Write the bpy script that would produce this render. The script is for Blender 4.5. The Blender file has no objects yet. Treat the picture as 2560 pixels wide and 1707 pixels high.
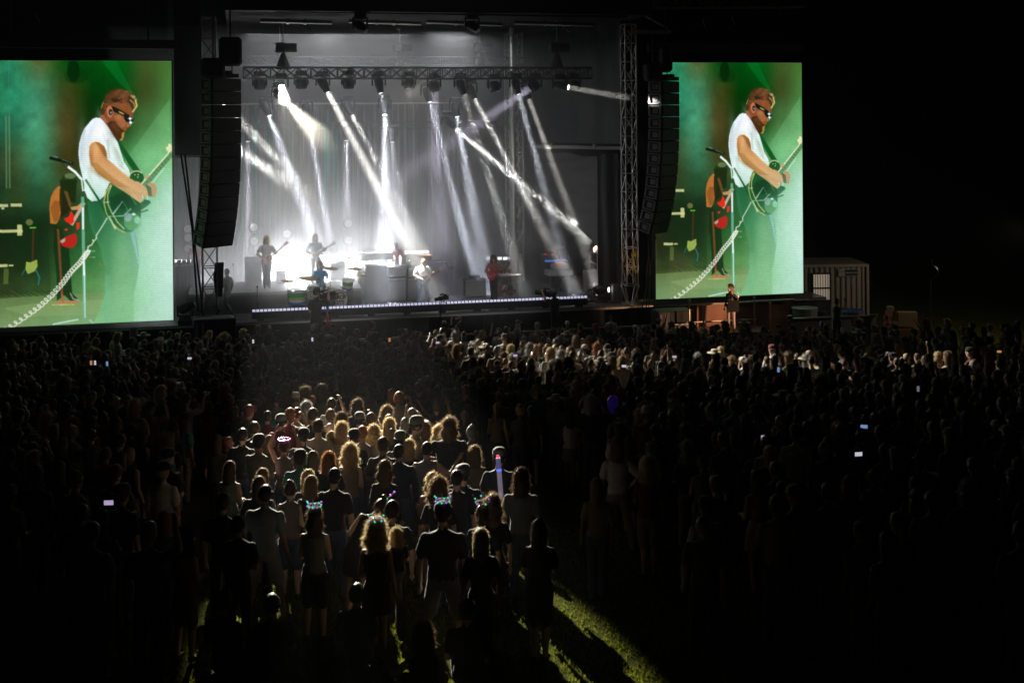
import bpy, bmesh, math, random
import numpy as np
from mathutils import Vector as V, Matrix, noise as mnoise
from mathutils.kdtree import KDTree

# ---------------------------------------------------------------- camera, world, exposure
S = bpy.context.scene
COL = S.collection
F = 3000.0                      # focal length in pixels of the 2560 px wide photograph
HX, HY = 1280.0, 297.0          # where the level line of sight meets the picture
ROLL = 0.0077
CAMZ = 8.8
cam = bpy.data.cameras.new('camera')
cam_o = bpy.data.objects.new('camera', cam)
COL.objects.link(cam_o)
S.camera = cam_o
cam.sensor_width = 36.0
cam.lens = F / 2560 * 36
cam.shift_y = (HY - 853.5) / 2560
cam.clip_end = 600
cam.clip_start = 0.5
cam.dof.use_dof = True
cam.dof.focus_distance = 46
cam.dof.aperture_fstop = 2.2
cam_o.matrix_world = (Matrix.Translation((0, 0, CAMZ)) @ Matrix.Rotation(math.radians(90), 4, 'X')
                      @ Matrix.Rotation(-ROLL, 4, 'Z'))
SHIFT_FIX = 0

W = bpy.data.worlds.new('World')
S.world = W
W.use_nodes = True
nt = W.node_tree
bg = nt.nodes['Background']
sky = nt.nodes.new('ShaderNodeTexSky')
sky.sky_type = 'NISHITA'
sky.sun_disc = False
sky.sun_elevation = math.radians(-6)
sky.sun_rotation = math.radians(200)
nt.links.new(sky.outputs[0], bg.inputs[0])
bg.inputs[1].default_value = 0.0012
S.view_settings.view_transform = 'Standard'
S.view_settings.look = 'None'
S.view_settings.exposure = 0
S.view_settings.gamma = 1
S.cycles.use_denoising = True
S.cycles.max_bounces = 5
S.cycles.diffuse_bounces = 1
S.cycles.glossy_bounces = 2
S.cycles.transmission_bounces = 3
S.cycles.volume_bounces = 0
S.cycles.volume_step_rate = 2.5
S.cycles.volume_max_steps = 128
S.cycles.sample_clamp_indirect = 4

# ---------------------------------------------------------------- frames
YAW = math.radians(12.8)
CY, SY = math.cos(YAW), math.sin(YAW)
UA = V((CY, SY, 0)); VA = V((-SY, CY, 0)); S0 = V((0, 45, 0))
DECK = 1.6

def unroll(px, py):
    dx, dy = px - HX, py - HY
    return dx - ROLL * dy, dy + ROLL * dx

def at(px, py, v):
    """photograph pixel -> stage coordinates (u, v, z) on the upright plane at depth v"""
    x, y = unroll(px, py)
    d = V((x / F, 1, -y / F))
    n = V((VA.x, VA.y, 0))
    t = (v + n.dot(S0)) / n.dot(V((d.x, 1, 0)))
    p = V((d.x * t, t, 0)) - S0
    return p.dot(UA), v, CAMZ + d.z * t

def SW(u, v, z=0.0):
    p = S0 + UA * u + VA * v
    return V((p.x, p.y, z))

def pix(p):
    """world point -> photograph pixel"""
    x, y = p[0] / p[1] * F, (CAMZ - p[2]) / p[1] * F
    return HX + x + ROLL * y, HY + y - ROLL * x

def ground_z(Y):
    t = min(max((Y - 9.0) / (39.0 - 9.0), 0), 1)
    base = 2.2 * (1 - (Y - 15.2) / 22.8)
    if Y > 36: base = 0.2 * max(0, 1 - (Y - 36) / 4.0) if Y < 40 else 0
    return max(base, 0) if Y > 2 else 2.2 * (1 + 13.2 / 22.8)

# ---------------------------------------------------------------- object helpers
def link(name, data, parent=None):
    o = bpy.data.objects.new(name, data)
    COL.objects.link(o)
    if parent is not None: o.parent = parent
    return o

def tag(o, label=None, cat=None, group=None, kind=None):
    if label: o['label'] = label
    if cat: o['category'] = cat
    if group: o['group'] = group
    if kind: o['kind'] = kind
    return o

def thing(name, label, cat, loc=(0, 0, 0), rz=0.0, group=None):
    o = link(name, None)
    o.location = loc
    o.rotation_euler = (0, 0, rz)
    return tag(o, label, cat, group)

def sthing(name, label, cat, u, v, z=DECK, rz=0.0, group=None):
    return thing(name, label, cat, SW(u, v, z), YAW + rz, group)

def copy_tree(o, parent=None):
    c = o.copy()
    COL.objects.link(c)
    if parent is not None:
        c.parent = parent
    for ch in o.children:
        copy_tree(ch, c)
    return c

MATS = {}
def mat(name, color, rough=0.6, metal=0.0, emit=None, strength=1.0, bump=0.0, scale=30.0, var=0.12, translucent=0.0, spec=0.5, stretch=None):
    if name in MATS: return MATS[name]
    m = bpy.data.materials.new(name)
    m.use_nodes = True
    nt = m.node_tree
    b = nt.nodes['Principled BSDF']
    b.inputs['Roughness'].default_value = rough
    b.inputs['Metallic'].default_value = metal
    b.inputs['Specular IOR Level'].default_value = spec
    if emit is not None:
        b.inputs['Base Color'].default_value = (*color, 1)
        b.inputs['Emission Color'].default_value = (*emit, 1)
        b.inputs['Emission Strength'].default_value = strength
        m.cycles.emission_sampling = 'NONE'
    else:
        tc = nt.nodes.new('ShaderNodeTexCoord')
        n = nt.nodes.new('ShaderNodeTexNoise')
        n.inputs['Scale'].default_value = scale
        n.inputs['Detail'].default_value = 4
        if stretch:
            mp = nt.nodes.new('ShaderNodeMapping')
            mp.inputs['Scale'].default_value = stretch
            nt.links.new(tc.outputs['Object'], mp.inputs[0]); nt.links.new(mp.outputs[0], n.inputs['Vector'])
        else:
            nt.links.new(tc.outputs['Object'], n.inputs['Vector'])
        r = nt.nodes.new('ShaderNodeMapRange')
        r.inputs[3].default_value = 1 - var * 1.6
        r.inputs[4].default_value = 1 + var * 1.6
        nt.links.new(n.outputs['Fac'], r.inputs[0])
        mx = nt.nodes.new('ShaderNodeVectorMath'); mx.operation = 'SCALE'
        mx.inputs[0].default_value = color
        nt.links.new(r.outputs[0], mx.inputs['Scale'])
        nt.links.new(mx.outputs[0], b.inputs['Base Color'])
        if bump:
            bp = nt.nodes.new('ShaderNodeBump')
            bp.inputs['Strength'].default_value = bump
            bp.inputs['Distance'].default_value = 0.02
            nt.links.new(n.outputs['Fac'], bp.inputs['Height'])
            nt.links.new(bp.outputs[0], b.inputs['Normal'])
        if translucent:
            tr = nt.nodes.new('ShaderNodeBsdfTranslucent')
            nt.links.new(mx.outputs[0], tr.inputs['Color'])
            ms = nt.nodes.new('ShaderNodeMixShader')
            ms.inputs[0].default_value = translucent
            nt.links.new(b.outputs[0], ms.inputs[1]); nt.links.new(tr.outputs[0], ms.inputs[2])
            nt.links.new(ms.outputs[0], nt.nodes['Material Output'].inputs['Surface'])
    MATS[name] = m
    return m

class MB:
    """collects simple shapes into one mesh"""
    def __init__(s): s.v = []; s.f = []; s.mi = []; s.m = 0; s.T = Matrix.Identity(4)
    def add(s, vs, fs):
        b = len(s.v)
        s.v += [tuple(s.T @ V(p)) for p in vs]
        s.f += [[b + i for i in f] for f in fs]
        s.mi += [s.m] * len(fs)
        return s
    def box(s, c, d, rz=0.0, bev=0.0):
        hx, hy, hz = d[0] / 2, d[1] / 2, d[2] / 2
        if bev:
            b = min(bev, hx * .9, hy * .9, hz * .9)
            P = []
            for sz in (-1, 1):
                for (ix, iz) in ((b, 0), (0, b)):
                    z = (hz - iz) * sz
                    x, y = hx - ix, hy - ix
                    ring = [(-x + b * (ix == 0), -y), (x - b * (ix == 0), -y), (x, -y + b * (ix == 0)), (x, y - b * (ix == 0)), (x - b * (ix == 0), y), (-x + b * (ix == 0), y), (-x, y - b * (ix == 0)), (-x, -y + b * (ix == 0))]
                    P.append((z, ring))
            P = [P[0], P[1], P[3], P[2]]
            vs = []
            for z, ring in P: vs += [(x, y, z) for x, y in ring]
            fs = []
            for k in range(3):
                for i in range(8):
                    j = (i + 1) % 8
                    fs.append([k * 8 + i, k * 8 + j, k * 8 + 8 + j, k * 8 + 8 + i])
            fs.append([7, 6, 5, 4, 3, 2, 1, 0]); fs.append([24 + i for i in range(8)])
        else:
            vs = [(x, y, z) for z in (-hz, hz) for x, y in ((-hx, -hy), (hx, -hy), (hx, hy), (-hx, hy))]
            fs = [[3, 2, 1, 0], [4, 5, 6, 7], [0, 1, 5, 4], [1, 2, 6, 5], [2, 3, 7, 6], [3, 0, 4, 7]]
        ca, sa = math.cos(rz), math.sin(rz)
        vs = [(c[0] + x * ca - y * sa, c[1] + x * sa + y * ca, c[2] + z) for x, y, z in vs]
        return s.add(vs, fs)
    def cyl(s, p0, p1, r0, r1=None, n=10, caps=True):
        r1 = r0 if r1 is None else r1
        p0, p1 = V(p0), V(p1)
        d = (p1 - p0).normalized()
        a = d.orthogonal().normalized(); b = d.cross(a)
        vs = []
        for p, r in ((p0, r0), (p1, r1)):
            for i in range(n):
                t = 2 * math.pi * i / n
                vs.append(p + a * (r * math.cos(t)) + b * (r * math.sin(t)))
        fs = [[i, (i + 1) % n, n + (i + 1) % n, n + i] for i in range(n)]
        if caps: fs += [list(range(n))[::-1], [n + i for i in range(n)]]
        return s.add(vs, fs)
    def tube(s, pts, r, n=6):
        pts = [V(p) for p in pts]
        rr = r if isinstance(r, (list, tuple)) else [r] * len(pts)
        vs = []; a = None
        for i, p in enumerate(pts):
            d = (pts[min(i + 1, len(pts) - 1)] - pts[max(i - 1, 0)]).normalized()
            a = d.orthogonal().normalized() if a is None else (a - d * a.dot(d)).normalized()
            b = d.cross(a)
            for k in range(n):
                t = 2 * math.pi * k / n
                vs.append(p + a * (rr[i] * math.cos(t)) + b * (rr[i] * math.sin(t)))
        fs = []
        for i in range(len(pts) - 1):
            for k in range(n):
                fs.append([i * n + k, i * n + (k + 1) % n, (i + 1) * n + (k + 1) % n, (i + 1) * n + k])
        fs += [list(range(n))[::-1], [(len(pts) - 1) * n + k for k in range(n)]]
        return s.add(vs, fs)
    def rings(s, rings, caps=True):
        """rings: list of (centre, ax, ay) with ax, ay vectors; closed loft"""
        n = 14; vs = []
        for c, ax, ay in rings:
            c, ax, ay = V(c), V(ax), V(ay)
            for k in range(n):
                t = 2 * math.pi * k / n
                vs.append(c + ax * math.cos(t) + ay * math.sin(t))
        fs = []
        for i in range(len(rings) - 1):
            for k in range(n):
                fs.append([i * n + k, i * n + (k + 1) % n, (i + 1) * n + (k + 1) % n, (i + 1) * n + k])
        if caps: fs += [list(range(n))[::-1], [(len(rings) - 1) * n + k for k in range(n)]]
        return s.add(vs, fs)
    def lathe(s, prof, n=16, axis='Z'):
        vs = []
        for r, z in prof:
            for k in range(n):
                t = 2 * math.pi * k / n
                x, y = r * math.cos(t), r * math.sin(t)
                vs.append((x, y, z) if axis == 'Z' else ((x, z, y) if axis == 'Y' else (z, x, y)))
        fs = []
        for i in range(len(prof) - 1):
            for k in range(n):
                fs.append([i * n + k, i * n + (k + 1) % n, (i + 1) * n + (k + 1) % n, (i + 1) * n + k])
        fs += [list(range(n))[::-1], [(len(prof) - 1) * n + k for k in range(n)]]
        return s.add(vs, fs)
    def ell(s, c, r, n=14, m=9, M=None):
        vs = []; c = V(c)
        for i in range(m + 1):
            ph = math.pi * i / m
            for k in range(n):
                t = 2 * math.pi * k / n
                p = V((r[0] * math.sin(ph) * math.cos(t), r[1] * math.sin(ph) * math.sin(t), r[2] * math.cos(ph)))
                if M is not None: p = M @ p
                vs.append(c + p)
        fs = []
        for i in range(m):
            for k in range(n):
                fs.append([i * n + k, (i + 1) * n + k, (i + 1) * n + (k + 1) % n, i * n + (k + 1) % n])
        return s.add(vs, fs)
    def prism(s, outline, y0, y1, axis='XZ'):
        """outline in x,z; extruded along y"""
        n = len(outline)
        if axis == 'XZ':
            vs = [(x, y0, z) for x, z in outline] + [(x, y1, z) for x, z in outline]
        else:
            vs = [(x, z, y0) for x, z in outline] + [(x, z, y1) for x, z in outline]
        fs = [list(range(n)), [n + i for i in range(n)][::-1]] + [[i, n + i, n + (i + 1) % n, (i + 1) % n] for i in range(n)]
        return s.add(vs, fs)
    def mesh(s, name, mats, smooth=False):
        me = bpy.data.meshes.new(name)
        me.from_pydata(s.v, [], s.f)
        for m in (mats if isinstance(mats, (list, tuple)) else [mats]): me.materials.append(m)
        me.polygons.foreach_set('material_index', s.mi)
        bm = bmesh.new(); bm.from_mesh(me)
        bmesh.ops.remove_doubles(bm, verts=bm.verts, dist=1e-5)
        bmesh.ops.recalc_face_normals(bm, faces=bm.faces)
        bm.to_mesh(me); bm.free()
        if smooth:
            me.polygons.foreach_set('use_smooth', [True] * len(me.polygons))
            try: me.set_sharp_from_angle(angle=math.radians(40))
            except Exception: pass
        me.update()
        return me
    def build(s, name, mats, parent=None, smooth=False):
        return link(name, s.mesh(name, mats, smooth), parent)

black = mat('matte_black', (.012, .012, .013), .7)
softblack = mat('black_cloth', (.016, .016, .018), .9, bump=.3, scale=12)
blackmetal = mat('black_metal', (.02, .02, .022), .35, .3)
alu = mat('aluminium_truss', (.62, .61, .58), .38, .85, bump=.05)
steel = mat('galvanised_steel', (.45, .45, .46), .4, .8)
chrome = mat('chrome', (.8, .8, .82), .12, 1)
lensglass = mat('lens_glass', (.05, .05, .07), .1)
white_cloth = mat('white_cloth', (.75, .75, .74), .9, bump=.3, scale=8)
caseg = mat('grey_case_laminate', (.36, .36, .38), .5)
grille = mat('silver_grille_cloth', (.33, .33, .34), .8, bump=.3, scale=160)
tolex = mat('black_tolex', (.03, .03, .032), .6, bump=.2, scale=120)
wood = mat('brown_wood', (.18, .08, .04), .45)
# strengths of the rig and the added fill lights
POW = .16; CROWD_FILL = 50; KEY1 = 145000; KEY2 = 14000; KEY3 = 24000; FILL = .1; FRONT = 20000; BLIND = 1.35; SMOKE = .05; BANK = .12; HAZE = .0005; SCREEN = 1.05
# ---------------------------------------------------------------- ground
def build_ground():
    xs = np.concatenate([np.linspace(-140, -30, 12), np.linspace(-28, 32, 61), np.linspace(36, 160, 12)])
    ys = np.concatenate([np.linspace(1, 44, 87), np.linspace(46, 260, 22)])
    vs = [(x, y, ground_z(y) + 0.02 * mnoise.noise(V((x * .3, y * .3, 0)))) for y in ys for x in xs]
    n = len(xs)
    fs = [[j * n + i, j * n + i + 1, (j + 1) * n + i + 1, (j + 1) * n + i] for j in range(len(ys) - 1) for i in range(n - 1)]
    m = mat('lawn_soil', (.06, .07, .008), 1.0, spec=.02, bump=.8, scale=9, var=.35)
    mb = MB(); mb.add(vs, fs)
    o = mb.build('ground', m, smooth=True)
    tag(o, kind='structure')
build_ground()

def build_grass():
    rnd = np.random.RandomState(3)
    N = 52000
    # short mown turf where the lawn shows between the nearest people
    px = rnd.uniform(-6.0, 6.5, N * 2); py = rnd.uniform(11.0, 21, N * 2)
    k = (np.abs(px) < .46 * py) ; px, py = px[k][:N], py[k][:N]
    N = len(px)
    z = np.array([ground_z(y) for y in py])
    a = rnd.uniform(0, math.pi, N); h = rnd.uniform(.025, .06, N); w = rnd.uniform(.008, .014, N)
    lx, ly = rnd.normal(0, .018, N), rnd.normal(0, .018, N)
    dx, dy = np.cos(a) * w, np.sin(a) * w
    vs = np.empty((N, 3, 3), np.float32)
    vs[:, 0] = np.stack([px - dx, py - dy, z], 1); vs[:, 1] = np.stack([px + dx, py + dy, z], 1)
    vs[:, 2] = np.stack([px + lx, py + ly, z + h], 1)
    me = bpy.data.meshes.new('grass')
    me.vertices.add(N * 3); me.vertices.foreach_set('co', vs.ravel())
    me.loops.add(N * 3); me.loops.foreach_set('vertex_index', np.arange(N * 3, dtype=np.int32))
    me.polygons.add(N); me.polygons.foreach_set('loop_start', np.arange(0, N * 3, 3, dtype=np.int32))
    me.update(); me.validate()
    me.materials.append(mat('grass_blades', (.23, .26, .02), .95, spec=.03, scale=3, var=.3, translucent=.35))
    tag(link('grass', me), kind='stuff')
build_grass()

# ---------------------------------------------------------------- stage
deckmat = mat('stage_deck_vinyl', (.16, .16, .165), .35, bump=.1, scale=5)
def stage_box(name, u0, u1, v0, v1, z0, z1, m, parent=None, bev=0):
    mb = MB(); mb.box(((u0 + u1) / 2, (v0 + v1) / 2, (z0 + z1) / 2), (u1 - u0, v1 - v0, z1 - z0), bev=bev)
    return mb.build(name, m, parent)

st = sthing('concert_stage', 'large black festival stage deck with black skirt below the band', 'stage', 0, 0, 0)
stage_box('deck', -20, 12.8, 0, 13, DECK - .12, DECK, deckmat, st)
mb = MB()
for i in range(110):                                   # pleated skirt along the front
    u = -20 + i * .3
    mb.add([(u, .08 + .04 * (i % 2), 0), (u + .3, .08 + .04 * ((i + 1) % 2), 0), (u + .3, .08 + .04 * ((i + 1) % 2), DECK - .12), (u, .08 + .04 * (i % 2), DECK - .12)], [[0, 1, 2, 3]])
sk = mb.build('front_skirt', mat('stage_skirt', (.03, .03, .033), .85, bump=.2, scale=6), st)
mb = MB(); mb.box((-4, -.03, DECK - .06), (32, .05, .05)); mb.build('edge_rail', alu, st)
mb = MB()
for u in np.arange(-19.5, 12.6, 2.4): mb.cyl((u, .6, 0), (u, .6, DECK - .13), .04)
mb.build('support_legs', steel, st)

# riser with the back line
ru0 = at(470, 735, 2.0)[0]; ru1 = at(905, 728, 2.0)[0]
rs = sthing('band_riser', 'long grey riser platform across the left half of the stage', 'riser', 0, 0, DECK)
RZ = .78
mb = MB(); mb.box(((ru0 + ru1) / 2, 3.7, RZ - .05), (ru1 - ru0, 3.2, .1)); mb.build('riser_top', mat('riser_top_grey', (.42, .42, .42), .6), rs)
mb = MB(); mb.box(((ru0 + ru1) / 2, 3.7, (RZ - .11) / 2), (ru1 - ru0 - .04, 3.14, RZ - .11)); mb.build('riser_skirt', mat('riser_skirt_grey', (.22, .215, .21), .8, bump=.3, scale=4, stretch=(1, 1, .1)), rs)
kr0 = at(890, 700, 5)[0]; kr1 = at(1130, 700, 5)[0]
ks = sthing('keyboard_riser', 'dark riser platform behind the amplifier stacks carrying the organ', 'riser', 0, 0, DECK)
mb = MB(); mb.box(((kr0 + kr1) / 2, 5.6, 1.10), (kr1 - kr0, 2.4, .1)); mb.build('riser_top', black, ks)
mb = MB(); mb.box(((kr0 + kr1) / 2, 5.6, .52), (kr1 - kr0 - .04, 2.34, 1.05)); mb.build('riser_skirt', softblack, ks)

# backdrop of hanging strips
def backdrop():
    v = 9.3
    u0, u1 = at(380, 600, v)[0], at(1150, 600, v)[0]
    z0, z1 = DECK, at(900, 262, v)[2]
    root = sthing('streamer_backdrop', 'tall backdrop of hanging silver and teal streamer strips behind the band', 'backdrop', 0, v, 0)
    rnd = random.Random(5)
    kinds = [('streamer_strip', mat('silver_strip', (.32, .31, .3), .45, .25, bump=.5, scale=14)),
             ('streamer_strip', mat('teal_strip', (.03, .36, .30), .45, .2, bump=.5, scale=14)),
             ('streamer_strip', mat('pewter_strip', (.09, .09, .095), .5, .25, bump=.5, scale=14))]
    mbs = [MB() for _ in kinds]
    u = u0
    while u < u1:
        w = rnd.uniform(.03, .10)
        right = (u - u0) / (u1 - u0)
        k = rnd.choices([0, 1, 2], [.30, .17 if right < .6 else .04, .5])[0]
        mb = mbs[k]
        zz = np.linspace(z0 + rnd.uniform(0, .5), z1 - rnd.uniform(0, 1.2) * (k == 1), 9)
        vs = []; ph = rnd.uniform(0, 6); off = rnd.uniform(-.12, .12)
        for i, z in enumerate(zz):
            tw = math.sin(ph + i * .9) * .7
            vs += [(u - w / 2 * math.cos(tw), off - w / 2 * math.sin(tw), z), (u + w / 2 * math.cos(tw), off + w / 2 * math.sin(tw), z)]
        mb.add(vs, [[2 * i, 2 * i + 1, 2 * i + 3, 2 * i + 2] for i in range(8)])
        u += w * rnd.uniform(.7, 1.5)
    names = ['silver_streamers', 'teal_streamers', 'pewter_streamers']
    for n, mb, (nn, m) in zip(names, mbs, kinds):
        o = mb.build(n, m, root); o['kind'] = 'stuff'
    mb = MB(); mb.box(((u0 + u1) / 2, .35, (z0 + z1) / 2), (u1 - u0, .03, z1 - z0)); mb.build('backing_cloth', mat('backing_cloth_grey', (.06, .06, .063), .9, bump=.3, scale=2, stretch=(4, 1, .2)), root)
    mb = MB(); mb.cyl((u0, 0, z1 + .05), (u1, 0, z1 + .05), .04); mb.build('hanging_pipe', alu, root)
backdrop()

def drape(name, label, cat, pts, amp, m, n=60, nz=8, z0=0, z1=10, freq=9.0, seed=0):
    """cloth hanging between stage points pts [(u,v),...] from z0 to z1 with vertical folds"""
    vs = []
    tot = [0]
    for a, b in zip(pts, pts[1:]): tot.append(tot[-1] + math.hypot(b[0] - a[0], b[1] - a[1]))
    for j in range(nz + 1):
        z = z0 + (z1 - z0) * j / nz
        for i in range(n + 1):
            s = tot[-1] * i / n
            k = max(q for q in range(len(pts) - 1) if tot[q] <= s + 1e-6)
            f = (s - tot[k]) / (tot[k + 1] - tot[k])
            u = pts[k][0] + (pts[k + 1][0] - pts[k][0]) * f; v = pts[k][1] + (pts[k + 1][1] - pts[k][1]) * f
            w = amp * (math.sin(s * freq + .6 * math.sin(j * .8 + seed)) + .6 * mnoise.noise(V((s * 2.1 + seed, j * .35, seed))))
            du, dv = (pts[k + 1][0] - pts[k][0]), (pts[k + 1][1] - pts[k][1]); L = math.hypot(du, dv)
            vs.append((u - dv / L * w, v + du / L * w, z))
    fs = [[j * (n + 1) + i, j * (n + 1) + i + 1, (j + 1) * (n + 1) + i + 1, (j + 1) * (n + 1) + i] for j in range(nz) for i in range(n)]
    mb = MB(); mb.add(vs, fs)
    o = mb.build(name, m, None, True)
    o.location = SW(0, 0, 0); o.rotation_euler = (0, 0, YAW)
    tag(o, label, cat)
    return o
tarp = mat('dark_tarp', (.022, .023, .025), .6, bump=.5, scale=1.2, stretch=(1, 1, .25), var=.25)
tarp2 = mat('grey_tarp', (.08, .08, .078), .5, bump=.4, scale=.9, var=.2)
ub0, ub1 = at(420, 300, 10)[0], at(1560, 300, 10)[0]
drape('rear_tarp', 'dark grey tarpaulin wall across the upper back of the stage', 'tarpaulin', [(ub0, 10.3), (ub1 - 2.2, 10.3)], .05, tarp, 80, 6, DECK, 15.5, 2.0, 1)
a = at(1320, 200, 9.6); b = at(1553, 200, 1.6)
zb = at(1440, 364, 5)[2]
drape('side_tarp', 'dark folded side tarpaulin above the pale steel beam at stage right edge', 'tarpaulin', [(a[0], 9.9), (at(1420, 200, 5)[0] + .3, 5.2), (b[0] - .05, 1.7)], .10, tarp, 70, 8, zb + .1, 15.5, 3.2, 2)
# sloping translucent tarp under the beam
p = [at(1335, 372, 6.5), at(1545, 400, 2.6), at(1500, 620, 3.0), at(1335, 470, 7.5)]
def sheet(name, label, cat, quad, m, fold, n=26, seed=1):
    q = [V(x) for x in quad]; vs = []
    for j in range(n + 1):
        for i in range(n + 1):
            s, t = i / n, j / n
            p = q[0] * (1 - s) * (1 - t) + q[1] * s * (1 - t) + q[2] * s * t + q[3] * (1 - s) * t
            w = fold * (math.sin((s + t * 2.2) * 17 + seed) * .6 + mnoise.noise(V((s * 5, t * 5, seed))))
            vs.append((p.x, p.y + w, p.z + w * .3))
    fs = [[j * (n + 1) + i, j * (n + 1) + i + 1, (j + 1) * (n + 1) + i + 1, (j + 1) * (n + 1) + i] for j in range(n) for i in range(n)]
    mb = MB(); mb.add(vs, fs)
    o = mb.build(name, m, None, True); o.location = SW(0, 0, 0); o.rotation_euler = (0, 0, YAW)
    return tag(o, label, cat)
sheet('sloping_tarp', 'pale grey tarpaulin stretched slanting down under the steel beam', 'tarpaulin', p, tarp2, .12)
p = [at(1330, 470, 9.0), at(1530, 520, 8), (at(1530, 700, 8)[0], 8, DECK), (at(1330, 700, 9)[0], 9, DECK)]
sheet('wing_tarp', 'dark tarpaulin closing the stage wing behind the monitor desk', 'tarpaulin', p, tarp, .1, seed=4)
c0 = at(1497, 500, 2.2); c1 = at(1550, 500, 1.7)
drape('wing_curtain', 'black curtain hanging beside the right truss tower', 'curtain', [(c0[0], 2.4), (c1[0], 1.9)], .06, mat('curtain_black', (.022, .023, .025), .75, bump=.3, scale=3), 30, 8, DECK, at(1500, 385, 2.2)[2], 11, 3)
# left masking panels
m0, m1 = at(436, 300, .8)[0], at(503, 300, .8)[0]
mz = at(470, 389, .8)[2]
o = stage_box('black_flat', m0, m1, .78, .84, mz, 15.6, black); o.location = SW(0, 0, 0); o.rotation_euler = (0, 0, YAW)
tag(o, 'black masking panel between the left screen and the truss tower', 'panel')
mb = MB(); mb.box(((m0 + m1) / 2, .8, mz - .04), (m1 - m0, .12, .06)); o = mb.build('panel_bar', alu); o.location = SW(0, 0, 0); o.rotation_euler = (0, 0, YAW)
tag(o, 'thin metal bar along the bottom of the black masking panel', 'bar')

rm0, rm1 = at(1556, 500, 1.2)[0], at(1660, 500, 1.2)[0]
drape('masking_drape', 'black masking drape behind the right truss tower and screen edge', 'drape', [(rm0, 1.25), (rm1, 1.25)], .03, softblack, 40, 4, DECK, 15.5, 5, 9)  # added black sheet that keeps the gap behind the tower dark
# roof
def roof():
    root = sthing('stage_roof', 'black stage roof canopy along the top of the picture', 'roof', 0, 0, 0)
    u0, u1 = at(560, 40, .2)[0], at(1600, 40, .2)[0]
    zt = at(1000, 50, .2)[2]
    mb = MB(); mb.box(((u0 + u1) / 2, 5, zt + .8), (u1 - u0 - .1, 12.5, 1.3)); mb.build('canopy', black, root)
    mb = MB(); z2 = at(1400, 60, -.4)[2]
    mb.add([(u0 - 1.2, -.9, zt + 3.6), (u0 + 1.2, -.9, zt + .55), (u0 + 1.8, -.9, zt + .12), (u1 - 1, -.9, zt + .05), (u1 - .5, -.9, zt + .4), (u1 - 2, -.9, zt + 3.6)] + [(u0 - 1.2, -1, zt + 3.6), (u0 + 1.2, -1, zt + .55), (u0 + 1.8, -1, zt + .12), (u1 - 1, -1, zt + .05), (u1 - .5, -1, zt + .4), (u1 - 2, -1, zt + 3.6)],
           [[0, 1, 2, 3, 4, 5], [11, 10, 9, 8, 7, 6], [1, 7, 8, 2], [2, 8, 9, 3], [3, 9, 10, 4], [0, 6, 7, 1], [4, 10, 11, 5]])
    mb.build('fascia', black, root)
    for (x0, x1, y0, y1) in ((650, 830, 52, 57), (872, 1052, 53, 60), (1066, 1256, 55, 62), (1286, 1482, 57, 63)):
        p0, p1 = at(x0, y0, -.3), at(x1, y1, -.3)
        mb = MB(); mb.cyl(p0, p1, .075, n=14)
        for f in (.38, .62): 
            q = V(p0).lerp(V(p1), f); mb.cyl(q - V((.04, 0, 0)), q + V((.04, 0, 0)), .11, n=12)
        q = V(p0).lerp(V(p1), .66); mb.tube([q, q + V((0, 0, -.2)), q + V((.12, 0, -.3))], .02)
        mb.build('roof_tube', chrome, root)
roof()

def truss(root, p0, p1, w, h, bay, r=.03, axis2=V((0, 1, 0)), brace_r=None, m=alu, double=False):
    """box truss between two local points: four chords, lacing"""
    p0, p1 = V(p0), V(p1); d = (p1 - p0); L = d.length; d.normalize()
    a = axis2 - d * axis2.dot(d); a.normalize(); b = d.cross(a)
    cs = [a * (sx * w / 2) + b * (sy * h / 2) for sx, sy in ((-1, -1), (1, -1), (1, 1), (-1, 1))]
    for c in cs:
        mb = MB(); mb.cyl(p0 + c, p1 + c, r, n=8); mb.build('chord', m, root)
    mb = MB(); br = brace_r or r * .6
    n = max(1, round(L / bay))
    for i in range(n + 1):
        q = p0 + d * (L * i / n)
        for k in range(4): mb.cyl(q + cs[k], q + cs[(k + 1) % 4], br, n=6)
        if i < n:
            q2 = p0 + d * (L * (i + 1) / n)
            for k in range(4):
                s, e = (k, (k + 1) % 4) if i % 2 else ((k + 1) % 4, k)
                mb.cyl(q + cs[s], q2 + cs[e], br, n=6)
                if double: mb.cyl(q + cs[e], q2 + cs[s], br, n=6)
    mb.build('lacing', m, root)

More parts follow.
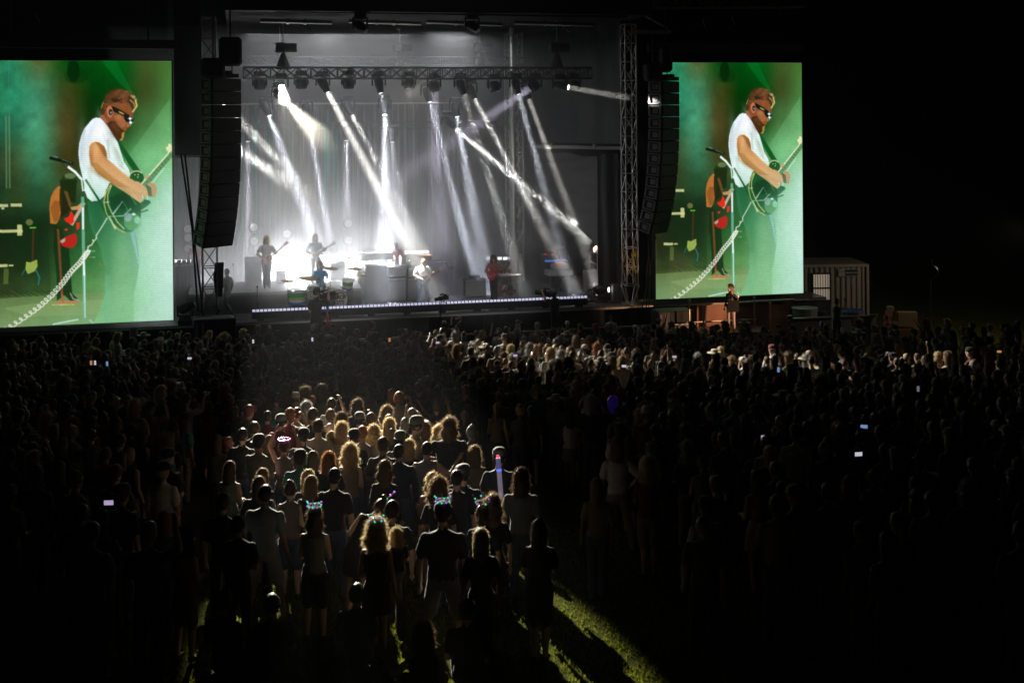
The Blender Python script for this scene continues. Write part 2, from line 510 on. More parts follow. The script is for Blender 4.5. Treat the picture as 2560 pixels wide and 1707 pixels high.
darktruss = mat('black_truss_paint', (.03, .03, .032), .4, .2)
def towers():
    # right tower: px 1551..1597, from the roof down to the deck edge
    zt = at(1570, 62, .3)[2]
    u = at(1574, 400, .3)[0]
    r = sthing('truss_tower', 'bright aluminium truss tower at the right end of the stage', 'truss tower', u, .35, 0)
    truss(r, (0, 0, DECK + .75), (0, 0, zt), .56, .44, .72, .032)
    mb = MB()
    for sx in (-1, 1):
        for sy in (-1, 1): mb.cyl((sx * .28, sy * .22, DECK + .75), (sx * .1, sy * .1, DECK + .02), .035)
    mb.box((0, 0, DECK + .02), (.5, .5, .04)); mb.build('foot', alu, r)
    mb = MB(); mb.box((.75, -.1, zt - .28), (1.9, .1, .14)); mb.cyl((1.6, -.1, zt - .15), (-.1, -.1, zt + .7), .03); mb.build('outrigger', alu, r)
    u = at(523, 400, .3)[0]; zt = at(530, 45, .3)[2]
    r = sthing('truss_tower', 'dark backlit truss tower behind the left speaker array', 'truss tower', u, .35, 0)
    truss(r, (0, 0, DECK + .5), (0, 0, zt), .66, .5, .74, .034, m=mat('dark_aluminium', (.16, .16, .155), .4, .7))
    mb = MB()
    for sx in (-1, 1): mb.cyl((sx * .33, -.2, DECK + .5), (sx * .1, 0, DECK + .02), .035)
    mb.box((0, 0, DECK + .02), (.5, .5, .04)); mb.build('foot', darktruss, r)
    # rear tower
    p = at(1287, 550, 8.6)
    r = sthing('truss_tower', 'rear truss tower standing in smoke behind the red guitarist', 'truss tower', p[0], 8.6, 0)
    truss(r, (0, 0, DECK), (0, 0, 15.3), .95, .6, 1.1, .04, double=True)
    # tall round mast
    p = at(1283, 400, 5.5); r = sthing('roof_mast', 'tall shiny round mast rising behind the right guitarist', 'mast', p[0], 5.5, DECK)
    mb = MB(); mb.cyl((0, 0, 1.3), (0, 0, 13.6), .115, n=18); mb.build('mast_pipe', alu, r, True)
    mb = MB(); mb.cyl((0, 0, 0), (0, 0, 1.9), .19, n=18)
    for z in (1.9, 4.6, 7.5, 10.4): mb.cyl((0, 0, z), (0, 0, z + .07), .15, n=18)
    mb.build('sleeve', steel, r, True)
towers()

# pale steel beam
p0, p1 = at(1338, 367, 3.2), at(1560, 371, 1.0)
mb = MB(); mb.cyl(p0, p1, .085, n=4)
for f in (.2, .68): 
    q = V(p0).lerp(V(p1), f); mb.box(q + V((0, 0, .09)), (.12, .2, .1))
o = mb.build('steel_beam', mat('pale_steel', (.55, .55, .52), .4, .4)); o.location = SW(0, 0, 0); o.rotation_euler = (0, 0, YAW)
tag(o, 'pale horizontal steel beam running into the right truss tower', 'beam')

# flown trusses
def flown(px0, py0, px1, py1, v, w, h, bay, r, label, m=darktruss, ext=0):
    p0, p1 = at(px0, py0, v), at(px1, py1, v)
    root = sthing('lighting_truss', label, 'lighting truss', p0[0], v, (p0[2] + p1[2]) / 2)
    truss(root, (0, 0, 0), (p1[0] - p0[0], 0, 0), w, h, bay, r, m=m, double=True)
    return root
t1 = flown(608, 183, 1475, 184, 1.6, .5, .42, .5, .034, 'front black lighting truss loaded with moving heads')
t2 = flown(560, 150, 1330, 158, 6.2, .4, .34, .5, .03, 'middle lighting truss hanging faintly behind the front truss', mat('grey_truss_paint', (.13, .13, .135), .4, .3))
t3 = flown(560, 306, 1240, 322, 9.0, .3, .3, .5, .02, 'low rear lighting truss hanging in front of the streamers', m=darktruss)
for t, xs in ((t1, (708, 1392)), (t2, (700, 1000, 1200))):
    v = 1.6 if t is t1 else 6.2
    for x in xs:
        u = at(x, 180, v)[0] - t.location.x * 0
        uu = u
        h = sthing('chain_hoist', 'chain hoist with cylindrical motor above the %s at %s' % ('front truss' if t is t1 else 'middle truss', {708: 'its bright left lamp', 1392: 'its right end', 700: 'its left third', 1000: 'its centre', 1200: 'its right third'}[x]), 'hoist', uu, v, at(x, 120, v)[2])
        mb = MB(); mb.cyl((-.25, 0, 0), (.5, 0, 0), .17, n=14); mb.box((-.1, 0, 0), (.35, .4, .38), bev=.05); mb.build('motor', blackmetal, h, True)
        mb = MB(); mb.cyl((0, 0, .1), (0, 0, 1.7), .02); mb.cyl((0, 0, -.1), (0, 0, -.8), .02); mb.build('chain', steel, h)
        mb = MB(); mb.lathe([(.05, -.15), (.3, -.8), (.25, -.75), (.04, -.2)], 10); mb.build('chain_bag', softblack, h)

# ---------------------------------------------------------------- moving heads and their beams
headmat = mat('lamp_housing', (.025, .025, .028), .35, bump=.05)
def lens_mat(s): return mat('lit_lens_%d' % s, (.9, .9, .9), .2, emit=(.95, .96, 1), strength=float(s))
def _head():
    mb = MB(); mb.lathe([(.02, .23), (.13, .22), (.17, .12), (.175, -.05), (.15, -.2), (.125, -.34), (.125, -.38), (.105, -.38), (.10, -.36)], 18)
    for k in range(6):
        t = k * math.pi / 3; mb.box((.165 * math.cos(t), .165 * math.sin(t), .02), (.03, .03, .2), rz=t)
    return mb.mesh('lamp_head', headmat, True)
def _washhead():
    mb = MB(); mb.lathe([(.02, .16), (.16, .15), (.23, .05), (.235, -.1), (.21, -.2), (.19, -.24), (.175, -.22)], 20)
    return mb.mesh('lamp_head', headmat, True)
HEADM, WASHM = _head(), _washhead()
mb = MB(); mb.box((0, 0, .36), (.42, .34, .16), bev=.03); YOKEBASE = mb.mesh('lamp_base', headmat)
mb = MB(); mb.box((-.25, 0, .1), (.06, .14, .42), bev=.02); mb.box((.25, 0, .1), (.06, .14, .42), bev=.02); mb.box((0, 0, .27), (.5, .14, .05)); YOKE = mb.mesh('yoke', headmat)
mb = MB(); mb.ell((0, 0, -.37), (.10, .10, .025), 16, 6); LENS = mb.mesh('lens', lensglass, True)
mb = MB(); mb.ell((0, 0, -.215), (.18, .18, .03), 16, 6); WLENS = mb.mesh('lens', lensglass, True)

def moving_head(label, px, py, v, target, power=0.0, spread=7.0, kind='spot', size=.2, color=(1, 1, 1), lens=6, group='moving head lamps hung from the stage trusses', up=False, radial=None):
    """target: stage coordinates (u,v,z) the lamp looks at, or world Vector"""
    p = at(px, py, v)
    r = sthing('moving_head_lamp', label, 'stage lamp', p[0], v, p[2], group=group)
    M = link('lamp_base', YOKEBASE, r); Y = link('yoke', YOKE, r)
    if up: M.scale = Y.scale = (1, 1, -1)
    h = link('lamp_head', HEADM if kind != 'wash' else WASHM, r)
    w = SW(p[0], v, p[2])
    tw = target if isinstance(target, V) else SW(*target)
    d = (tw - w).normalized()
    rot = d.to_track_quat('-Z', 'Y').to_euler()
    h.rotation_euler = (Matrix.Rotation(-YAW, 3, 'Z') @ rot.to_matrix()).to_euler()
    ln = link('lens', LENS if kind != 'wash' else WLENS, h)
    if power > 0:
        ln.material_slots[0].link = 'OBJECT'; ln.material_slots[0].material = lens_mat(lens)
        off = .41 if kind != 'wash' else .27
        if kind == 'point':
            l = bpy.data.lights.new('lamp_light', 'SPOT'); l.spot_size = math.radians(spread); l.spot_blend = .25; l.shadow_soft_size = size / 2
        else:
            l = bpy.data.lights.new('lamp_light', 'AREA'); l.shape = 'DISK'; l.size = size; l.spread = math.radians(spread)
        l.energy = power; l.color = color
        lo = link('lamp_light', l)
        lo.location = w + d * off
        lo.rotation_euler = rot
    return r

WARMW = (1, .97, .9); COOL = (.86, .9, 1); PURP = (.82, .76, 1)
def bm_target(px, py, v): return at(px, py, v)
BEAMS = [  # start px,py, row depth, end px,py, end depth, power, spread, size, colour, lens strength, kind, place words
    (807, 208, 1.6, 1020, 610, 1.9, 400, 6.5, .22, WARMW, 6, 'spot', 'third on the front truss throwing a strong beam down to the right'),
    (947, 208, 1.6, 966, 300, 1.6, 60, 4, .17, COOL, 3, 'spot', 'fifth on the front truss with a short narrow beam'),
    (1152, 212, 1.6, 1225, 450, 2.2, 90, 5, .2, WARMW, 3, 'spot', 'on the front truss above the singer and right amplifier'),
    (1290, 212, 1.6, 1385, 560, 1.6, 120, 5, .2, COOL, 4, 'spot', 'on the front truss near the tall mast'),
    (1068, 232, 3.4, 1140, 505, 3.2, 190, 4.5, .19, COOL, 5, 'spot', 'tilted at the middle of the stage over the singer'),
    (665, 268, 5.5, 760, 520, 5.0, 430, 9, .2, COOL, 5, 'spot', 'leftmost of the second row behind the hanging speakers'),
    (765, 273, 5.5, 800, 460, 5.4, 210, 4.5, .2, COOL, 5, 'spot', 'second in the second row with a slim upright beam'),
    (870, 268, 5.5, 950, 420, 5.4, 260, 5, .2, WARMW, 5, 'spot', 'third in the second row crossing behind the strong beam'),
    (962, 266, 5.5, 962, 560, 4.0, 420, 11, .2, COOL, 6, 'spot', 'in the second row opening a wide blue white cone downward'),
    (1139, 270, 5.5, 1190, 560, 5.0, 260, 10, .2, COOL, 5, 'spot', 'in the second row with a faint wide cone over the smoke'),
    (1118, 305, 4.0, 1478, 605, 4.8, 470, 4.6, .2, WARMW, 6, 'spot', 'lamp throwing the long diagonal beam toward the right wing'),
    (1176, 226, 2.6, 1330, 520, 2.6, 200, 4.6, .19, WARMW, 6, 'spot', 'right of the front truss centre with a steep bright beam'),
    (1314, 226, 2.6, 1430, 540, 2.8, 110, 4.6, .19, WARMW, 6, 'spot', 'right of the mast with a steep bright beam'),
    (548, 244, 3.0, 700, 408, .6, 150, 5.5, .3, WARMW, 8, 'spot', 'hidden lamp behind the left speakers with the upper wide beam'),
    (535, 335, 3.0, 680, 430, .2, 170, 7, .3, WARMW, 8, 'spot', 'hidden lamp behind the left speakers with the lower wide beam'),
    (620, 332, 8.6, 620, 520, 8.3, 130, 6, .2, COOL, 3, 'spot', 'leftmost of the low rear row shining straight down'),
    (866, 330, 8.6, 866, 520, 8.3, 240, 9, .2, COOL, 3, 'spot', 'second of the low rear row shining straight down'),
    (980, 334, 8.6, 982, 520, 8.3, 110, 6, .2, COOL, 3, 'spot', 'third of the low rear row shining straight down'),
    (1338, 212, 1.6, 990, 450, 4.0, 160, 12, .3, PURP, 2, 'wash', 'on the front truss washing lilac light to the lower left'),
    (1085, 212, 1.6, 1095, 420, 2.5, 160, 14, .3, PURP, 1, 'wash', 'round wash lamp over the stage centre glowing lilac'),
    (1398, 215, .9, 1760, 278, -2.2, 45, 4.5, .2, WARMW, 5, 'spot', 'at the right of the front truss shining sideways past the tower'),
]
for (sx, sy, v, ex, ey, ev, P, sp, size, colr, lens, kind, lab) in BEAMS:
    if kind == 'wash': lab2 = 'wash lamp ' + lab
    else: lab2 = 'lamp ' + lab
    lab2 = lab2.replace('wash lamp round wash lamp', 'round wash lamp').replace('lamp hidden lamp', 'hidden lamp').replace('lamp lamp', 'lamp')
    moving_head(lab2, sx, sy, v, bm_target(ex, ey, ev), P * POW, sp, kind, size, colr, lens)
for i, (x, y, lab) in enumerate([(649, 208, 'far left dark wash lamp on the front truss'), (753, 206, 'dark round lamp between the glaring lamp and the strong beam'),
                  (871, 206, 'dark round lamp right of the strong beam on the front truss'), (1022, 208, 'dark round lamp over the stage centre on the front truss'),
                  (1236, 214, 'dark round lamp just left of the tall mast'), (1434, 212, 'last dark lamp at the right end of the front truss')]):
    p = at(x, y, 1.6); moving_head(lab, x, y, 1.6, (p[0] + .1, 1.2, p[2] - 3), 0, kind='wash')

# the two lamps that rake the audience, glaring toward the camera
KW = (1, .93, .74)
def aim(px, py, h=1.5):
    x, y = unroll(px, py); Y = 30.0
    for _ in range(40): Y = .5 * Y + .5 * F * (CAMZ - ground_z(Y) - h) / y
    return V((x * Y / F, Y, ground_z(Y) + h))
moving_head('glaring white lamp on the front truss above the left of the stage', 703, 213, 1.6, V((-2.3, 18.8, ground_z(18.8) + 1.0)), KEY1, 10.1, 'point', .22, KW, 60)
moving_head('second glaring lamp just below the brightest one raking across the far crowd', 697, 236, 1.5, aim(1330, 892), KEY2, 20, 'point', .2, KW, 40)
for px_, tx, ty, k_, sp_, lab in ((900, 1930, 910, KEY3 * 1.2, 9, 'left small lamp under the front roof edge'), (1180, 2350, 914, KEY3 * .9, 7, 'right small lamp under the front roof edge')):  # two added fixtures that brighten the far crowd
    moving_head(lab, px_, 66, -.9, aim(tx, ty), k_, sp_, 'point', .15, KW, 0)
l = bpy.data.lights.new('lamp_light', 'SPOT'); l.energy = CROWD_FILL; l.spot_size = math.radians(110); l.spot_blend = .8; l.color = (1, .93, .8); l.shadow_soft_size = .15  # added wide fill over the crowd, with no fixture of its own
lo = link('lamp_light', l); q = at(1022, 222, 1.3); lo.location = SW(q[0], 1.1, q[2] - .1); lo.rotation_euler = (V((0, 24, 2)) - lo.location).to_track_quat('-Z', 'Y').to_euler()
# unseen soft area lights added to fill the haze and streamers
def fill_area(px, py, v, tgt, power, sx, sy, color=(1, 1, 1), spread=120):
    l = bpy.data.lights.new('flood_light', 'AREA'); l.shape = 'RECTANGLE'; l.size = sx; l.size_y = sy; l.energy = power; l.color = color; l.spread = math.radians(spread)
    o = link('flood_light', l); p = at(px, py, v); o.location = SW(*p); o.rotation_euler = (SW(*tgt) - o.location).to_track_quat('-Z', 'Y').to_euler()
    return o
for (sx, sy, sv, tx, ty, tv, P) in ((900, 84, 3.8, 900, 720, 4.5, 1100), (1130, 84, 3.8, 1100, 720, 4, 1000), (740, 84, 3.8, 740, 700, 5, 1000)):
    fill_area(sx, sy, sv, at(tx, ty, tv), P * FILL, 3.8, 1.5, (.94, .97, 1), 180)
for ux in (-6.5, -.8):
    l = bpy.data.lights.new('front_spotlight', 'SPOT'); l.energy = FRONT; l.spot_size = math.radians(10); l.spot_blend = .6; l.color = (1, .98, .96); l.shadow_soft_size = .15
    lo = link('front_spotlight', l); lo.location = (ux * .6, -3, 13); lo.rotation_euler = (SW(ux, 2.0, 4.6) - lo.location).to_track_quat('-Z', 'Y').to_euler()
fill_area(900, 300, 8.0, at(900, 500, 9.3), 500 * FILL, 9, .3, (.9, .95, 1), 140)
if 0: fill_area(1450, 120, .3, at(1480, 420, 3), 150 * FILL, 1.5, .3, (.95, .97, 1), 120)

# ---------------------------------------------------------------- smoke and air
def volume_box(name, u0, u1, v0, v1, z0, z1, dens, noise_amt=0, aniso=.25, colr=(1, 1, 1)):
    mb = MB(); mb.box(((u0 + u1) / 2, (v0 + v1) / 2, (z0 + z1) / 2), (u1 - u0, v1 - v0, z1 - z0))
    m = bpy.data.materials.new(name); m.use_nodes = True; nt = m.node_tree; nt.nodes.remove(nt.nodes['Principled BSDF'])
    pv = nt.nodes.new('ShaderNodeVolumePrincipled'); nt.links.new(pv.outputs[0], nt.nodes['Material Output'].inputs['Volume'])
    pv.inputs['Density'].default_value = dens; pv.inputs['Anisotropy'].default_value = aniso; pv.inputs['Color'].default_value = (*colr, 1)
    if noise_amt:
        tc = nt.nodes.new('ShaderNodeTexCoord'); n = nt.nodes.new('ShaderNodeTexNoise'); n.inputs['Scale'].default_value = .55; n.inputs['Detail'].default_value = 3; n.inputs['Roughness'].default_value = .5
        nt.links.new(tc.outputs['Object'], n.inputs['Vector'])
        r = nt.nodes.new('ShaderNodeMapRange'); r.inputs[1].default_value = .38; r.inputs[2].default_value = .62; r.inputs[3].default_value = dens * (1 - noise_amt); r.inputs[4].default_value = dens * (1 + noise_amt * 1.4)
        nt.links.new(n.outputs['Fac'], r.inputs[0])
        # smoke thins upward and toward the right wing
        sp = nt.nodes.new('ShaderNodeSeparateXYZ'); nt.links.new(tc.outputs['Object'], sp.inputs[0])
        hz = nt.nodes.new('ShaderNodeMapRange'); hz.interpolation_type = 'SMOOTHSTEP'; hz.inputs[1].default_value = 2.0; hz.inputs[2].default_value = 8.2; hz.inputs[3].default_value = 1.0; hz.inputs[4].default_value = 0
        nt.links.new(sp.outputs['Z'], hz.inputs[0])
        mm = nt.nodes.new('ShaderNodeMath'); mm.operation = 'MULTIPLY'; nt.links.new(r.outputs[0], mm.inputs[0]); nt.links.new(hz.outputs[0], mm.inputs[1])
        hx = nt.nodes.new('ShaderNodeMapRange'); hx.interpolation_type = 'SMOOTHSTEP'; hx.inputs[1].default_value = 1.4; hx.inputs[2].default_value = at(1345, 600, 2)[0]; hx.inputs[3].default_value = 1; hx.inputs[4].default_value = .12
        nt.links.new(sp.outputs['X'], hx.inputs[0])
        m2 = nt.nodes.new('ShaderNodeMath'); m2.operation = 'MULTIPLY'; nt.links.new(mm.outputs[0], m2.inputs[0]); nt.links.new(hx.outputs[0], m2.inputs[1])
        nt.links.new(m2.outputs[0], pv.inputs['Density'])
    o = mb.build(name, m); o.location = SW(0, 0, 0); o.rotation_euler = (0, 0, YAW)
    tag(o, kind='stuff'); return o
volume_box('stage_smoke', -14.5, at(1545, 500, 1)[0], -.6, 10.2, DECK + .01, at(1000, 70, .2)[2], SMOKE)
volume_box('smoke_bank', -14.4, at(1350, 600, 2)[0], .35, 10.1, DECK + .03, 8.4, BANK, .95, colr=(.93, .96, 1))
mb = MB()
m = bpy.data.materials.new('haze_air'); m.use_nodes = True; nt = m.node_tree; nt.nodes.remove(nt.nodes['Principled BSDF'])
pv = nt.nodes.new('ShaderNodeVolumePrincipled'); nt.links.new(pv.outputs[0], nt.nodes['Material Output'].inputs['Volume']); pv.inputs['Density'].default_value = HAZE; pv.inputs['Color'].default_value = (.85, .9, 1, 1); pv.inputs['Anisotropy'].default_value = .3
mb.box((10, 129, 10), (310, 268, 22.5)); o = mb.build('haze', m); tag(o, kind='stuff')
# ---------------------------------------------------------------- people
SKINS = [mat('skin_%s' % n, c, .55, bump=.05, var=.05, scale=20) for n, c in (('fair', (.56, .36, .27)), ('tan', (.42, .25, .17)), ('brown', (.2, .11, .07)), ('pale', (.62, .43, .34)))]
def cl(n, c):
    m = mat('cloth_' + n, c, .8, bump=.5, scale=14, var=.1)
    b = m.node_tree.nodes['Principled BSDF']; b.inputs['Sheen Weight'].default_value = .6; b.inputs['Sheen Roughness'].default_value = .35; b.inputs['Sheen Tint'].default_value = (*[.5 + .5 * x for x in c], 1)
    return m
CL = {n: cl(n, c) for n, c in dict(black=(.014, .014, .016), navy=(.02, .028, .055), grey=(.17, .17, .17), white=(.6, .6, .59), cream=(.4, .36, .28), olive=(.09, .1, .05), maroon=(.13, .02, .025), beige=(.2, .155, .11),
      sage=(.13, .17, .13), denim=(.05, .075, .15), khaki=(.28, .22, .14), red=(.45, .03, .04), teal=(.03, .2, .2), pink=(.6, .2, .24), rust=(.33, .09, .05), blue=(.06, .3, .62), slate=(.12, .15, .17), mauve=(.17, .12, .12)).items()}
SHOE = mat('shoe_dark', (.03, .03, .03), .6)
HAIRS = {n: mat('hair_' + n, c, .5, scale=60, var=.25, translucent=.62, spec=.8) for n, c in dict(black=(.03, .022, .016), brown=(.13, .08, .045), lightbrown=(.32, .22, .12), blond=(.72, .56, .32), red=(.40, .17, .07), grey=(.3, .29, .28)).items()}

SHADED_HAIR = {n: mat('hair_mass_' + n, c, .5, scale=60, var=.25, spec=.5, bump=.6) for n, c in dict(black=(.012, .01, .009), brown=(.06, .032, .018), lightbrown=(.16, .10, .055), blond=(.40, .29, .15), red=(.25, .09, .04), grey=(.3, .29, .28)).items()}  # darker copies of the strand colours put shade into the hair mass

ARMS = {  # elbow offset from shoulder, wrist offset from elbow (x is outward)
    'down': ((.07, -.02, -.28), (.00, .05, -.25)),
    'slack': ((.06, -.05, -.28), (.02, .10, -.23)),
    'front': ((.05, .00, -.28), (-.09, .22, -.03)),
    'crossed': ((.05, .04, -.27), (-.20, .16, .05)),
    'hip': ((.17, -.07, -.20), (-.13, .10, -.16)),
    'up': ((.13, .04, .26), (-.10, .03, .24)),
    'head': ((.16, .05, .22), (-.20, .02, .14)),
    'phone': ((.08, .20, .02), (-.10, .13, .22)),
    'face': ((.13, .16, -.06), (-.14, .04, .22)),
    'wide': ((.24, .06, -.12), (.16, .16, .06)),
    'pick': ((.14, -.03, -.25), (-.14, .20, -.08)),
    'fret': ((.13, .02, -.25), (.02, .22, .09)),
    'keys': ((.08, .08, -.26), (.0, .25, -.03)),
    'sticks': ((.12, .06, -.25), (-.05, .24, .02)),
    'raise': ((.10, .08, .24), (.02, .06, .25)),
    'sign': ((.12, .03, -.24), (.08, .17, .17)),
    'out': ((.18, .12, -.18), (.10, .18, .20)),
}
LEGS = {  # knee, ankle for right leg (mirrored); optional left override
    'stand': ((.10, .01, .50), (.11, -.02, .09)),
    'wide': ((.17, .03, .50), (.25, -.02, .09)),
    'close': ((.075, .02, .50), (.07, -.02, .09)),
    'walk': ((.09, .16, .53), (.10, .10, .09), (.09, -.02, .49), (.10, -.30, .13)),
    'sit': ((.13, .42, .93), (.13, .44, .49)),
    'dangle': ((.12, .20, .66), (.12, .12, .28)),
    'ground': ((.20, .32, 1.10), (.10, .52, .88)),
}
class Body:
    pass
BODIES = {}
def make_body(key, H=1.76, fem=False, legs='stand', armR='down', armL='down', lean=0, side=0, head=(0, 0), sleeve='short', bottom='pants', wide=1.0, child=False, ratio=.45, voxel=.014, face=False):
    """one continuous remeshed figure facing +Y, feet at the origin; slots: skin, top, bottom, shoes"""
    if key in BODIES: return BODIES[key]
    k = H / 1.76
    mb = MB(); segs = []   # (p0,p1,r0,r1,slot)
    def seg(p0, p1, r0, r1, slot, fl=1.0, n=10):
        p0, p1 = V(p0), V(p1); d = (p1 - p0); L = max(d.length, 1e-4); d = d / L
        a = (V((1, 0, 0)) - d * d.x)
        a = (a if a.length > .2 else V((0, 1, 0)) - d * d.y).normalized(); b = d.cross(a)
        rr = [(p0 - d * r0 * .75, .45 * r0), (p0 - d * r0 * .35, .85 * r0), (p0, r0), ((p0 + p1) / 2, (r0 + r1) / 2), (p1, r1), (p1 + d * r1 * .35, .85 * r1), (p1 + d * r1 * .75, .45 * r1)]
        mb.rings([(c, a * r, b * (r * fl)) for c, r in rr])
        segs.append((p0, p1, r0, r1, slot))
    sh = (.165 if fem else .19) * wide
    la = math.radians(lean); sa = math.radians(side)
    R = Matrix.Rotation(sa, 3, 'Y') @ Matrix.Rotation(-la, 3, 'X')
    piv = V((0, 0, .95))
    def up(p):
        p = V(p); f = min(max((p.z - .95) / .25, 0), 1)
        if f <= 0: return p
        q = piv + R @ (p - piv)
        return p.lerp(q, f)
    # torso
    w = wide
    prof = [(.80, .06, .05, 2), (.84, .135, .10, 2), (.92, .172 if fem else .165, .125, 2), (.98, .165 if fem else .16, .12, 1), (1.08, .128 if fem else .148, .10, 1), (1.2, .142 if fem else .168, .115, 1), (1.30, .158 if fem else .183, .125, 1), (1.39, .16 if fem else .185, .11, 1), (1.445, .125 if fem else .14, .085, 1), (1.475, .075, .065, 1), (1.49, .05, .05, 1)]
    rings = []
    for z, rx, ry, sl in prof:
        c = up((0, -.005, z)); f = min(max((z - .95) / .25, 0), 1)
        ax = V((1, 0, 0)).lerp(R @ V((1, 0, 0)), f) * rx * w * (1.03 if sl == 1 else 1); ay = V((0, 1, 0)).lerp(R @ V((0, 1, 0)), f) * ry * (w if w > 1 else 1)
        rings.append((c, ax, ay))
    mb.rings(rings)
    for (z, rx, ry, sl), (z2, rx2, ry2, sl2) in zip(prof, prof[1:]):
        segs.append((up((0, 0, z)), up((0, 0, z2)), ry, ry2, sl)); 
        for s in (-1, 1): segs.append((up((s * (rx - ry) * w, 0, z)), up((s * (rx2 - ry2) * w, 0, z2)), ry, ry2, sl))
    if fem:
        for s in (-1, 1): mb.ell(up((s * .07, .095, 1.29)), (.062, .06, .062))
    # neck, head
    nb = up((0, -.01, 1.46)); hd = R @ Matrix.Rotation(math.radians(-head[0]), 3, 'X') @ Matrix.Rotation(math.radians(head[1]), 3, 'Z')
    nt_ = nb + hd @ V((0, .015, .10)); seg(nb, nt_, .056, .052, 0)
    hc = nb + hd @ V((0, .03, .19))
    mb.ell(hc + hd @ V((0, -.008, .01)), (.082, .102, .113), M=hd)
    mb.ell(hc + hd @ V((0, .03, -.05)), (.06, .066, .073), M=hd)       # jaw
    mb.ell(hc + hd @ V((0, .104, -.012)), (.014, .018, .027), M=hd)     # nose
    mb.ell(hc + hd @ V((0, .088, .028)), (.052, .018, .012), M=hd)       # brow
    mb.ell(hc + hd @ V((0, .092, -.062)), (.027, .012, .010), M=hd)     # mouth
    for s in (-1, 1): mb.ell(hc + hd @ V((s * .083, -.005, -.012)), (.012, .022, .032), M=hd)
    segs.append((hc + hd @ V((0, 0, .05)), hc + hd @ V((0, .03, -.06)), .09, .06, 0))
    # arms
    slv = {'tank': 0, 'short': .62, 'long': 2}[sleeve]
    wr = []
    for s, pose in ((1, armR), (-1, armL)):
        S_ = up((s * (sh - .012), 0, 1.405))
        e, wv = ARMS[pose]
        E = S_ + R @ V((e[0] * s, e[1], e[2])); Wp = E + R @ V((wv[0] * s, wv[1], wv[2]))
        ra, rb, rc = (.046, .037, .024) if fem else (.056, .045, .029)
        seg(S_, S_ + (E - S_) * .3, ra, ra, 1 if sleeve != 'tank' else 0)
        if slv == 2:
            seg(S_, E, ra + .004, rb + .014, 1); seg(E, E.lerp(Wp, .92), rb + .013, rc + .014, 1); seg(E.lerp(Wp, .8), Wp, rc, rc, 0)
        else:
            if slv: seg(S_, S_.lerp(E, slv), ra + .003, rb + .028, 1)
            seg(S_, E, ra, rb, 0); seg(E, Wp, rb, rc, 0)
        d = (Wp - E).normalized()
        if pose in ('down', 'slack', 'hip'): d = (d + V((0, .1, -.3))).normalized()
        lat = d.cross(V((0, 0, 1)))
        lat = (lat if lat.length > .3 else V((0, 1, 0))).normalized(); nrm = lat.cross(d)
        pe = Wp + d * .085
        seg(Wp + d * .02, pe, .026, .036, 0, .5)
        for i in range(4):
            b0 = pe + lat * (-.030 + .02 * i); cur = -nrm * .028 * (1 if s > 0 else -1) * (1 if pose in ('pick', 'fret', 'phone', 'crossed', 'face') else .4)
            L = (.062, .075, .078, .066)[3 - i] if s > 0 else (.062, .075, .078, .066)[i]
            m_ = b0 + d * L * .55; seg(b0, m_, .0095, .009, 0, n=6); seg(m_, b0 + d * L + cur, .009, .0078, 0)
        tb = Wp + d * .035 + lat * (.03 * s); seg(tb, tb + lat * (.032 * s) + d * .045, .0115, .009, 0)
        wr.append((Wp, pe, d))
    # legs
    lg = LEGS[legs]; pr = [(lg[0], lg[1]), (lg[2], lg[3]) if len(lg) > 3 else (lg[0], lg[1])]
    for s, (kn, an) in ((1, pr[0]), (-1, pr[1])):
        hp = V((s * .088, 0, .90)); K = V((s * kn[0], kn[1], kn[2])); A = V((s * an[0], an[1], an[2]))
        rt, rk, rc, ra = (.085, .055, .052, .036)
        if bottom == 'pants':
            seg(hp, K, rt + .008, rk + .014, 2); seg(K, K.lerp(A, .96), rk + .013, ra + .03, 2)
            seg(A, A, .03, .03, 0)
        elif bottom == 'shorts':
            seg(hp, hp.lerp(K, .92), rt + .012, rk + .036, 2); seg(hp, K, rt, rk, 0); seg(K, K.lerp(A, .35), rk - .002, rc + .002, 0); seg(K.lerp(A, .35), A, rc + .002, ra, 0)
        else:
            seg(hp, K, rt - .004, rk, 0); seg(K, K.lerp(A, .35), rk - .003, rc, 0); seg(K.lerp(A, .35), A, rc, ra - .003, 0)
        toe = A + V((s * .025, .16, -.055)); seg(A + V((0, -.03, -.045)), toe, .04, .034, 3, .85)
        seg(A + V((0, -.02, -.02)), A + V((s * .01, .06, -.04)), .04, .04, 3)
    if bottom == 'skirt':
        rr = [(1.0, .13, .1), (.92, .175, .13), (.8, .19, .145), (.66, .205, .155)]
        mb.rings([(V((0, 0, z)), V((a, 0, 0)), V((0, b, 0))) for z, a, b in rr]); segs.append((V((-.08, 0, 1.0)), V((-.08, 0, .66)), .12, .16, 2)); segs.append((V((.08, 0, 1.0)), V((.08, 0, .66)), .12, .16, 2))
    me = bpy.data.meshes.new('body_source'); me.from_pydata(mb.v, [], mb.f)
    bm = bmesh.new(); bm.from_mesh(me); bmesh.ops.recalc_face_normals(bm, faces=bm.faces); bm.to_mesh(me); bm.free()
    o = link('tmp', me)
    r = o.modifiers.new('r', 'REMESH'); r.mode = 'VOXEL'; r.voxel_size = voxel; r.use_smooth_shade = True
    sm = o.modifiers.new('s', 'SMOOTH'); sm.factor = .5; sm.iterations = 2
    dc = o.modifiers.new('d', 'DECIMATE'); dc.ratio = ratio
    dg = bpy.context.evaluated_depsgraph_get(); dg.update()
    res = bpy.data.meshes.new_from_object(o.evaluated_get(dg), depsgraph=dg)
    bpy.data.objects.remove(o)
    res.name = 'person_' + key
    nf = len(res.polygons); c = np.empty(nf * 3); res.polygons.foreach_get('center', c); c = c.reshape(-1, 3)
    best = np.full(nf, 1e9); lab = np.zeros(nf, int)
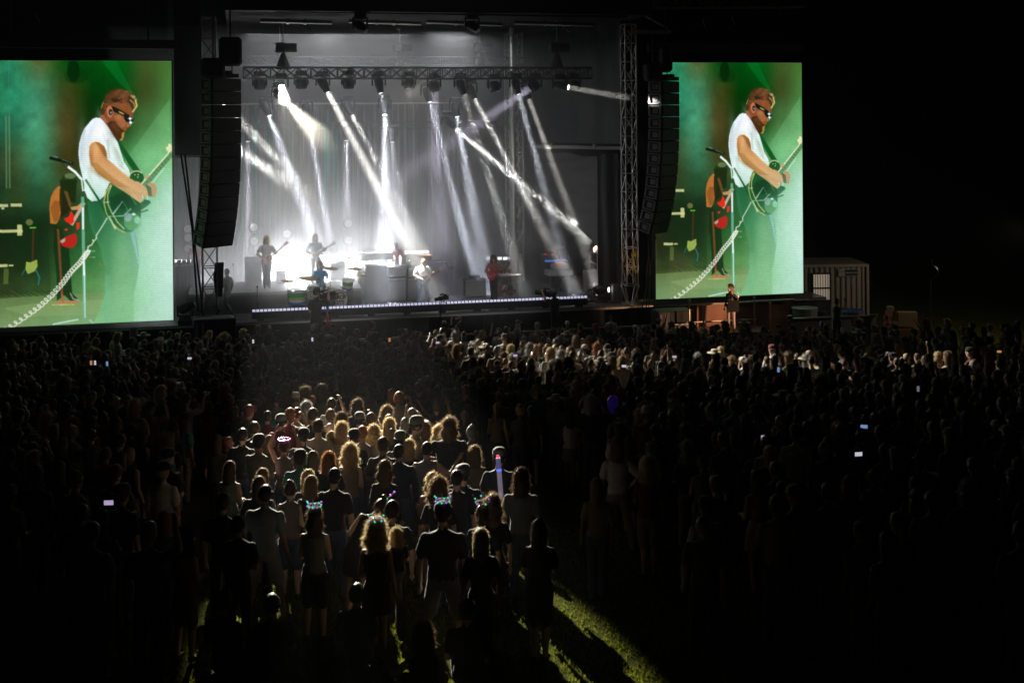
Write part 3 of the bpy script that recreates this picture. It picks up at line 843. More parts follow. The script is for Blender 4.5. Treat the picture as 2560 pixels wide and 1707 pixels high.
    for p0, p1, r0, r1, sl in segs:
        a = np.array(p0); b = np.array(p1); ab = b - a; L2 = max(ab @ ab, 1e-8)
        t = np.clip((c - a) @ ab / L2, 0, 1); dd = np.linalg.norm(c - (a + t[:, None] * ab), axis=1) - (r0 + (r1 - r0) * t)
        if sl in (1, 2): dd -= .006
        k_ = dd < best; best[k_] = dd[k_]; lab[k_] = sl
    if bottom == 'skirt': lab[(lab == 2) & (c[:, 2] < .655)] = 0
    if lean == 0 and side == 0:
        tor = (np.abs(c[:, 0]) < .24) & (c[:, 2] > .86) & (c[:, 2] < 1.2) & (lab != 0) & (lab != 3)
        lab[tor & (c[:, 2] > .955)] = 1; lab[tor & (c[:, 2] <= .955)] = 2
    res.polygons.foreach_set('material_index', lab.astype(np.int32))
    n = len(res.vertices); co = np.empty(n * 3); res.vertices.foreach_get('co', co); co = co.reshape(-1, 3)
    zoff = 0
    if legs in ('ground',): zoff = -.82
    co[:, 2] += zoff
    co *= k
    if child:
        z = co[:, 2]; 
    res.vertices.foreach_set('co', co.ravel())
    res.polygons.foreach_set('use_smooth', [True] * nf); res.update()
    for m in (SKINS[0], CL['black'], CL['denim'], SHOE): res.materials.append(m)
    B = Body(); B.mesh = res; B.k = k
    Mh = Matrix.Translation((hc + V((0, 0, zoff))) * k) @ hd.to_4x4() @ Matrix.Scale(k * 1.07, 4)
    B.head = Mh; B.H = H; B.top = (hc + hd @ V((0, 0, .12)) + V((0, 0, zoff))).z * k; B.wr = [( (a + V((0, 0, zoff))) * k, (b + V((0, 0, zoff))) * k, d) for a, b, d in wr]
    B.chest = (up((0, 0, 1.1)) + V((0, 0, zoff))) * k; B.R = R
    BODIES[key] = B
    return B

HAIRM = {}
def hair_mesh(kind, lod=0):
    """hair around a head centred on the origin, facing +Y"""
    key = (kind, lod)
    if key in HAIRM: return HAIRM[key]
    rnd = random.Random(hash(kind) % 1000 if False else sum(map(ord, kind)))
    mb = MB(); nu, nv = (22, 15) if lod == 0 else (10, 7)
    vol = dict(short=1.10, crop=1.045, long=1.13, wavy=1.2, curly=1.42, bun=1.08, pony=1.08, cap=1.07, hat=1.07, shag=1.24, longwide=1.26)[kind]
    length = dict(long=.30, wavy=.26, longwide=.24, pony=0, curly=.10, shag=.12).get(kind, 0)
    def surf(d):
        hairy = 1.0
        if d.y > .25 and d.z < .45 + (d.y - .25) * .2: hairy = 0
        if abs(d.x) > .8 and d.z < -.15 and not length: hairy = 0
        if d.z < -.5 and not length: hairy = 0 if d.z < -.62 else .5
        r = V((.082 * d.x, .100 * d.y - .004, .112 * d.z + .008))
        n = mnoise.noise(d * (5 if kind in ('curly', 'shag', 'wavy') else 3) + V((vol * 7, 0, 0)))
        s = (vol + (.16 if vol > 1.15 else .05) * n) if hairy else .93
        p = r * s
        if length and hairy and d.z < .15 and d.y < .35:
            f = min((.15 - d.z) / .9, 1)
            p = V((p.x * (1 + .25 * f * (vol - .9) * 3), p.y * (1 - .15 * f) - .03 * f, p.z - length * f))
            if kind in ('wavy', 'longwide', 'curly'): p.x += .018 * math.sin(p.z * 40 + d.x * 5); p.y += .015 * math.cos(p.z * 34)
        return p, hairy
    vs = []; hh = []
    for i in range(nv + 1):
        ph = math.pi * i / nv
        for k in range(nu):
            t = 2 * math.pi * k / nu
            p, h = surf(V((math.sin(ph) * math.cos(t), math.sin(ph) * math.sin(t), math.cos(ph)))); vs.append(p); hh.append(h)
    fs = [[i * nu + k, (i + 1) * nu + k, (i + 1) * nu + (k + 1) % nu, i * nu + (k + 1) % nu] for i in range(nv) for k in range(nu)]
    mb.add(vs, fs)
    if kind == 'bun': mb.ell((0, -.06, .125), (.045, .045, .04), 10, 7)
    if kind == 'pony': mb.tube([(0, -.09, .05), (0, -.14, .03), (0, -.15, -.06), (0, -.13, -.17), (.01, -.13, -.22)], [.02, .032, .034, .026, .008], 8)
    mb.m = 1
    if lod == 0:
        N = dict(short=900, crop=300, long=1200, wavy=1700, curly=3600, bun=700, pony=700, cap=250, hat=100, shag=2200, longwide=2600)[kind]
        for _ in range(N):
            d = V((rnd.gauss(0, 1), rnd.gauss(0, 1), rnd.gauss(0, 1))).normalized()
            p, h = surf(d)
            if not h: continue
            nrm = V((d.x / .08, d.y / .1, d.z / .11)).normalized()
            L = dict(short=.018, crop=.006, long=.03, wavy=.045, curly=.06, bun=.022, pony=.022, cap=.012, hat=.01, shag=.05, longwide=.06)[kind] * rnd.uniform(.4, 1.3)
            dirn = (nrm + V((rnd.gauss(0, .7), rnd.gauss(0, .7), rnd.gauss(0, .6) - (.5 if length else 0)))).normalized()
            side = dirn.cross(V((rnd.gauss(0, 1), rnd.gauss(0, 1), rnd.gauss(0, 1)))).normalized() * .0016
            b = p - nrm * .006; mid = b + dirn * L * .6; curl = V((rnd.gauss(0, 1), rnd.gauss(0, 1), rnd.gauss(0, 1) - .6)).normalized() * L * .7
            e = mid + curl
            mb.add([b - side, b + side, mid + side, mid - side, e], [[0, 1, 2, 3], [3, 2, 4]])
    me = bpy.data.meshes.new(kind + '_hair'); me.from_pydata(mb.v, [], mb.f)
    me.materials.append(SHADED_HAIR['brown']); me.materials.append(HAIRS['brown'])
    me.polygons.foreach_set('material_index', mb.mi)
    me.polygons.foreach_set('use_smooth', [True] * len(me.polygons)); me.update()
    HAIRM[key] = me
    return me
HATM = {}
def hat_mesh(kind):
    if kind in HATM: return HATM[kind]
    mb = MB()
    if kind in ('cap', 'backcap'):
        s = 1 if kind == 'cap' else -1
        mb.rings([(V((0, 0, z)), V((rx, 0, 0)), V((0, ry, 0))) for z, rx, ry in ((.035, .088, .106), (.06, .092, .110), (.10, .085, .10), (.13, .06, .072), (.142, .02, .022))])
        br = [(math.sin(a) * .082, (.085 + .09 * math.cos(a)) * s) for a in np.linspace(-1.45, 1.45, 11)] + [(.075, .06 * s), (-.075, .06 * s)]
        mb.prism(br, .04, .052, axis='XY')
    elif kind == 'brimhat':
        mb.rings([(V((0, 0, z)), V((rx, 0, 0)), V((0, ry, 0))) for z, rx, ry in ((.045, .20, .21), (.055, .20, .21), (.06, .10, .115), (.11, .092, .105), (.145, .08, .09), (.15, .03, .03))])
    HATM[kind] = mb.mesh(kind, [CL['black']], True)
    return HATM[kind]

HAIRWORD = dict(short='short', crop='cropped', long='long straight', wavy='long wavy', curly='big curly', bun='bunned', pony='ponytailed', cap='capped', hat='hatted', shag='shaggy', longwide='long bushy')
def person(body, loc, rz, skin=0, top='black', bottom='denim', hair='short', hc='brown', hat=None, hatc='black', label=None, group=None, scale=1.0, lod=0, shoes=None, wide=1.0):
    o = link('person', body.mesh)
    for i, m in enumerate((SKINS[skin], CL[top], CL[bottom], shoes or SHOE)):
        o.material_slots[i].link = 'OBJECT'; o.material_slots[i].material = m
    o.location = loc; o.rotation_euler = (0, 0, rz); o.scale = (scale * wide, scale * wide, scale)
    if hair:
        h = link('hair', hair_mesh(hair, lod), o); h.matrix_local = body.head
        for i, m in enumerate((SHADED_HAIR[hc], HAIRS[hc])): h.material_slots[i].link = 'OBJECT'; h.material_slots[i].material = m
    if hat:
        h = link({'cap': 'cap', 'backcap': 'cap', 'brimhat': 'hat'}[hat], hat_mesh(hat), o); h.matrix_local = body.head @ Matrix.Scale(1.04, 4)
        h.material_slots[0].link = 'OBJECT'; h.material_slots[0].material = CL[hatc]
    tag(o, label or 'person', 'person', group)
    return o
# ---------------------------------------------------------------- stage equipment
def rel(px, py, v, root_u, root_z):
    p = at(px, py, v); return p[0] - root_u, p[2] - root_z
def frame_of(px0, px1, py0, py1, v):
    """pixel rectangle on plane v -> u0,u1,z0,z1 (mean heights)"""
    a, b = at(px0, (py0 + py1) / 2, v), at(px1, (py0 + py1) / 2, v)
    m = (px0 + px1) / 2
    return a[0], b[0], at(m, py1, v)[2], at(m, py0, v)[2]

# hung speaker arrays
cabm = mat('speaker_cabinet_black', (.02, .02, .021), .6, bump=.1, scale=40)
grl = mat('speaker_grille_black', (.012, .012, .013), .75, bump=.4, scale=220)
sidem = mat('speaker_side_grey', (.20, .20, .205), .55, bump=.1, scale=30)
def line_array(label, px_top, py_top, px_bot, py_bot, v, n, curve, rz):
    p = at(px_top, py_top, v); q = at(px_bot, py_bot, v)
    Ht = p[2] - q[2]; hcab = Ht / n * 1.02
    r = sthing('speaker_array', label, 'line array', p[0], v, p[2], rz)
    # local frame: +X is the front of the cabinets, -Y their camera facing side
    Wd, Dp = 1.30, .62
    body = MB(); body.box((-Dp / 2, 0, -hcab / 2), (Dp, Wd, hcab * .965), bev=.02)
    bmesh_ = body.mesh('cabinet', cabm)
    g = MB(); g.box((.008, 0, -hcab / 2), (.02, Wd * .94, hcab * .86)); gm = g.mesh('grille', grl)
    sd = MB(); y = -Wd / 2 - .012; x0, x1 = -Dp + .04, -.04
    for (a, b, c, d) in ((x0, x1, -.03, -.07), (x0, x1, -hcab + .07, -hcab + .03), (x0, x0 + .07, -.03, -hcab + .03), (x1 - .09, x1, -.03, -hcab + .03)):
        sd.box(((a + b) / 2, y, (c + d) / 2), (abs(b - a), .03, abs(d - c)))
    sd.box(((x0 + x1) / 2 + .02, y + .006, -hcab / 2), (.22, .016, hcab * .42), bev=.005)
    for k in range(3): sd.cyl((x1 - .05, y - .02, -.08 - k * .13), (x1 - .05, y, -.08 - k * .13), .018, n=8)
    sm = sd.mesh('side_frame', sidem)
    x = 0; z = 0; ang = 0
    for i in range(n):
        c = link('cabinet', bmesh_, r); c.location = (x, 0, z); c.rotation_euler = (0, ang, 0)
        e = link('grille', gm, c); e2 = link('side_frame', sm, c)
        z -= hcab * math.cos(ang); x -= hcab * math.sin(ang)
        ang = curve * ((i + 1) / n) ** 2.2
    mb = MB(); mb.box((-.35, 0, .09), (.9, .9, .14)); mb.box((-.2, .1, .2), (.5, .2, .12)); mb.build('flying_frame', blackmetal, r)
    return r, p
LA, pa = line_array('hanging line of black speakers left of the band, its sides tinted green', 567, 196, 549, 617, -1.2, 13, math.radians(19), math.radians(-50))
RA, pb = line_array('hanging line of black speakers beside the right screen, its sides lit grey', 1677, 203, 1658, 584, -1.1, 13, math.radians(21), math.radians(-50))
for (nm, px, py, w, h, v, lab) in (('motor_cover', 576, 130, .78, 1.0, -1.1, 'soft black motor cover hanging above the left speaker line'), ('motor_cover', 533, 172, .8, .72, -1.4, 'lower black motor cover at the back of the left speaker line'),
                                ('motor_cover', 1664, 150, .4, .95, -1.0, 'black motor bag hanging in front of the right screen corner'), ('motor_cover', 1632, 180, .62, .7, -1.3, 'rounded black motor cover at the back of the right speaker line')):
    p = at(px, py, v); r = sthing(nm, lab, 'motor cover', p[0], v, p[2])
    mb = MB(); mb.box((0, 0, 0), (w, .6, h), bev=.1); mb.build('cover', softblack, r, True)
    mb = MB(); mb.cyl((0, 0, h / 2 - .05), (0, 0, h / 2 + 1.2 + (py - 130) * .013), .025); mb.cyl((.05, 0, -h / 2), (.05, 0, -h / 2 - .35), .02); mb.build('chain', blackmetal, r)
# cables down the left tower
for k, (x0, y0, x1, y1, x2, y2) in enumerate(((452, 385, 480, 570, 495, 780), (462, 385, 486, 600, 508, 785), (497, 470, 470, 440, 470, 430))):
    if k == 2: continue
    a, b, c = at(x0, y0, -.3), at(x1, y1, -.3), at(x2, y2, -.2)
    mb = MB(); mb.tube([V(a).lerp(V(b), t) for t in (0, .5, 1)] + [V(b).lerp(V(c), t) for t in (.5, 1)], .035)
    o = mb.build('power_cable', black); o.location = SW(0, 0); o.rotation_euler = (0, 0, YAW); tag(o, ['thick black cable hanging nearest the left screen', 'black cable hanging just left of the dark truss tower'][k], 'cable')
a, b = at(548, 690, .2), at(545, 790, .2)
mb = MB()
for k in range(7): mb.tube([(a[0] - .1 + .04 * k, -.1, a[2] + .5), (a[0] - .18 + .05 * k, -.14, a[2]), (a[0] - .1 + .03 * k, -.1, b[2] + .7)], .03)
o = mb.build('cable_bundle', black); o.location = SW(0, .2); o.rotation_euler = (0, 0, YAW); tag(o, 'coiled black cable bundle tied to the left truss tower', 'cable bundle')
for k, (x0, x1) in enumerate(((1628, 1616), (1640, 1606), (1619, 1622))):
    a, b = at(x0, 590, -.3), at(x1, 770, -.4)
    mb = MB(); mb.tube([V(a), V(a).lerp(V(b), .5) + V((.08 * (k - 1), 0, 0)), V(b)], .02)
    o = mb.build('power_cable', blackmetal); o.location = SW(0, 0); o.rotation_euler = (0, 0, YAW); tag(o, ['straight thin cable beside the right screen edge', 'slanting thin cable between right tower and screen', 'short thin cable nearest the right truss tower'][k], 'cable')

# side speakers on the ground at the pit
def ground_sub(label, px0, px1, py0, v, rz=0, green=False):
    u0, u1, z0, z1 = frame_of(px0, px1, py0, py0 + 60, v)
    r = sthing('subwoofer_stack', label, 'speaker stack', (u0 + u1) / 2, v, 0, rz)
    n = 2; h = z1 / n; w = u1 - u0
    for i in range(n):
        mb = MB(); mb.box((0, .4, h * (i + .5)), (w, .9, h * .98), bev=.03); c = mb.build('cabinet', cabm, r)
        mb = MB(); mb.box((w * .15, -.06, h * (i + .5)), (w * .62, .02, h * .9)); mb.build('grille', grl, c)
        mb = MB()
        for s in (-1, 1): mb.box((-w * .36 + s * w * .07, -.058, h * (i + .5)), (w * .05, .03, h * .7))
        mb.build('handle', sidem, c)
ground_sub('black subwoofer stack in front of the left truss tower', 485, 590, 796, -1.4)
ground_sub('low grey edged subwoofer right of the right truss tower', 1645, 1735, 777, -1.6)

# the front row LED bars
def led_bar():
    u0, u1 = at(630, 795, .35)[0], at(1466, 755, .35)[0]
    z0 = DECK
    r = sthing('footlight_bar', 'long black bar of white LED cells along the front edge of the stage', 'footlight', 0, .3, 0)
    mb = MB(); prof = [(-.12, 0), (.16, 0), (.16, .2), (.02, .33), (-.02, .33), (-.12, .22)]
    n = len(prof)
    vs = [(u0, y, z0 + .08 + z) for y, z in prof] + [(u1, y, z0 + .08 + z) for y, z in prof]
    mb.add(vs, [list(range(n))[::-1], [n + i for i in range(n)]] + [[i, (i + 1) % n, n + (i + 1) % n, n + i] for i in range(n)])
    mb.build('housing', blackmetal, r)
    for u in np.linspace(u0 + .3, u1 - .3, 10): mb = MB(); mb.box((u, .02, z0 + .04), (.25, .2, .078)); mb.build('foot', blackmetal, r)
    N = 92; cell = MB(); cell.box((0, 0, 0), ((u1 - u0) / N * .78, .02, .10), bev=.01)
    cm = cell.mesh('lamp_cell', mat('footlight_cell_glow', (.8, .8, .9), .2, emit=(.72, .71, 1), strength=.7))
    for i in range(N):
        c = link('lamp_cell', cm, r); c.location = (u0 + (u1 - u0) * (i + .5) / N, -.085, z0 + .08 + .295); c.rotation_euler = (math.radians(-42), 0, 0)
led_bar()
def strip(px0, px1, py, v, n, label, strength=7, cellh=.09):
    a, b = at(px0, py, v), at(px1, py, v)
    r = sthing('led_strip', label, 'light strip', a[0], v, a[2])
    L = b[0] - a[0]
    mb = MB(); mb.box((L / 2, .06, 0), (L, .1, cellh * 1.6)); mb.build('housing', blackmetal, r)
    cell = MB(); cell.box((0, 0, 0), (L / n * .7, .02, cellh)); cm = cell.mesh('lamp_cell', mat('strip_glow_%d' % strength, (.9, .9, .9), .2, emit=(.95, .96, 1), strength=strength))
    for i in range(n):
        c = link('lamp_cell', cm, r); c.location = (L * (i + .5) / n, -.005, (b[2] - a[2]) * (i + .5) / n)
strip(436, 500, 652, 7.5, 9, 'row of white lamps at the far left behind the percussion table')
strip(680, 860, 641, 7.5, 26, 'long row of white lamps behind the drummer')
strip(1012, 1072, 630, 8, 8, 'short row of white lamps behind the organ')
# low blinders: hot panels behind drummer and between the musicians
def blinder(px0, px1, py0, py1, v, label, P, st=14):
    u0, u1, z0, z1 = frame_of(px0, px1, py0, py1, v)
    r = sthing('blinder_light', label, 'blinder light', (u0 + u1) / 2, v, z0)
    w, h = u1 - u0, z1 - z0
    mb = MB(); mb.box((0, .12, h / 2), (w + .1, .2, h + .1), bev=.02); mb.build('housing', blackmetal, r)
    mb = MB()
    nx, nz = max(2, round(w / .3)), max(1, round(h / .3))
    for i in range(nx):
        for j in range(nz): mb.box((-w / 2 + w * (i + .5) / nx, 0, h * (j + .5) / nz), (w / nx * .86, .03, h / nz * .86), bev=.01)
    mb.build('lamp_panel', mat('blinder_glow_%d' % st, (1, 1, 1), .3, emit=(1, 1, 1), strength=st), r)
    l = bpy.data.lights.new('blinder_beam', 'AREA'); l.shape = 'RECTANGLE'; l.size = w; l.size_y = h; l.energy = P * BLIND; l.spread = math.radians(150)
    lo = link('blinder_beam', l); lo.location = SW((u0 + u1) / 2, v - .1, (z0 + z1) / 2); lo.rotation_euler = (-VA + V((0, 0, .05))).to_track_quat('-Z', 'Y').to_euler()
blinder(716, 768, 668, 694, 6.6, 'hot white blinder lamps on the riser between the two riser guitarists', 380)
blinder(872, 912, 660, 706, 6.4, 'hot white blinder lamps between the drum kit and the amplifier stack', 420)
blinder(905, 990, 628, 650, 6.9, 'white blinder lamps under the keyboards', 160, 8)
blinder(640, 690, 678, 700, 7.3, 'white blinder lamps left behind the riser guitarist', 160, 8)
blinder(445, 500, 690, 770, 6.8, 'white blinder lamps at the far left behind the cloth covered table', 200, 3)

# guitars
def guitar(label, loc, rz, ang, colr, cat='guitar', bass=False, hollow=False, pg=None):
    r = thing('guitar', label, cat, loc, rz)
    G = link('guitar_body', None, r)
    L = .46; w = .205 if hollow else .175
    out = []
    for i in range(28):
        t = 2 * math.pi * i / 28; x = math.cos(t); z = math.sin(t)
        waist = 1 - .26 * math.exp(-((x - .15) / .28) ** 2)
        lob = w * (1.0 if x < .1 else .82) * waist
        out.append((x * L / 2, z * lob))
    mb = MB(); mb.prism(out, -.022, .028)
    bpy.data.objects.remove(G)
    G = mb.build('body', colr, r); G.rotation_euler = (0, -math.radians(180 - ang), 0)
    mb = MB(); nl = .62 if bass else .46
    mb.box((L / 2 + nl / 2 - .04, .034, 0), (nl + .08, .025, .05)); mb.build('neck', wood, G)
    mb = MB(); mb.prism([(L / 2 + nl - .01, -.03), (L / 2 + nl + .17, -.055), (L / 2 + nl + .18, .05), (L / 2 + nl - .01, .03)], .02, .042)
    for k in range(3):
        for s in (-1, 1): mb.box((L / 2 + nl + .035 + k * .05, .03, s * .062), (.022, .02, .035))
    mb.build('headstock', pg or wood, G)
    mb = MB(); mb.box((-.02, .04, 0), (.04, .02, .09)); mb.box((.08, .04, 0), (.04, .02, .09)); mb.box((-.13, .04, 0), (.03, .025, .1)); mb.build('pickups', chrome, G)
    mb = MB(); mb.tube([(.22, .0, .1), (.10, -.3, .30), (-.22, 0, .05)], .015); mb.build('strap', black, G)
    return r
def performer(label, px, py_head, feet_z, v, body, face_px=0.0, gtr=None, **kw):
    """stand a musician so that the head top falls on py_head"""
    p = at(px, py_head, v); H = p[2] - feet_z
    sc = H / (body.top)
    rz = YAW + math.pi + face_px
    return person(body, SW(p[0], v, feet_z), rz, label=label, scale=sc, **kw), sc, SW(p[0], v, feet_z), rz
PICK = dict(armR='pick', armL='fret', ratio=.5)
b_singer = make_body('singer', legs='wide', head=(28, 10), sleeve='short', wide=1.05, **PICK)
b_red = make_body('redgtr', legs='close', head=(25, 20), sleeve='long', wide=.98, **PICK)
b_bass = make_body('bass', legs='close', head=(20, 0), sleeve='short', **PICK)
b_long = make_body('longh', legs='stand', head=(8, -15), sleeve='long', **PICK)
def with_guitar(P, rz_off, ang, label, colr, z=1.03, **kw):
    o, sc, loc, rz = P
    f = V((math.sin(-rz), math.cos(rz), 0))
    guitar(label, loc + f * .19 * sc + V((0, 0, z * sc)), rz + rz_off, ang, colr, **kw)
gblack = mat('guitar_black_gloss', (.015, .013, .012), .15); gred = mat('guitar_red_gloss', (.55, .01, .015), .18); gor = mat('guitar_orange_gloss', (.5, .1, .03), .2); gcream = mat('guitar_cream', (.7, .62, .5), .3)
P = performer('bearded singer in white shirt and blue jeans playing a black guitar centre stage', 1056, 648, DECK, 2.0, b_singer, .25, skin=0, top='white', bottom='denim', hair='short', hc='lightbrown')
with_guitar(P, 0, 28, 'black semi hollow guitar held by the singer in the white shirt', gblack, hollow=True, pg=gcream, z=.98)
P = performer('long haired guitarist in rust shirt playing a red guitar at stage right', 1234, 640, DECK, 2.2, b_red, -.45, skin=0, top='rust', bottom='black', hair='longwide', hc='brown')
with_guitar(P, 0, 35, 'red semi hollow guitar of the long haired guitarist', gred, hollow=True, z=1.05)
P = performer('curly haired bassist in white shirt standing on the left of the riser', 666, 592, DECK + RZ, 3.0, b_bass, .1, skin=3, top='white', bottom='slate', hair='shag', hc='blond')
with_guitar(P, 0, 40, 'orange bass guitar of the white shirted bassist', gor, z=.98, bass=True)
P = performer('long haired guitarist in pale blue on the riser behind the drummer', 788, 585, DECK + RZ, 4.0, b_long, .2, skin=0, top='slate', bottom='denim', hair='long', hc='lightbrown')
with_guitar(P, 0, 30, 'cream guitar of the long haired riser guitarist', gcream, z=1.05)
b_seat = make_body('drummer', legs='sit', armR='sticks', armL='sticks', head=(10, -15), sleeve='short')
pd = at(800, 656, 1.9)
person(b_seat, SW(pd[0], 2.0, pd[2] - b_seat.top), YAW + math.pi, 0, 'blue', 'denim', 'shag', 'lightbrown', label='drummer in a bright blue shirt seated behind the drum kit')
b_keys = make_body('keys', legs='stand', armR='keys', armL='keys', head=(22, 0), lean=10, sleeve='short')
p = at(1000, 606, 6.2)
person(b_keys, SW(p[0] - .1, 6.0, p[2] - b_keys.top), YAW + math.pi * .8, 0, 'red', 'denim', 'short', 'brown', label='keyboard player in a red shirt behind the organ')
p = at(488, 604, 6.0)
person(b_keys, SW(p[0], 6.0, p[2] - b_keys.top), YAW + math.pi, 0, 'red', 'white', 'shag', 'brown', label='percussionist in red and white at the far left, half hidden by speakers')
p = at(1478, 618, 5.0)
person(b_keys, SW(p[0], 4.9, DECK + .02), YAW + math.pi * 1.2, 0, 'black', 'black', 'short', 'lightbrown', label='technician in black t-shirt working over the flight case at the right wing', scale=(p[2] - DECK) / b_keys.top)
p = at(1405, 622, 6.5)
person(b_keys, SW(p[0], 6.6, DECK + .1), YAW + math.pi, 1, 'black', 'black', 'short', 'black', label='shadowy crew member behind the keyboard rack at the right wing', scale=.98)
b_walk = make_body('walker', legs='walk', armR='slack', armL='front', sleeve='short')
p = at(568, 672, 1.6)
person(b_walk, SW(p[0], 1.6, DECK), YAW + .9, 2, 'olive', 'grey', 'crop', 'black', label='stagehand in patterned shirt and grey trousers walking behind the left tower', scale=(p[2] - DECK) / b_walk.top)

# drum kit
def drum_kit():
    p = at(843, 786, 1.1); c = at(838, 742, 1.0)
    s = 1 / 67.0
    r = sthing('drum_kit', 'multicoloured striped drum kit with lettered bass drum head', 'drum kit', c[0], 1.25, DECK + .13, .42); r.scale = (1.22,) * 3
    stripes = [mat('drum_stripe_%s' % n, col, .25) for n, col in (('blue', (.06, .16, .42)), ('white', (.5, .52, .55)), ('yellow', (.5, .44, .08)), ('green', (.08, .33, .12)), ('pink', (.42, .12, .13)))]
    def drum(name, x, y, z, R, L, horizontal=False, tilt=0, parent=None):
        mb = MB(); n = 20; k = 6
        for j in range(k):
            mb.m = (0, 1, 2, 3, 3, 1)[j]; a, b = j / k * L, (j + 1) / k * L
            vs = []
            for q in (a, b):
                for i in range(n):
                    t = 2 * math.pi * i / n; vs.append((R * math.cos(t), q, R * math.sin(t)) if horizontal else (R * math.cos(t), R * math.sin(t), q))
            mb.add(vs, [[i, (i + 1) % n, n + (i + 1) % n, n + i] for i in range(n)])
        o = link(name, mb.mesh('drum_shell', stripes), r); o.location = (x, y, z); o.rotation_euler = (tilt, 0, 0)
        h = MB()
        if horizontal: h.cyl((0, -.012, 0), (0, .01, 0), R * .96, n=24)
        else: h.cyl((0, 0, L - .01), (0, 0, L + .008), R * .97, n=24)
        h.build('drum_head', mat('drum_head_white', (.72, .72, .7), .4), o)
        h = MB()
        for q in (0, L):
            pts = [((R + .01) * math.cos(t), q, (R + .01) * math.sin(t)) if horizontal else ((R + .01) * math.cos(t), (R + .01) * math.sin(t), q) for t in np.linspace(0, 2 * math.pi, 25)]
            h.tube(pts, .012, 5)
        h.build('hoop', chrome, o)
        return o
    bd = drum('bass_drum', 0, -.25, .31, .30, .42, True)
    for txt, x, z, sz in (('BLACK', 0, .045, .155), ('KEYS', .0, -.115, .165), ('THE', -.10, .20, .05)):
        cu = bpy.data.curves.new('lettering', 'FONT'); cu.body = txt; cu.size = sz; cu.align_x = 'CENTER'; cu.offset = .006; cu.extrude = .002
        to = bpy.data.objects.new('t', cu); COL.objects.link(to); dg = bpy.context.evaluated_depsgraph_get(); dg.update()
        me = bpy.data.meshes.new_from_object(to.evaluated_get(dg), depsgraph=dg); bpy.data.objects.remove(to)
        me.materials.clear(); me.materials.append(mat('letter_paint_black', (.02, .03, .03), .5))
        o = link('lettering', me, bd); o.location = (x, -.018, z); o.rotation_euler = (math.radians(90), 0, 0)
    mb = MB(); a0 = np.linspace(.35, math.pi - .2, 12)
    mb.tube([(.25 * math.cos(t), -.014, .25 * math.sin(t)) for t in a0], .022, 5); mb.build('painted_arc', stripes[4], bd)
    drum('floor_tom', -1.2, .15, .28, .26, .42)
    drum('rack_tom', .45, .05, .62, .17, .26, tilt=.3)
    drum('snare_drum', -.55, .35, .58, .18, .16)
    cym = mat('cymbal_bronze', (.55, .42, .18), .25, .9)
    for x, y, z, R in ((-.82, .1, 1.02, .34), (.85, .3, 1.15, .24), (1.0, .1, .95, .20), (.15, .55, 1.2, .26), (-1.35, .45, .95, .2)):
        mb = MB(); mb.lathe([(.02, .03), (.07, .02), (R, 0), (R, -.004), (.05, .012)], 20); o = mb.build('cymbal', cym, r, True); o.location = (x, y, z); o.rotation_euler = (.12, .05, 0)
        mb = MB(); mb.cyl((x, y, .02), (x, y, z + .05), .012)
        for k in range(3): t = k * 2.09; mb.cyl((x, y, .3), (x + .24 * math.cos(t), y + .24 * math.sin(t), .01), .01)
        mb.build('cymbal_stand', chrome, r)
    mb = MB(); mb.cyl((-.35, .8, 0), (-.35, .8, .45), .04); mb.lathe([(.17, .45), (.18, .5), (.15, .53)], 14); mb.build('stool', chrome, r)
drum_kit()
p = at(812, 770, 1.6); o = stage_box('drum_riser', p[0] - 1.9, p[0] + 1.2, .75, 2.5, DECK + .003, DECK + .125, mat('drum_riser_grey', (.2, .2, .2), .6)); o.location = SW(0, 0); o.rotation_euler = (0, 0, YAW); tag(o, 'low grey drum riser under the coloured drum kit', 'riser')

# microphone stands
def mic_stand(label, px, py_top, py_base, v, dark=False, boom=0.0, z0=DECK, mat_=None):
    p = at(px, py_top, v); b = at(px, py_base, v) if z0 is None else (0, 0, z0)
    r = sthing('microphone_stand', label, 'mic stand', p[0], v, b[2])
    h = p[2] - b[2]; m = mat_ or (blackmetal if dark else steel)
    mb = MB(); mb.cyl((0, 0, .02), (0, 0, h * (.8 if boom else 1)), .014)
    if boom: mb.cyl((0, 0, h * .8), (boom, 0, h), .012)
    mb.box((0, 0, h * .45), (.05, .05, .12)); mb.build('pole', m, r)
    mb = MB()
    for k in range(3): t = k * 2.09 + .4; mb.cyl((0, 0, .12), (.28 * math.cos(t), .28 * math.sin(t), .01), .012)
    mb.build('tripod', m, r)
    mb = MB(); q = V((boom, 0, h)); mb.cyl(q + V((-.02, -.1, .0)), q + V((0, 0, 0)), .018, .025, n=10); mb.ell(q + V((0.0, -.12, 0)), (.035, .035, .035), 10, 7); mb.build('microphone', black, r)
mic_stand('black microphone stand alone near the left end of the footlight bar', 643, 716, 783, .75, True)
mic_stand('chrome microphone stand right of the singer', 1121, 655, 757, 2.2, boom=-.25, mat_=chrome)
mic_stand('microphone stand with horizontal boom between drums and amplifiers', 905, 643, 770, 2.8, boom=-.5)
mic_stand('thin microphone stand in front of the drummer', 805, 665, 760, 1.3, boom=.05)
mic_stand('pair half of tall thin stands left of the riser bassist', 583, 660, 730, 4.5)

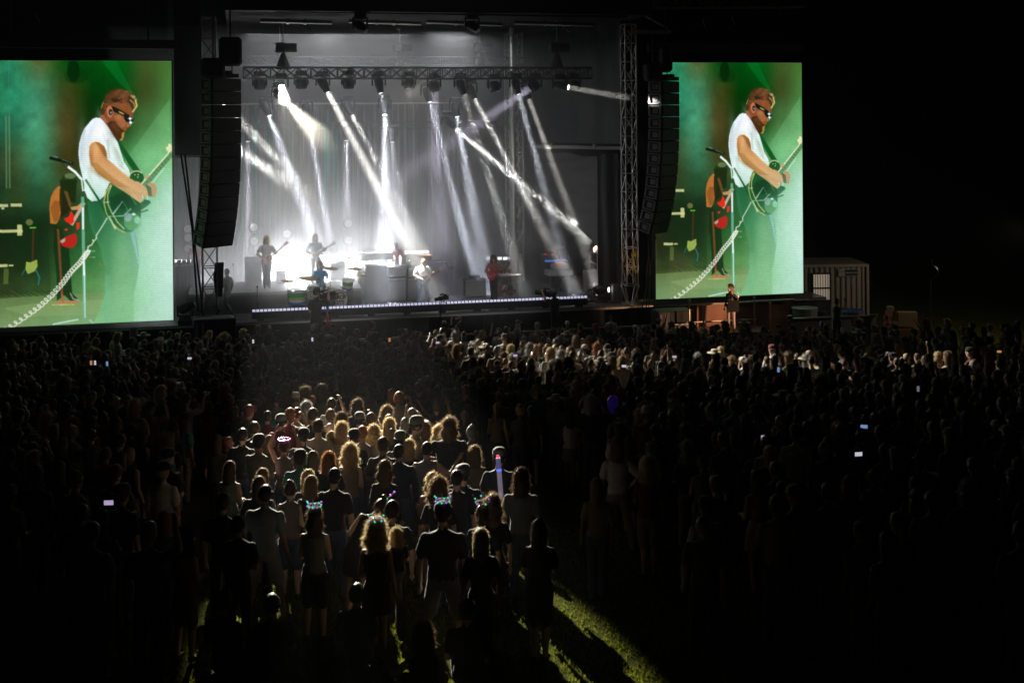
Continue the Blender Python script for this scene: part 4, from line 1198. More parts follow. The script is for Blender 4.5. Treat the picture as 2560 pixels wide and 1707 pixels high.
# amplifiers and cases
def cab(name, label, cat, x0, x1, y0, y1, v, depth=.45, rows=None, body=tolex, face=grille, panel=True, group=None, z0=None):
    u0, u1, za, zb = frame_of(x0, x1, y0, y1, v)
    if z0 is not None: za = z0
    r = sthing(name, label, cat, (u0 + u1) / 2, v, za, group=group); w, h = u1 - u0, zb - za
    mb = MB(); mb.box((0, depth / 2, h / 2), (w, depth, h), bev=.015); mb.build('case', body, r)
    pz = min(.1, h * .2) if panel else 0
    mb = MB(); mb.box((0, -.012, (h - pz) / 2), (w * .92, .02, (h - pz) * .9)); mb.build('grille', face, r)
    if panel:
        mb = MB(); mb.box((0, -.012, h - pz * .62), (w * .92, .024, pz * .66)); mb.build('control_panel', mat('amp_panel_silver', (.5, .5, .52), .35, .4), r)
        mb = MB()
        for k in range(8): mb.cyl((-w * .4 + w * .8 * k / 7, -.045, h - pz * .62), (-w * .4 + w * .8 * k / 7, -.02, h - pz * .62), .012, n=8)
        mb.build('knobs', black, r)
    return r
cab('speaker_cabinet', 'tall dark speaker cabinet at the left of the amplifier wall', 'speaker cabinet', 916, 969, 664, 762, 3.6, .6, face=mat('dark_grille', (.09, .09, .09), .8, bump=.3, scale=150), panel=False, z0=DECK)
cab('guitar_amplifier', 'upper left silver grilled amplifier on the amplifier wall', 'amplifier', 970, 1016, 667, 692, 3.5)
cab('guitar_amplifier', 'lower left tall silver grilled amplifier under the smaller one', 'amplifier', 970, 1016, 694, 762, 3.5, z0=DECK)
cab('guitar_amplifier', 'upper right silver grilled amplifier behind the singer', 'amplifier', 1019, 1062, 668, 693, 3.5)
cab('guitar_amplifier', 'lower right tall silver grilled amplifier behind the singer', 'amplifier', 1019, 1062, 695, 762, 3.5, z0=DECK)
cab('speaker_cabinet', 'large black rounded cabinet behind the singer on the right of the wall', 'speaker cabinet', 1068, 1120, 655, 762, 3.8, .8, face=mat('very_dark_grille', (.05, .05, .052), .8, bump=.3, scale=150), panel=False, z0=DECK)
cab('guitar_amplifier', 'low silver grilled amplifier standing alone left of the red guitarist', 'amplifier', 1162, 1214, 698, 742, 2.8, .35)
p = at(1188, 748, 2.8); mb = MB(); mb.box((0, .1, .06), (1.0, .5, .12)); o = mb.build('amplifier_stand', caseg); o.location = SW(p[0], 2.7, DECK); o.rotation_euler = (0, 0, YAW); tag(o, 'low pale platform under the lone amplifier', 'platform')
mb = MB(); mb.box((0, .1, .06), (.42, .16, .1)); 
for k in range(5): mb.cyl((-.16 + .08 * k, .1, .1), (-.16 + .08 * k, .1, .15), .015)
p = at(1188, 697, 2.8); o = mb.build('effects_unit', blackmetal); o.location = SW(p[0], 2.85, p[2]); o.rotation_euler = (0, 0, YAW); tag(o, 'small effects box on top of the lone amplifier', 'effects box')
# organ and keyboards
def keyboard(label, x0, x1, y0, y1, v, body, depth=.6, legs=True, name='organ', cat='organ', z0=None):
    u0, u1, za, zb = frame_of(x0, x1, y0, y1, v); r = sthing(name, label, cat, (u0 + u1) / 2, v, za); w, h = u1 - u0, zb - za
    mb = MB(); mb.box((0, depth / 2, h / 2), (w, depth, h), bev=.02); mb.build('case', body, r)
    mb = MB(); mb.box((0, depth + .05, h * .6), (w * .88, .16, .05)); mb.build('keys', mat('keys_ivory', (.7, .68, .6), .4), r)
    if legs:
        base = z0 if z0 is not None else DECK
        mb = MB()
        for s in (-1, 1):
            mb.cyl((s * w * .4, .1, 0), (-s * w * .3, .3, -(za - base)), .02); mb.cyl((s * w * .42, .2, 0), (s * w * .42, .2, -(za - base)), .02)
        mb.build('stand', chrome, r)
keyboard('dark brown wooden organ on the riser behind the singer', 1003, 1080, 639, 665, 5.0, wood, z0=DECK + 1.15)
keyboard('upper white keyboard left of the red shirted player', 908, 940, 625, 632, 5.6, white_cloth, name='keyboard', cat='keyboard', z0=DECK + 1.15)
keyboard('lower white keyboard left of the red shirted player', 903, 985, 636, 650, 5.4, mat('keyboard_white', (.6, .6, .6), .4), name='keyboard', cat='keyboard', z0=DECK + 1.15)
for i, (x, lab) in enumerate(((1019, 'green bottle standing left of the other on the amplifier'), (1025, 'green bottle standing right of the other on the amplifier'))):
    p = at(x, 667, 3.5); mb = MB(); mb.lathe([(.035, 0), (.037, .15), (.015, .22), (.014, .3)], 10); o = mb.build('bottle', mat('green_glass', (.05, .35, .06), .1), smooth=True); o.location = SW(p[0], 3.7, p[2]); tag(o, lab, 'bottle')
# left side: cloth table, percussion, rack, upright grey amp
u0, u1, z0, z1 = frame_of(434, 503, 664, 790, 4.2)
r = sthing('cloth_table', 'table draped in white cloth at the far left of the stage', 'table', (u0 + u1) / 2, 4.2, DECK)
mb = MB(); vs = []; n = 40; w, h = u1 - u0, z1 - DECK
for j in range(2):
    for i in range(n + 1): s = i / n; vs.append((-w / 2 + w * s, (.05 if j == 0 else 0) + .03 * math.sin(s * 50), h * j))
mb.add(vs, [[i, i + 1, n + 2 + i, n + 1 + i] for i in range(n)]); mb.build('cloth', white_cloth, r)
mb = MB(); mb.box((0, .42, h - .02), (w, .8, .04)); mb.build('tabletop', white_cloth, r)
cols = [(.5, .05, .05), (.6, .5, .05), (.05, .3, .45), (.6, .6, .6), (.5, .2, .05)]
for k in range(6):
    c = cols[k % 5]; mb = MB(); mb.lathe([(.07, 0), (.075, .16), (.06, .17)], 12); o = mb.build('hand_drum', mat('percussion_paint_%d' % (k % 5), c, .4)); o.location = SW(u0 + .2 + k * .17 * (u1 - u0), 4.6, z1 + .01)
    tag(o, '%s hand drum, %s from the left on the white cloth table' % (['red', 'yellow', 'blue', 'white', 'orange', 'red'][k], ['first', 'second', 'third', 'fourth', 'fifth', 'last'][k]), 'hand drum', 'percussion on the cloth table')
cab('amplifier_rack', 'pale stack of amplifiers behind the riser bassist', 'amplifier rack', 612, 655, 645, 725, 4.3, .5, body=caseg, face=grille, z0=DECK + RZ)
cab('amplifier', 'grey amplifier on the riser right of the bassist', 'amplifier', 690, 715, 680, 725, 4.3, .5, z0=DECK + RZ)
cab('amplifier', 'narrow grey amplifier on the riser right of the drummer', 'amplifier', 826, 862, 657, 720, 4.6, .5, body=caseg, z0=DECK + RZ)
# small table with cups left of the drums
p = at(740, 733, 1.6); r = sthing('side_table', 'small dark side table with cups left of the drum kit', 'table', p[0], 1.6, DECK); h = p[2] - DECK
mb = MB(); mb.cyl((0, 0, 0), (0, 0, h - .03), .02); mb.cyl((0, 0, 0), (0, 0, .03), .18); mb.build('pedestal', chrome, r); mb = MB(); mb.lathe([(.28, h - .03), (.28, h)], 20); mb.build('tabletop', blackmetal, r)
for k in range(2):
    mb = MB(); mb.lathe([(.035, 0), (.045, .13)], 12); o = mb.build('cup', white_cloth); o.location = SW(p[0] + .08 + .15 * k, 1.6, p[2] + .003); tag(o, ['left white cup on the side table by the drums', 'right white cup on the side table by the drums'][k], 'cup')

# stage speakers (floor amps) behind the red guitarist: rack of silver rails, stands, guitars
p = at(1262, 746, 3.0)
r = sthing('guitar_rack', 'black metal guitar rack with hooped top right of the red guitarist', 'guitar rack', p[0], 3.0, DECK)
mb = MB()
for k in (0, 1): mb.tube([(-.42 + .6 * k, -.1, 0), (-.34 + .6 * k, 0, .9), (-.15 + .6 * k, .1, 1.0), (.12 + .6 * k, .05, .96), (.02 + .6 * k, -.1, 0)], .018)
mb.build('hoop', blackmetal, r); mb = MB(); mb.box((.2, .12, .95), (.95, .3, .09), bev=.02); mb.build('padded_top', white_cloth, r)
mb = MB(); mb.box((.1, 0, .3), (.7, .3, .1)); mb.build('shelf', wood, r)
for k in range(3): 
    guitar(['sunburst guitar at the left in the hooped rack', 'white guitar in the middle of the hooped rack', 'dark guitar at the right in the hooped rack'][k], SW(p[0] - .2 + .22 * k, 3.1, DECK + .32), YAW, 90, [gor, gcream, gblack][k])
strip(1214, 1284, 646, 7.5, 5, 'four white tube lamps behind the red guitarist', 5, .12)
# right wing
cab('flight_case', 'black flight case with red lights at the back of the right wing', 'flight case', 1352, 1388, 632, 752, 7.0, .6, face=mat('case_front_dark', (.04, .04, .045), .6), panel=False, z0=DECK)
mb = MB(); 
for x in (1358, 1377): 
    a = at(x, 636, 6.95); mb.box((a[0] + .1, 6.95, a[2]), (.14, .02, .07))
o = mb.build('warning_lights', mat('red_display_glow', (.3, .02, .01), .4, emit=(1, .12, .04), strength=.5)); o.location = SW(0, 0); o.rotation_euler = (0, 0, YAW); tag(o, 'pair of red lit displays on top of the dark flight case', 'display')
u0, u1, z0, z1 = frame_of(1369, 1432, 676, 690, 4.2)
r = sthing('keyboard_rack', 'stack of silver keyboards in open flight cases at the right wing', 'keyboard rack', (u0 + u1) / 2, 4.2, z0)
mb = MB(); mb.box((0, .3, .12), (u1 - u0, .6, .22), bev=.02); mb.box((.05, .3, .36), ((u1 - u0) * .62, .5, .2), bev=.02); mb.build('case', mat('keyboard_case_silver', (.5, .5, .5), .35, .5), r)
mb = MB(); mb.box((0, .02, .2), (u1 - u0, .03, .03)); mb.box((0, .02, .04), (u1 - u0, .03, .03)); mb.build('rail', chrome, r)
mb = MB(); mb.cyl((.1, 0, 0), (.1, 0, -(z0 - DECK)), .025); mb.cyl((.25, 0, 0), (-.1, 0, -(z0 - DECK)), .02); mb.cyl((-.3, .4, 0), (-.3, .4, -(z0 - DECK)), .02); mb.build('stand', chrome, r)
mb = MB(); mb.box((-.1, .3, .6), (.9, .3, .05)); mb.build('screen_bar', mat('blue_display_glow', (.05, .1, .3), .3, emit=(.1, .3, .9), strength=.5), r)
mb = MB(); mb.box((0.05, .2, .52), (.4, .2, .04)); mb.build('lit_buttons', mat('orange_display_glow', (.3, .1, .02), .3, emit=(1, .3, .03), strength=.6), r)
cab('speaker_cabinet', 'black speaker cabinet under the keyboards at the right wing', 'speaker cabinet', 1422, 1462, 692, 752, 4.0, .5, face=mat('dark_grille2', (.03, .03, .033), .8, bump=.3, scale=150), panel=False, z0=DECK)
cab('speaker_cabinet', 'glossy dark cabinet with gold script left of the wing cabinets', 'speaker cabinet', 1385, 1418, 694, 752, 4.4, .5, face=mat('dark_gloss', (.03, .035, .04), .3), panel=False, z0=DECK)
cab('flight_case', 'upright grey flight case with two square latches', 'flight case', 1467, 1497, 677, 745, 3.2, .6, body=caseg, face=mat('case_panel_grey', (.4, .4, .42), .5), panel=False, z0=DECK)
for k, x in enumerate((1473, 1485)):
    p = at(x, 712, 3.15); mb = MB(); mb.box((0, 0, 0), (.1, .02, .15)); mb.box((0, -.012, 0), (.05, .01, .08)); o = mb.build('latch_plate', white_cloth); o.location = SW(p[0], 3.14, p[2]); o.rotation_euler = (0, 0, YAW); tag(o, ['left pale latch plate on the grey flight case', 'right pale latch plate on the grey flight case'][k], 'latch')
p0, p1 = at(1496, 678, 3.1), at(1499, 632, 3.1)
mb = MB(); mb.box((0, .3, (p1[2] - p0[2]) / 2), (.06, .7, p1[2] - p0[2])); o = mb.build('case_lid', mat('case_lid_white', (.7, .7, .7), .4)); o.location = SW(p0[0], 3.1, p0[2] + .01); o.rotation_euler = (0, 0, YAW - .25); tag(o, 'white opened lid standing up on the grey flight case', 'case lid')
# fan
p = at(1480, 741, 1.4); r = sthing('floor_fan', 'round black floor fan at the right end of the footlights', 'fan', p[0], 1.4, DECK); zc = p[2] - DECK
mb = MB()
for q in (-.1, .1): mb.tube([(.27 * math.cos(t), q, zc + .27 * math.sin(t)) for t in np.linspace(0, 2 * math.pi, 25)], .018, 6)
for q in range(10): t = q * .628; mb.cyl((.07 * math.cos(t), -.1, zc + .07 * math.sin(t)), (.27 * math.cos(t), -.1, zc + .27 * math.sin(t)), .006)
mb.build('cage', blackmetal, r)
mb = MB(); mb.cyl((0, -.05, zc), (0, .1, zc), .08)
for q in range(4): t = q * 1.57; mb.box((.13 * math.cos(t), 0, zc + .13 * math.sin(t)), (.13, .02, .13))
mb.build('blades', caseg, r); mb = MB(); mb.box((0, 0, .03), (.4, .3, .05)); mb.cyl((-.2, 0, .03), (-.27, 0, zc), .015); mb.cyl((.2, 0, .03), (.27, 0, zc), .015); mb.build('foot', blackmetal, r)
# floor moving lamps
def floor_lamp(label, px, py, v, target, on=True, lens=2):
    p = at(px, py, v)
    r = moving_head(label, px, py, v, target, 0, kind='spot', up=True, group=None)
    if on:
        for c in r.children:
            for d in c.children:
                d.material_slots[0].link = 'OBJECT'; d.material_slots[0].material = lens_mat(lens)
    mb = MB(); z = p[2] - DECK; mb.box((0, 0, -z + .09), (.5, .42, .18), bev=.03); mb.build('floor_base', headmat, r)
floor_lamp('glowing moving lamp on the deck at the right end of the stage', 1500, 724, 1.1, SW(6.6, -1.5, 2.3), True, 3)
floor_lamp('unlit moving lamp on the deck just right of the glowing one', 1524, 722, 1.4, SW(9, 1.5, 2.6), False)
floor_lamp('dark moving lamp on the deck left of the left truss tower', 463, 770, .2, SW(*at(600, 700, -.2)), False)
# white water container and loose cloth heap at the wing
p = at(1345, 745, 1.2); mb = MB(); mb.box((0, 0, .14), (.26, .16, .26), bev=.03); mb.lathe([(.03, .26), (.03, .31)], 8); o = mb.build('water_jug', mat('jug_white', (.6, .6, .6), .4)); o.location = SW(p[0], 1.2, DECK); tag(o, 'white plastic jug on the deck behind the right camera operator', 'jug')
p = at(1545, 762, .9); mb = MB()
rr = random.Random(3)
for k in range(16): mb.tube([(rr.uniform(-.3, .3), rr.uniform(-.15, .1), rr.uniform(.02, .1)) for _ in range(4)], .025)
mb.box((0, 0.1, .38), (.32, .3, .7), bev=.05)
o = mb.build('plastic_wrapped_case', mat('shiny_plastic_wrap', (.3, .3, .31), .15, bump=.8, scale=9)); o.location = SW(p[0] - .1, .9, DECK); o.rotation_euler = (0, 0, YAW); tag(o, 'case wrapped in shiny plastic at the foot of the right tower', 'wrapped case')
mb = MB()
for k in range(5): mb.tube([(.3 * math.cos(t) * (1 - k * .12), .2 * math.sin(t) * (1 - k * .12), .02 + .01 * k) for t in np.linspace(0, 6.28, 16)], .02)
p = at(1618, 764, .8); o = mb.build('yellow_cable_coil', mat('cable_yellow', (.45, .38, .03), .5)); o.location = SW(p[0], .8, DECK + .02); tag(o, 'yellow cable coil on the deck between tower and right screen', 'cable')
mb = MB(); a = at(1585, 640, 0); mb.tube([(.0, 0, 0), (.06, 0, -.5), (.14, 0, -1.2), (.16, 0, -2.0)], .022); mb.box((.02, 0, .05), (.18, .12, .14)); o = mb.build('yellow_cable', mat('cable_yellow', (.45, .38, .03), .5)); o.location = SW(a[0], .1, a[2]); tag(o, 'yellow cable with plug hanging inside the right truss tower', 'cable')
# string of round lamps on vertical pods in front of the streamers
glow = mat('round_pod_glow', (.8, .8, .8), .3, emit=(1, 1, .98), strength=.12)
for i, (x, ys) in enumerate(((635, (568, 602)), (470, (572, 594, 620)), (717, (584, 618)), (870, (558, 600)))):
    a = at(x, ys[0], 8.3); r = sthing('lamp_pod', 'vertical pole of round lamps against the streamers, %s' % ['left of the riser bassist', 'at the far left behind the cables', 'between the two riser guitarists', 'right of the riser guitarist'][i], 'lamp pod', a[0], 8.3, DECK)
    mb = MB(); mb.cyl((0, 0, 0), (0, 0, a[2] - DECK + .3), .05); mb.build('pole', blackmetal, r)
    for y in ys:
        z = at(x, y, 8.3)[2] - DECK; mb = MB(); mb.lathe([(.2, 0), (.24, .08), (.2, .2)], 16, 'Y'); o = mb.build('lamp_housing', headmat, r); o.location = (0, -.1, z)
        mb = MB(); mb.lathe([(.15, -.03), (.165, .0)], 16, 'Y'); l_ = mb.build('lens', glow, o)
# low wall lamps at left tower (bright slot)
# ---------------------------------------------------------------- video screens
def paint():
    NX, NY = 300, 416; SS = 2
    w, h = NX * SS, NY * SS
    X, Y = np.meshgrid((np.arange(w) + .5) / w, (np.arange(h) + .5) / h)     # 0..1
    PXW = X * 473 - 40                     # pixels of the left screen in the photograph
    def toc(px, py): return (px + 40) / 473.0, (py - (152.5 + .007 * px)) / (668 - .0416 * px)
    g = [[(35, 110, 75), (40, 120, 85), (70, 90, 50), (8, 68, 18), (4, 72, 14), (0, 88, 22), (60, 88, 38), (70, 110, 48)],
         [(35, 110, 75), (40, 130, 95), (55, 115, 85), (58, 70, 30), (4, 55, 10), (5, 68, 14), (58, 75, 34), (70, 120, 60)],
         [(30, 80, 60), (35, 95, 68), (75, 155, 118), (80, 72, 36), (18, 52, 14), (28, 60, 20), (70, 115, 62), (90, 155, 95)],
         [(45, 60, 40), (55, 72, 42), (62, 130, 95), (62, 58, 24), (42, 58, 24), (60, 130, 70), (110, 178, 118), (130, 195, 135)],
         [(28, 50, 30), (32, 62, 36), (42, 82, 52), (52, 76, 42), (40, 72, 36), (66, 125, 75), (115, 185, 128), (172, 216, 192)],
         [(28, 40, 22), (30, 45, 24), (25, 46, 25), (32, 58, 32), (42, 95, 52), (76, 138, 88), (136, 196, 156), (188, 222, 208)],
         [(32, 42, 22), (34, 46, 25), (34, 52, 30), (42, 84, 42), (52, 115, 60), (94, 164, 106), (146, 205, 166), (192, 226, 212)],
         [(60, 70, 38), (62, 78, 42), (62, 94, 52), (62, 114, 64), (84, 136, 80), (115, 176, 120), (156, 210, 176), (192, 226, 216)],
         [(90, 110, 66), (92, 118, 72), (96, 132, 82), (112, 154, 102), (124, 170, 118), (128, 184, 128), (156, 210, 170), (186, 224, 208)]]
    g = np.array(g, float) / 255
    gy = (Y * 8); gx = (X * 7)
    def up(n, a):
        f = np.clip(n, 0, a - 1.0001); i = f.astype(int); t = f - i; t = t * t * (3 - 2 * t) * .6 + t * .4; return i, t
    iy, ty = up(gy, 9); ix, tx = up(gx, 8)
    ty = ty[..., None]; tx = tx[..., None]
    C = (g[iy, ix] * (1 - ty) * (1 - tx) + g[iy, ix + 1] * (1 - ty) * tx + g[iy + 1, ix] * ty * (1 - tx) + g[iy + 1, ix + 1] * ty * tx)
    rnd = np.random.RandomState(4)
    def smooth_noise(n, m):
        a = rnd.rand(n, m); yy = Y * (n - 1.001); xx = X * (m - 1.001); i = yy.astype(int); j = xx.astype(int); s = (yy - i); t = (xx - j); s = s * s * (3 - 2 * s); t = t * t * (3 - 2 * t)
        return a[i, j] * (1 - s) * (1 - t) + a[i, j + 1] * (1 - s) * t + a[i + 1, j] * s * (1 - t) + a[i + 1, j + 1] * s * t
    nn = smooth_noise(14, 10) * .5 + smooth_noise(34, 24) * .3 + smooth_noise(90, 64) * .2
    dark = np.clip(1 - X * .8 - Y * .2, 0.1, 1)[..., None]
    C = C * (1 + (nn[..., None] - .5) * .6 * dark)
    blob = smooth_noise(9, 7)[..., None]; C = C + np.array([.18, .02, -.04]) * np.clip(blob - .55, 0, 1) * dark * .9
    def blend(mask, col, a=1.0):
        nonlocal C
        m = mask[..., None] * a
        C = C * (1 - m) + np.array(col, float) / 255 * m
    def poly(pts, col, a=1.0, grad=None):
        P = [toc(*p) for p in pts]
        xs = [p[0] for p in P]; ys = [p[1] for p in P]
        x0, x1 = max(int(min(xs) * w) - 1, 0), min(int(max(xs) * w) + 2, w); y0, y1 = max(int(min(ys) * h) - 1, 0), min(int(max(ys) * h) + 2, h)
        if x1 <= x0 or y1 <= y0: return
        xx, yy = X[y0:y1, x0:x1], Y[y0:y1, x0:x1]; ins = np.zeros(xx.shape, bool)
        for i in range(len(P)):
            ax, ay = P[i - 1]; bx, by = P[i]
            if ay == by: continue
            c = ((ay > yy) != (by > yy)) & (xx < (bx - ax) * (yy - ay) / (by - ay) + ax); ins ^= c
        m = ins.astype(float)[..., None] * a
        if grad is None: cc = np.array(col, float) / 255
        else:
            t = np.clip((yy - min(ys)) / (max(ys) - min(ys)), 0, 1)[..., None]; cc = np.array(col, float) / 255 * (1 - t) + np.array(grad, float) / 255 * t
        C[y0:y1, x0:x1] = C[y0:y1, x0:x1] * (1 - m) + cc * m
    def ln(pts, wd, col, a=1.0):
        for p, q in zip(pts, pts[1:]):
            dx, dy = q[0] - p[0], q[1] - p[1]; L = math.hypot(dx, dy) or 1; nx, ny = -dy / L * wd / 2, dx / L * wd / 2; ex, ey = dx / L * wd * .2, dy / L * wd * .2
            poly([(p[0] + nx - ex, p[1] + ny - ey), (q[0] + nx + ex, q[1] + ny + ey), (q[0] - nx + ex, q[1] - ny + ey), (p[0] - nx - ex, p[1] - ny - ey)], col, a)
    def el(cx, cy, rx, ry, col, a=1.0, n=24): poly([(cx + rx * math.cos(t), cy + ry * math.sin(t)) for t in np.linspace(0, 2 * math.pi, n, endpoint=False)], col, a)
    def soft(cx, cy, rx, ry, col, a, rot=0.0):
        nonlocal C
        x, y = toc(cx, cy); dx = (X - x) * 473; dy = (Y - y) * 650; c_, s_ = math.cos(rot), math.sin(rot)
        q = ((dx * c_ + dy * s_) / rx) ** 2 + ((-dx * s_ + dy * c_) / ry) ** 2
        m = (np.exp(-q * 1.2) * a)[..., None]; C = C * (1 - m) + np.array(col, float) / 255 * m
    A = lambda *p: [(x / 4.611, 140 + y / 4.611) for x, y in p]
    B = lambda *p: [(x / 4.127, 450 + y / 4.127) for x, y in p]
    a1 = lambda x, y: A((x, y))[0]; b1 = lambda x, y: B((x, y))[0]
    # beams of light in the pictured haze
    poly(A((1160, 60), (1330, 60), (1560, 480), (1380, 330)), (10, 110, 40), .55)
    poly(A((700, 900), (200, 1250), (0, 1300), (0, 1100), (600, 700)), (60, 120, 70), .12)
    poly(A((1980, 500), (1980, 1000), (1500, 1500), (1300, 1400)), (130, 200, 140), .25)
    el(*a1(840, 180), 16, 28, (2, 30, 6), .7); el(*a1(870, 240), 30, 20, (4, 44, 10), .4)
    for x in (62, 98): ln(A((x, 700), (x, 1530)), 4, (110, 150, 110), .55)
    ln(A((95, 60), (100, 700)), 3, (70, 130, 110), .4)
    # pictured floor
    poly(B((-200, 1240), (560, 1195), (1060, 1180), (1000, 1500), (-200, 1560)), (112, 140, 84), .65, (124, 160, 112))
    poly(B((0, 1330), (500, 1260), (1060, 1250), (980, 1400), (300, 1420)), (140, 165, 110), .45)
    # keyboards and stands at the left of the picture
    poly(B((-165, 420), (480, 340), (500, 1180), (-165, 1200)), (18, 40, 18), .2)
    soft(*b1(250, 700), 60, 90, (20, 48, 22), .35)
    for (x0, y0, x1, y1) in ((-120, 255, 70, 287), (95, 250, 210, 282), (-100, 520, 215, 550), (-60, 875, 60, 905), (70, 880, 118, 896), (160, 470, 210, 580), (0, 290, 30, 310)):
        poly(B((x0, y0), (x1, y0), (x1, y1), (x0, y1)), (196, 200, 140), .9)
    poly(B((20, 920), (70, 920), (65, 1080), (15, 1080)), (100, 120, 60), .6)
    el(*b1(285, 445), 9, 8, (130, 130, 70), .7); ln(B((290, 502), (350, 500)), 2.6, (110, 230, 60))
    ln(B((325, 520), (315, 850)), 5, (74, 48, 30), .9); poly(B((250, 850), (290, 860), (360, 830), (365, 900), (335, 950), (265, 980), (240, 930)), (150, 170, 80), .95)
    ln(B((205, 990), (235, 930)), 3, (30, 110, 110), .7); ln(B((350, 940), (385, 1020), (370, 1090)), 3.5, (40, 120, 130), .8)
    for k in range(9): ln(B((-100 + 70 * k, 1130 + 12 * (k % 3)), (20 + 70 * k, 1210)), 1.6, (20, 34, 16), .7)
    # second guitarist
    poly(B((540, 470), (600, 500), (690, 700), (720, 1180), (790, 1250), (700, 1260), (640, 1200), (560, 1260), (560, 1000), (530, 700)), (24, 48, 22), .85)
    poly(B((590, 70), (540, 120), (505, 190), (492, 290), (500, 460), (560, 465), (590, 420), (620, 300), (640, 120)), (176, 112, 50))
    poly(B((500, 300), (540, 220), (600, 230), (590, 420), (540, 450)), (140, 82, 36), .8)
    poly(B((600, 100), (640, 80), (700, 280), (690, 340), (610, 400), (595, 220)), (40, 38, 18), .9)
    el(*a1(775, 1460), 21, 20, (42, 60, 26)); el(*a1(790, 1395), 14, 7, (104, 128, 84), .8); poly(A((670, 1440), (870, 1440), (850, 1700), (700, 1700)), (30, 46, 20))
    poly(B((640, 120), (680, 130), (720, 260), (700, 300)), (120, 80, 40), .8)
    poly(B((710, 290), (780, 280), (820, 245), (860, 260), (790, 320), (720, 320)), (190, 140, 90))
    ln(B((720, 470), (850, 250)), 8, (196, 160, 140))
    poly(B((640, 410), (690, 390), (715, 330), (740, 370), (745, 440), (720, 470), (660, 440)), (222, 44, 28))
    poly(B((590, 640), (650, 600), (760, 560), (775, 600), (770, 660), (740, 705), (680, 712), (620, 690)), (176, 40, 30)); poly(B((770, 450), (805, 450), (800, 510), (770, 530)), (220, 50, 34))
    poly(B((600, 640), (650, 610), (650, 640), (620, 665)), (150, 200, 190), .8); poly(B((640, 520), (685, 510), (665, 540)), (210, 60, 40))
    for k in range(44): yy = 520 + k * 17; xx = 568 + k * .9; ln(B((xx, yy), (xx + 22, yy + 7)), 2.0, (186, 92, 62), .9)
    ln(B((545, 1280), (630, 1274), (780, 1270)), 4.6, (200, 110, 76)); ln(B((610, 1180), (630, 1270)), 3, (176, 98, 68)); ln(B((510, 1300), (740, 1298)), 2, (220, 210, 110), .8)
    ln(B((700, 1180), (730, 1240), (790, 1252)), 3, (170, 196, 190), .7)
    for (x, y) in ((915, 747), (915, 810), (1015, 880)): el(*b1(x, y), 1.9, 1.5, (230, 90, 50))
    for (x, y) in ((940, 747), (955, 747), (940, 811), (955, 811)): el(*b1(x, y), 1.1, 1.1, (180, 230, 240))
    # trousers of the singer
    poly(B((880, 215), (950, 240), (1060, 210), (1110, 400), (1200, 520), (1380, 540), (1415, 700), (1428, 880), (1400, 1060), (1365, 1200), (1362, 1500), (940, 1500), (1010, 1330), (1068, 1180), (1075, 1000), (1050, 860), (1010, 700), (940, 560), (905, 430)), (36, 104, 64), .82, (128, 186, 130))
    poly(B((1060, 1000), (1120, 1000), (1110, 1500), (1060, 1500)), (110, 180, 150), .35); poly(B((1330, 560), (1380, 540), (1425, 870), (1418, 900), (1370, 690)), (140, 196, 220), .6)
    poly(B((1370, 1400), (1700, 1100), (1800, 1080), (1800, 1490), (1365, 1490)), (168, 208, 190), .5)
    # microphone and stand
    ln(B((836, 190), (848, 1440)), 7.5, (110, 178, 150), .85); ln(B((838, 300), (838, 520)), 3.5, (236, 250, 250)); ln(B((845, 780), (846, 1000)), 4.4, (236, 250, 255)); ln(B((850, 1000), (852, 1430)), 3, (200, 236, 226), .8)
    ln(B((520, 1500), (780, 1452)), 3.4, (190, 226, 220), .9); ln(B((900, 1460), (940, 1496)), 2.4, (190, 226, 220), .8)
    ln(A((770, 1290), (850, 1350), (930, 1440)), 6, (226, 240, 236)); ln(A((925, 1440), (938, 1568)), 4, (200, 220, 200)); ln(A((740, 1235), (745, 1275)), 6, (60, 80, 50))
    ln(A((560, 1185), (640, 1205), (825, 1250)), 7.5, (20, 32, 22)); ln(A((600, 1165), (650, 1180)), 3, (120, 150, 150), .6); ln(A((700, 1205), (815, 1245)), 2, (110, 150, 130), .6)
    # shirt
    sh = A((1150, 728), (1100, 722), (1058, 738), (1010, 790), (960, 850), (925, 930), (900, 1020), (890, 1130), (905, 1280), (935, 1410), (955, 1500), (950, 1568)) + B((862, 130), (885, 195), (930, 232), (985, 228), (1012, 222), (1040, 196), (1062, 180), (1110, 60)) + A((1250, 1480), (1500, 1400), (1480, 1320), (1420, 1230), (1385, 1120), (1350, 1010), (1300, 930), (1255, 850), (1205, 770))
    poly(sh, (234, 240, 248), 1, (214, 238, 230))
    for (pp, c_, a_) in ((A((960, 850), (985, 860), (930, 1000), (935, 1200), (915, 1250), (905, 1100)), (190, 208, 214), .6), (A((1215, 980), (1250, 960), (1262, 1200), (1235, 1190)), (178, 196, 180), .6), (A((1300, 1060), (1340, 1080), (1420, 1260), (1400, 1290)), (180, 200, 190), .6),
                       (A((1330, 1240), (1400, 1290), (1440, 1330), (1400, 1300)), (130, 140, 100), .8), (A((985, 1280), (1010, 1300), (1090, 1568), (1020, 1568)), (196, 214, 210), .7), (A((1150, 830), (1165, 830), (1215, 1000), (1200, 1010)), (196, 206, 214), .5)): poly(pp, c_, a_)
    ln(A((1015, 1030), (1085, 990), (1150, 1010), (1220, 1070)), 4, (244, 246, 240)); ln(A((975, 1440), (1055, 1568)), 5, (28, 66, 34)); ln(B((870, 10), (1000, 210), (1100, 400)), 5.5, (30, 84, 44))
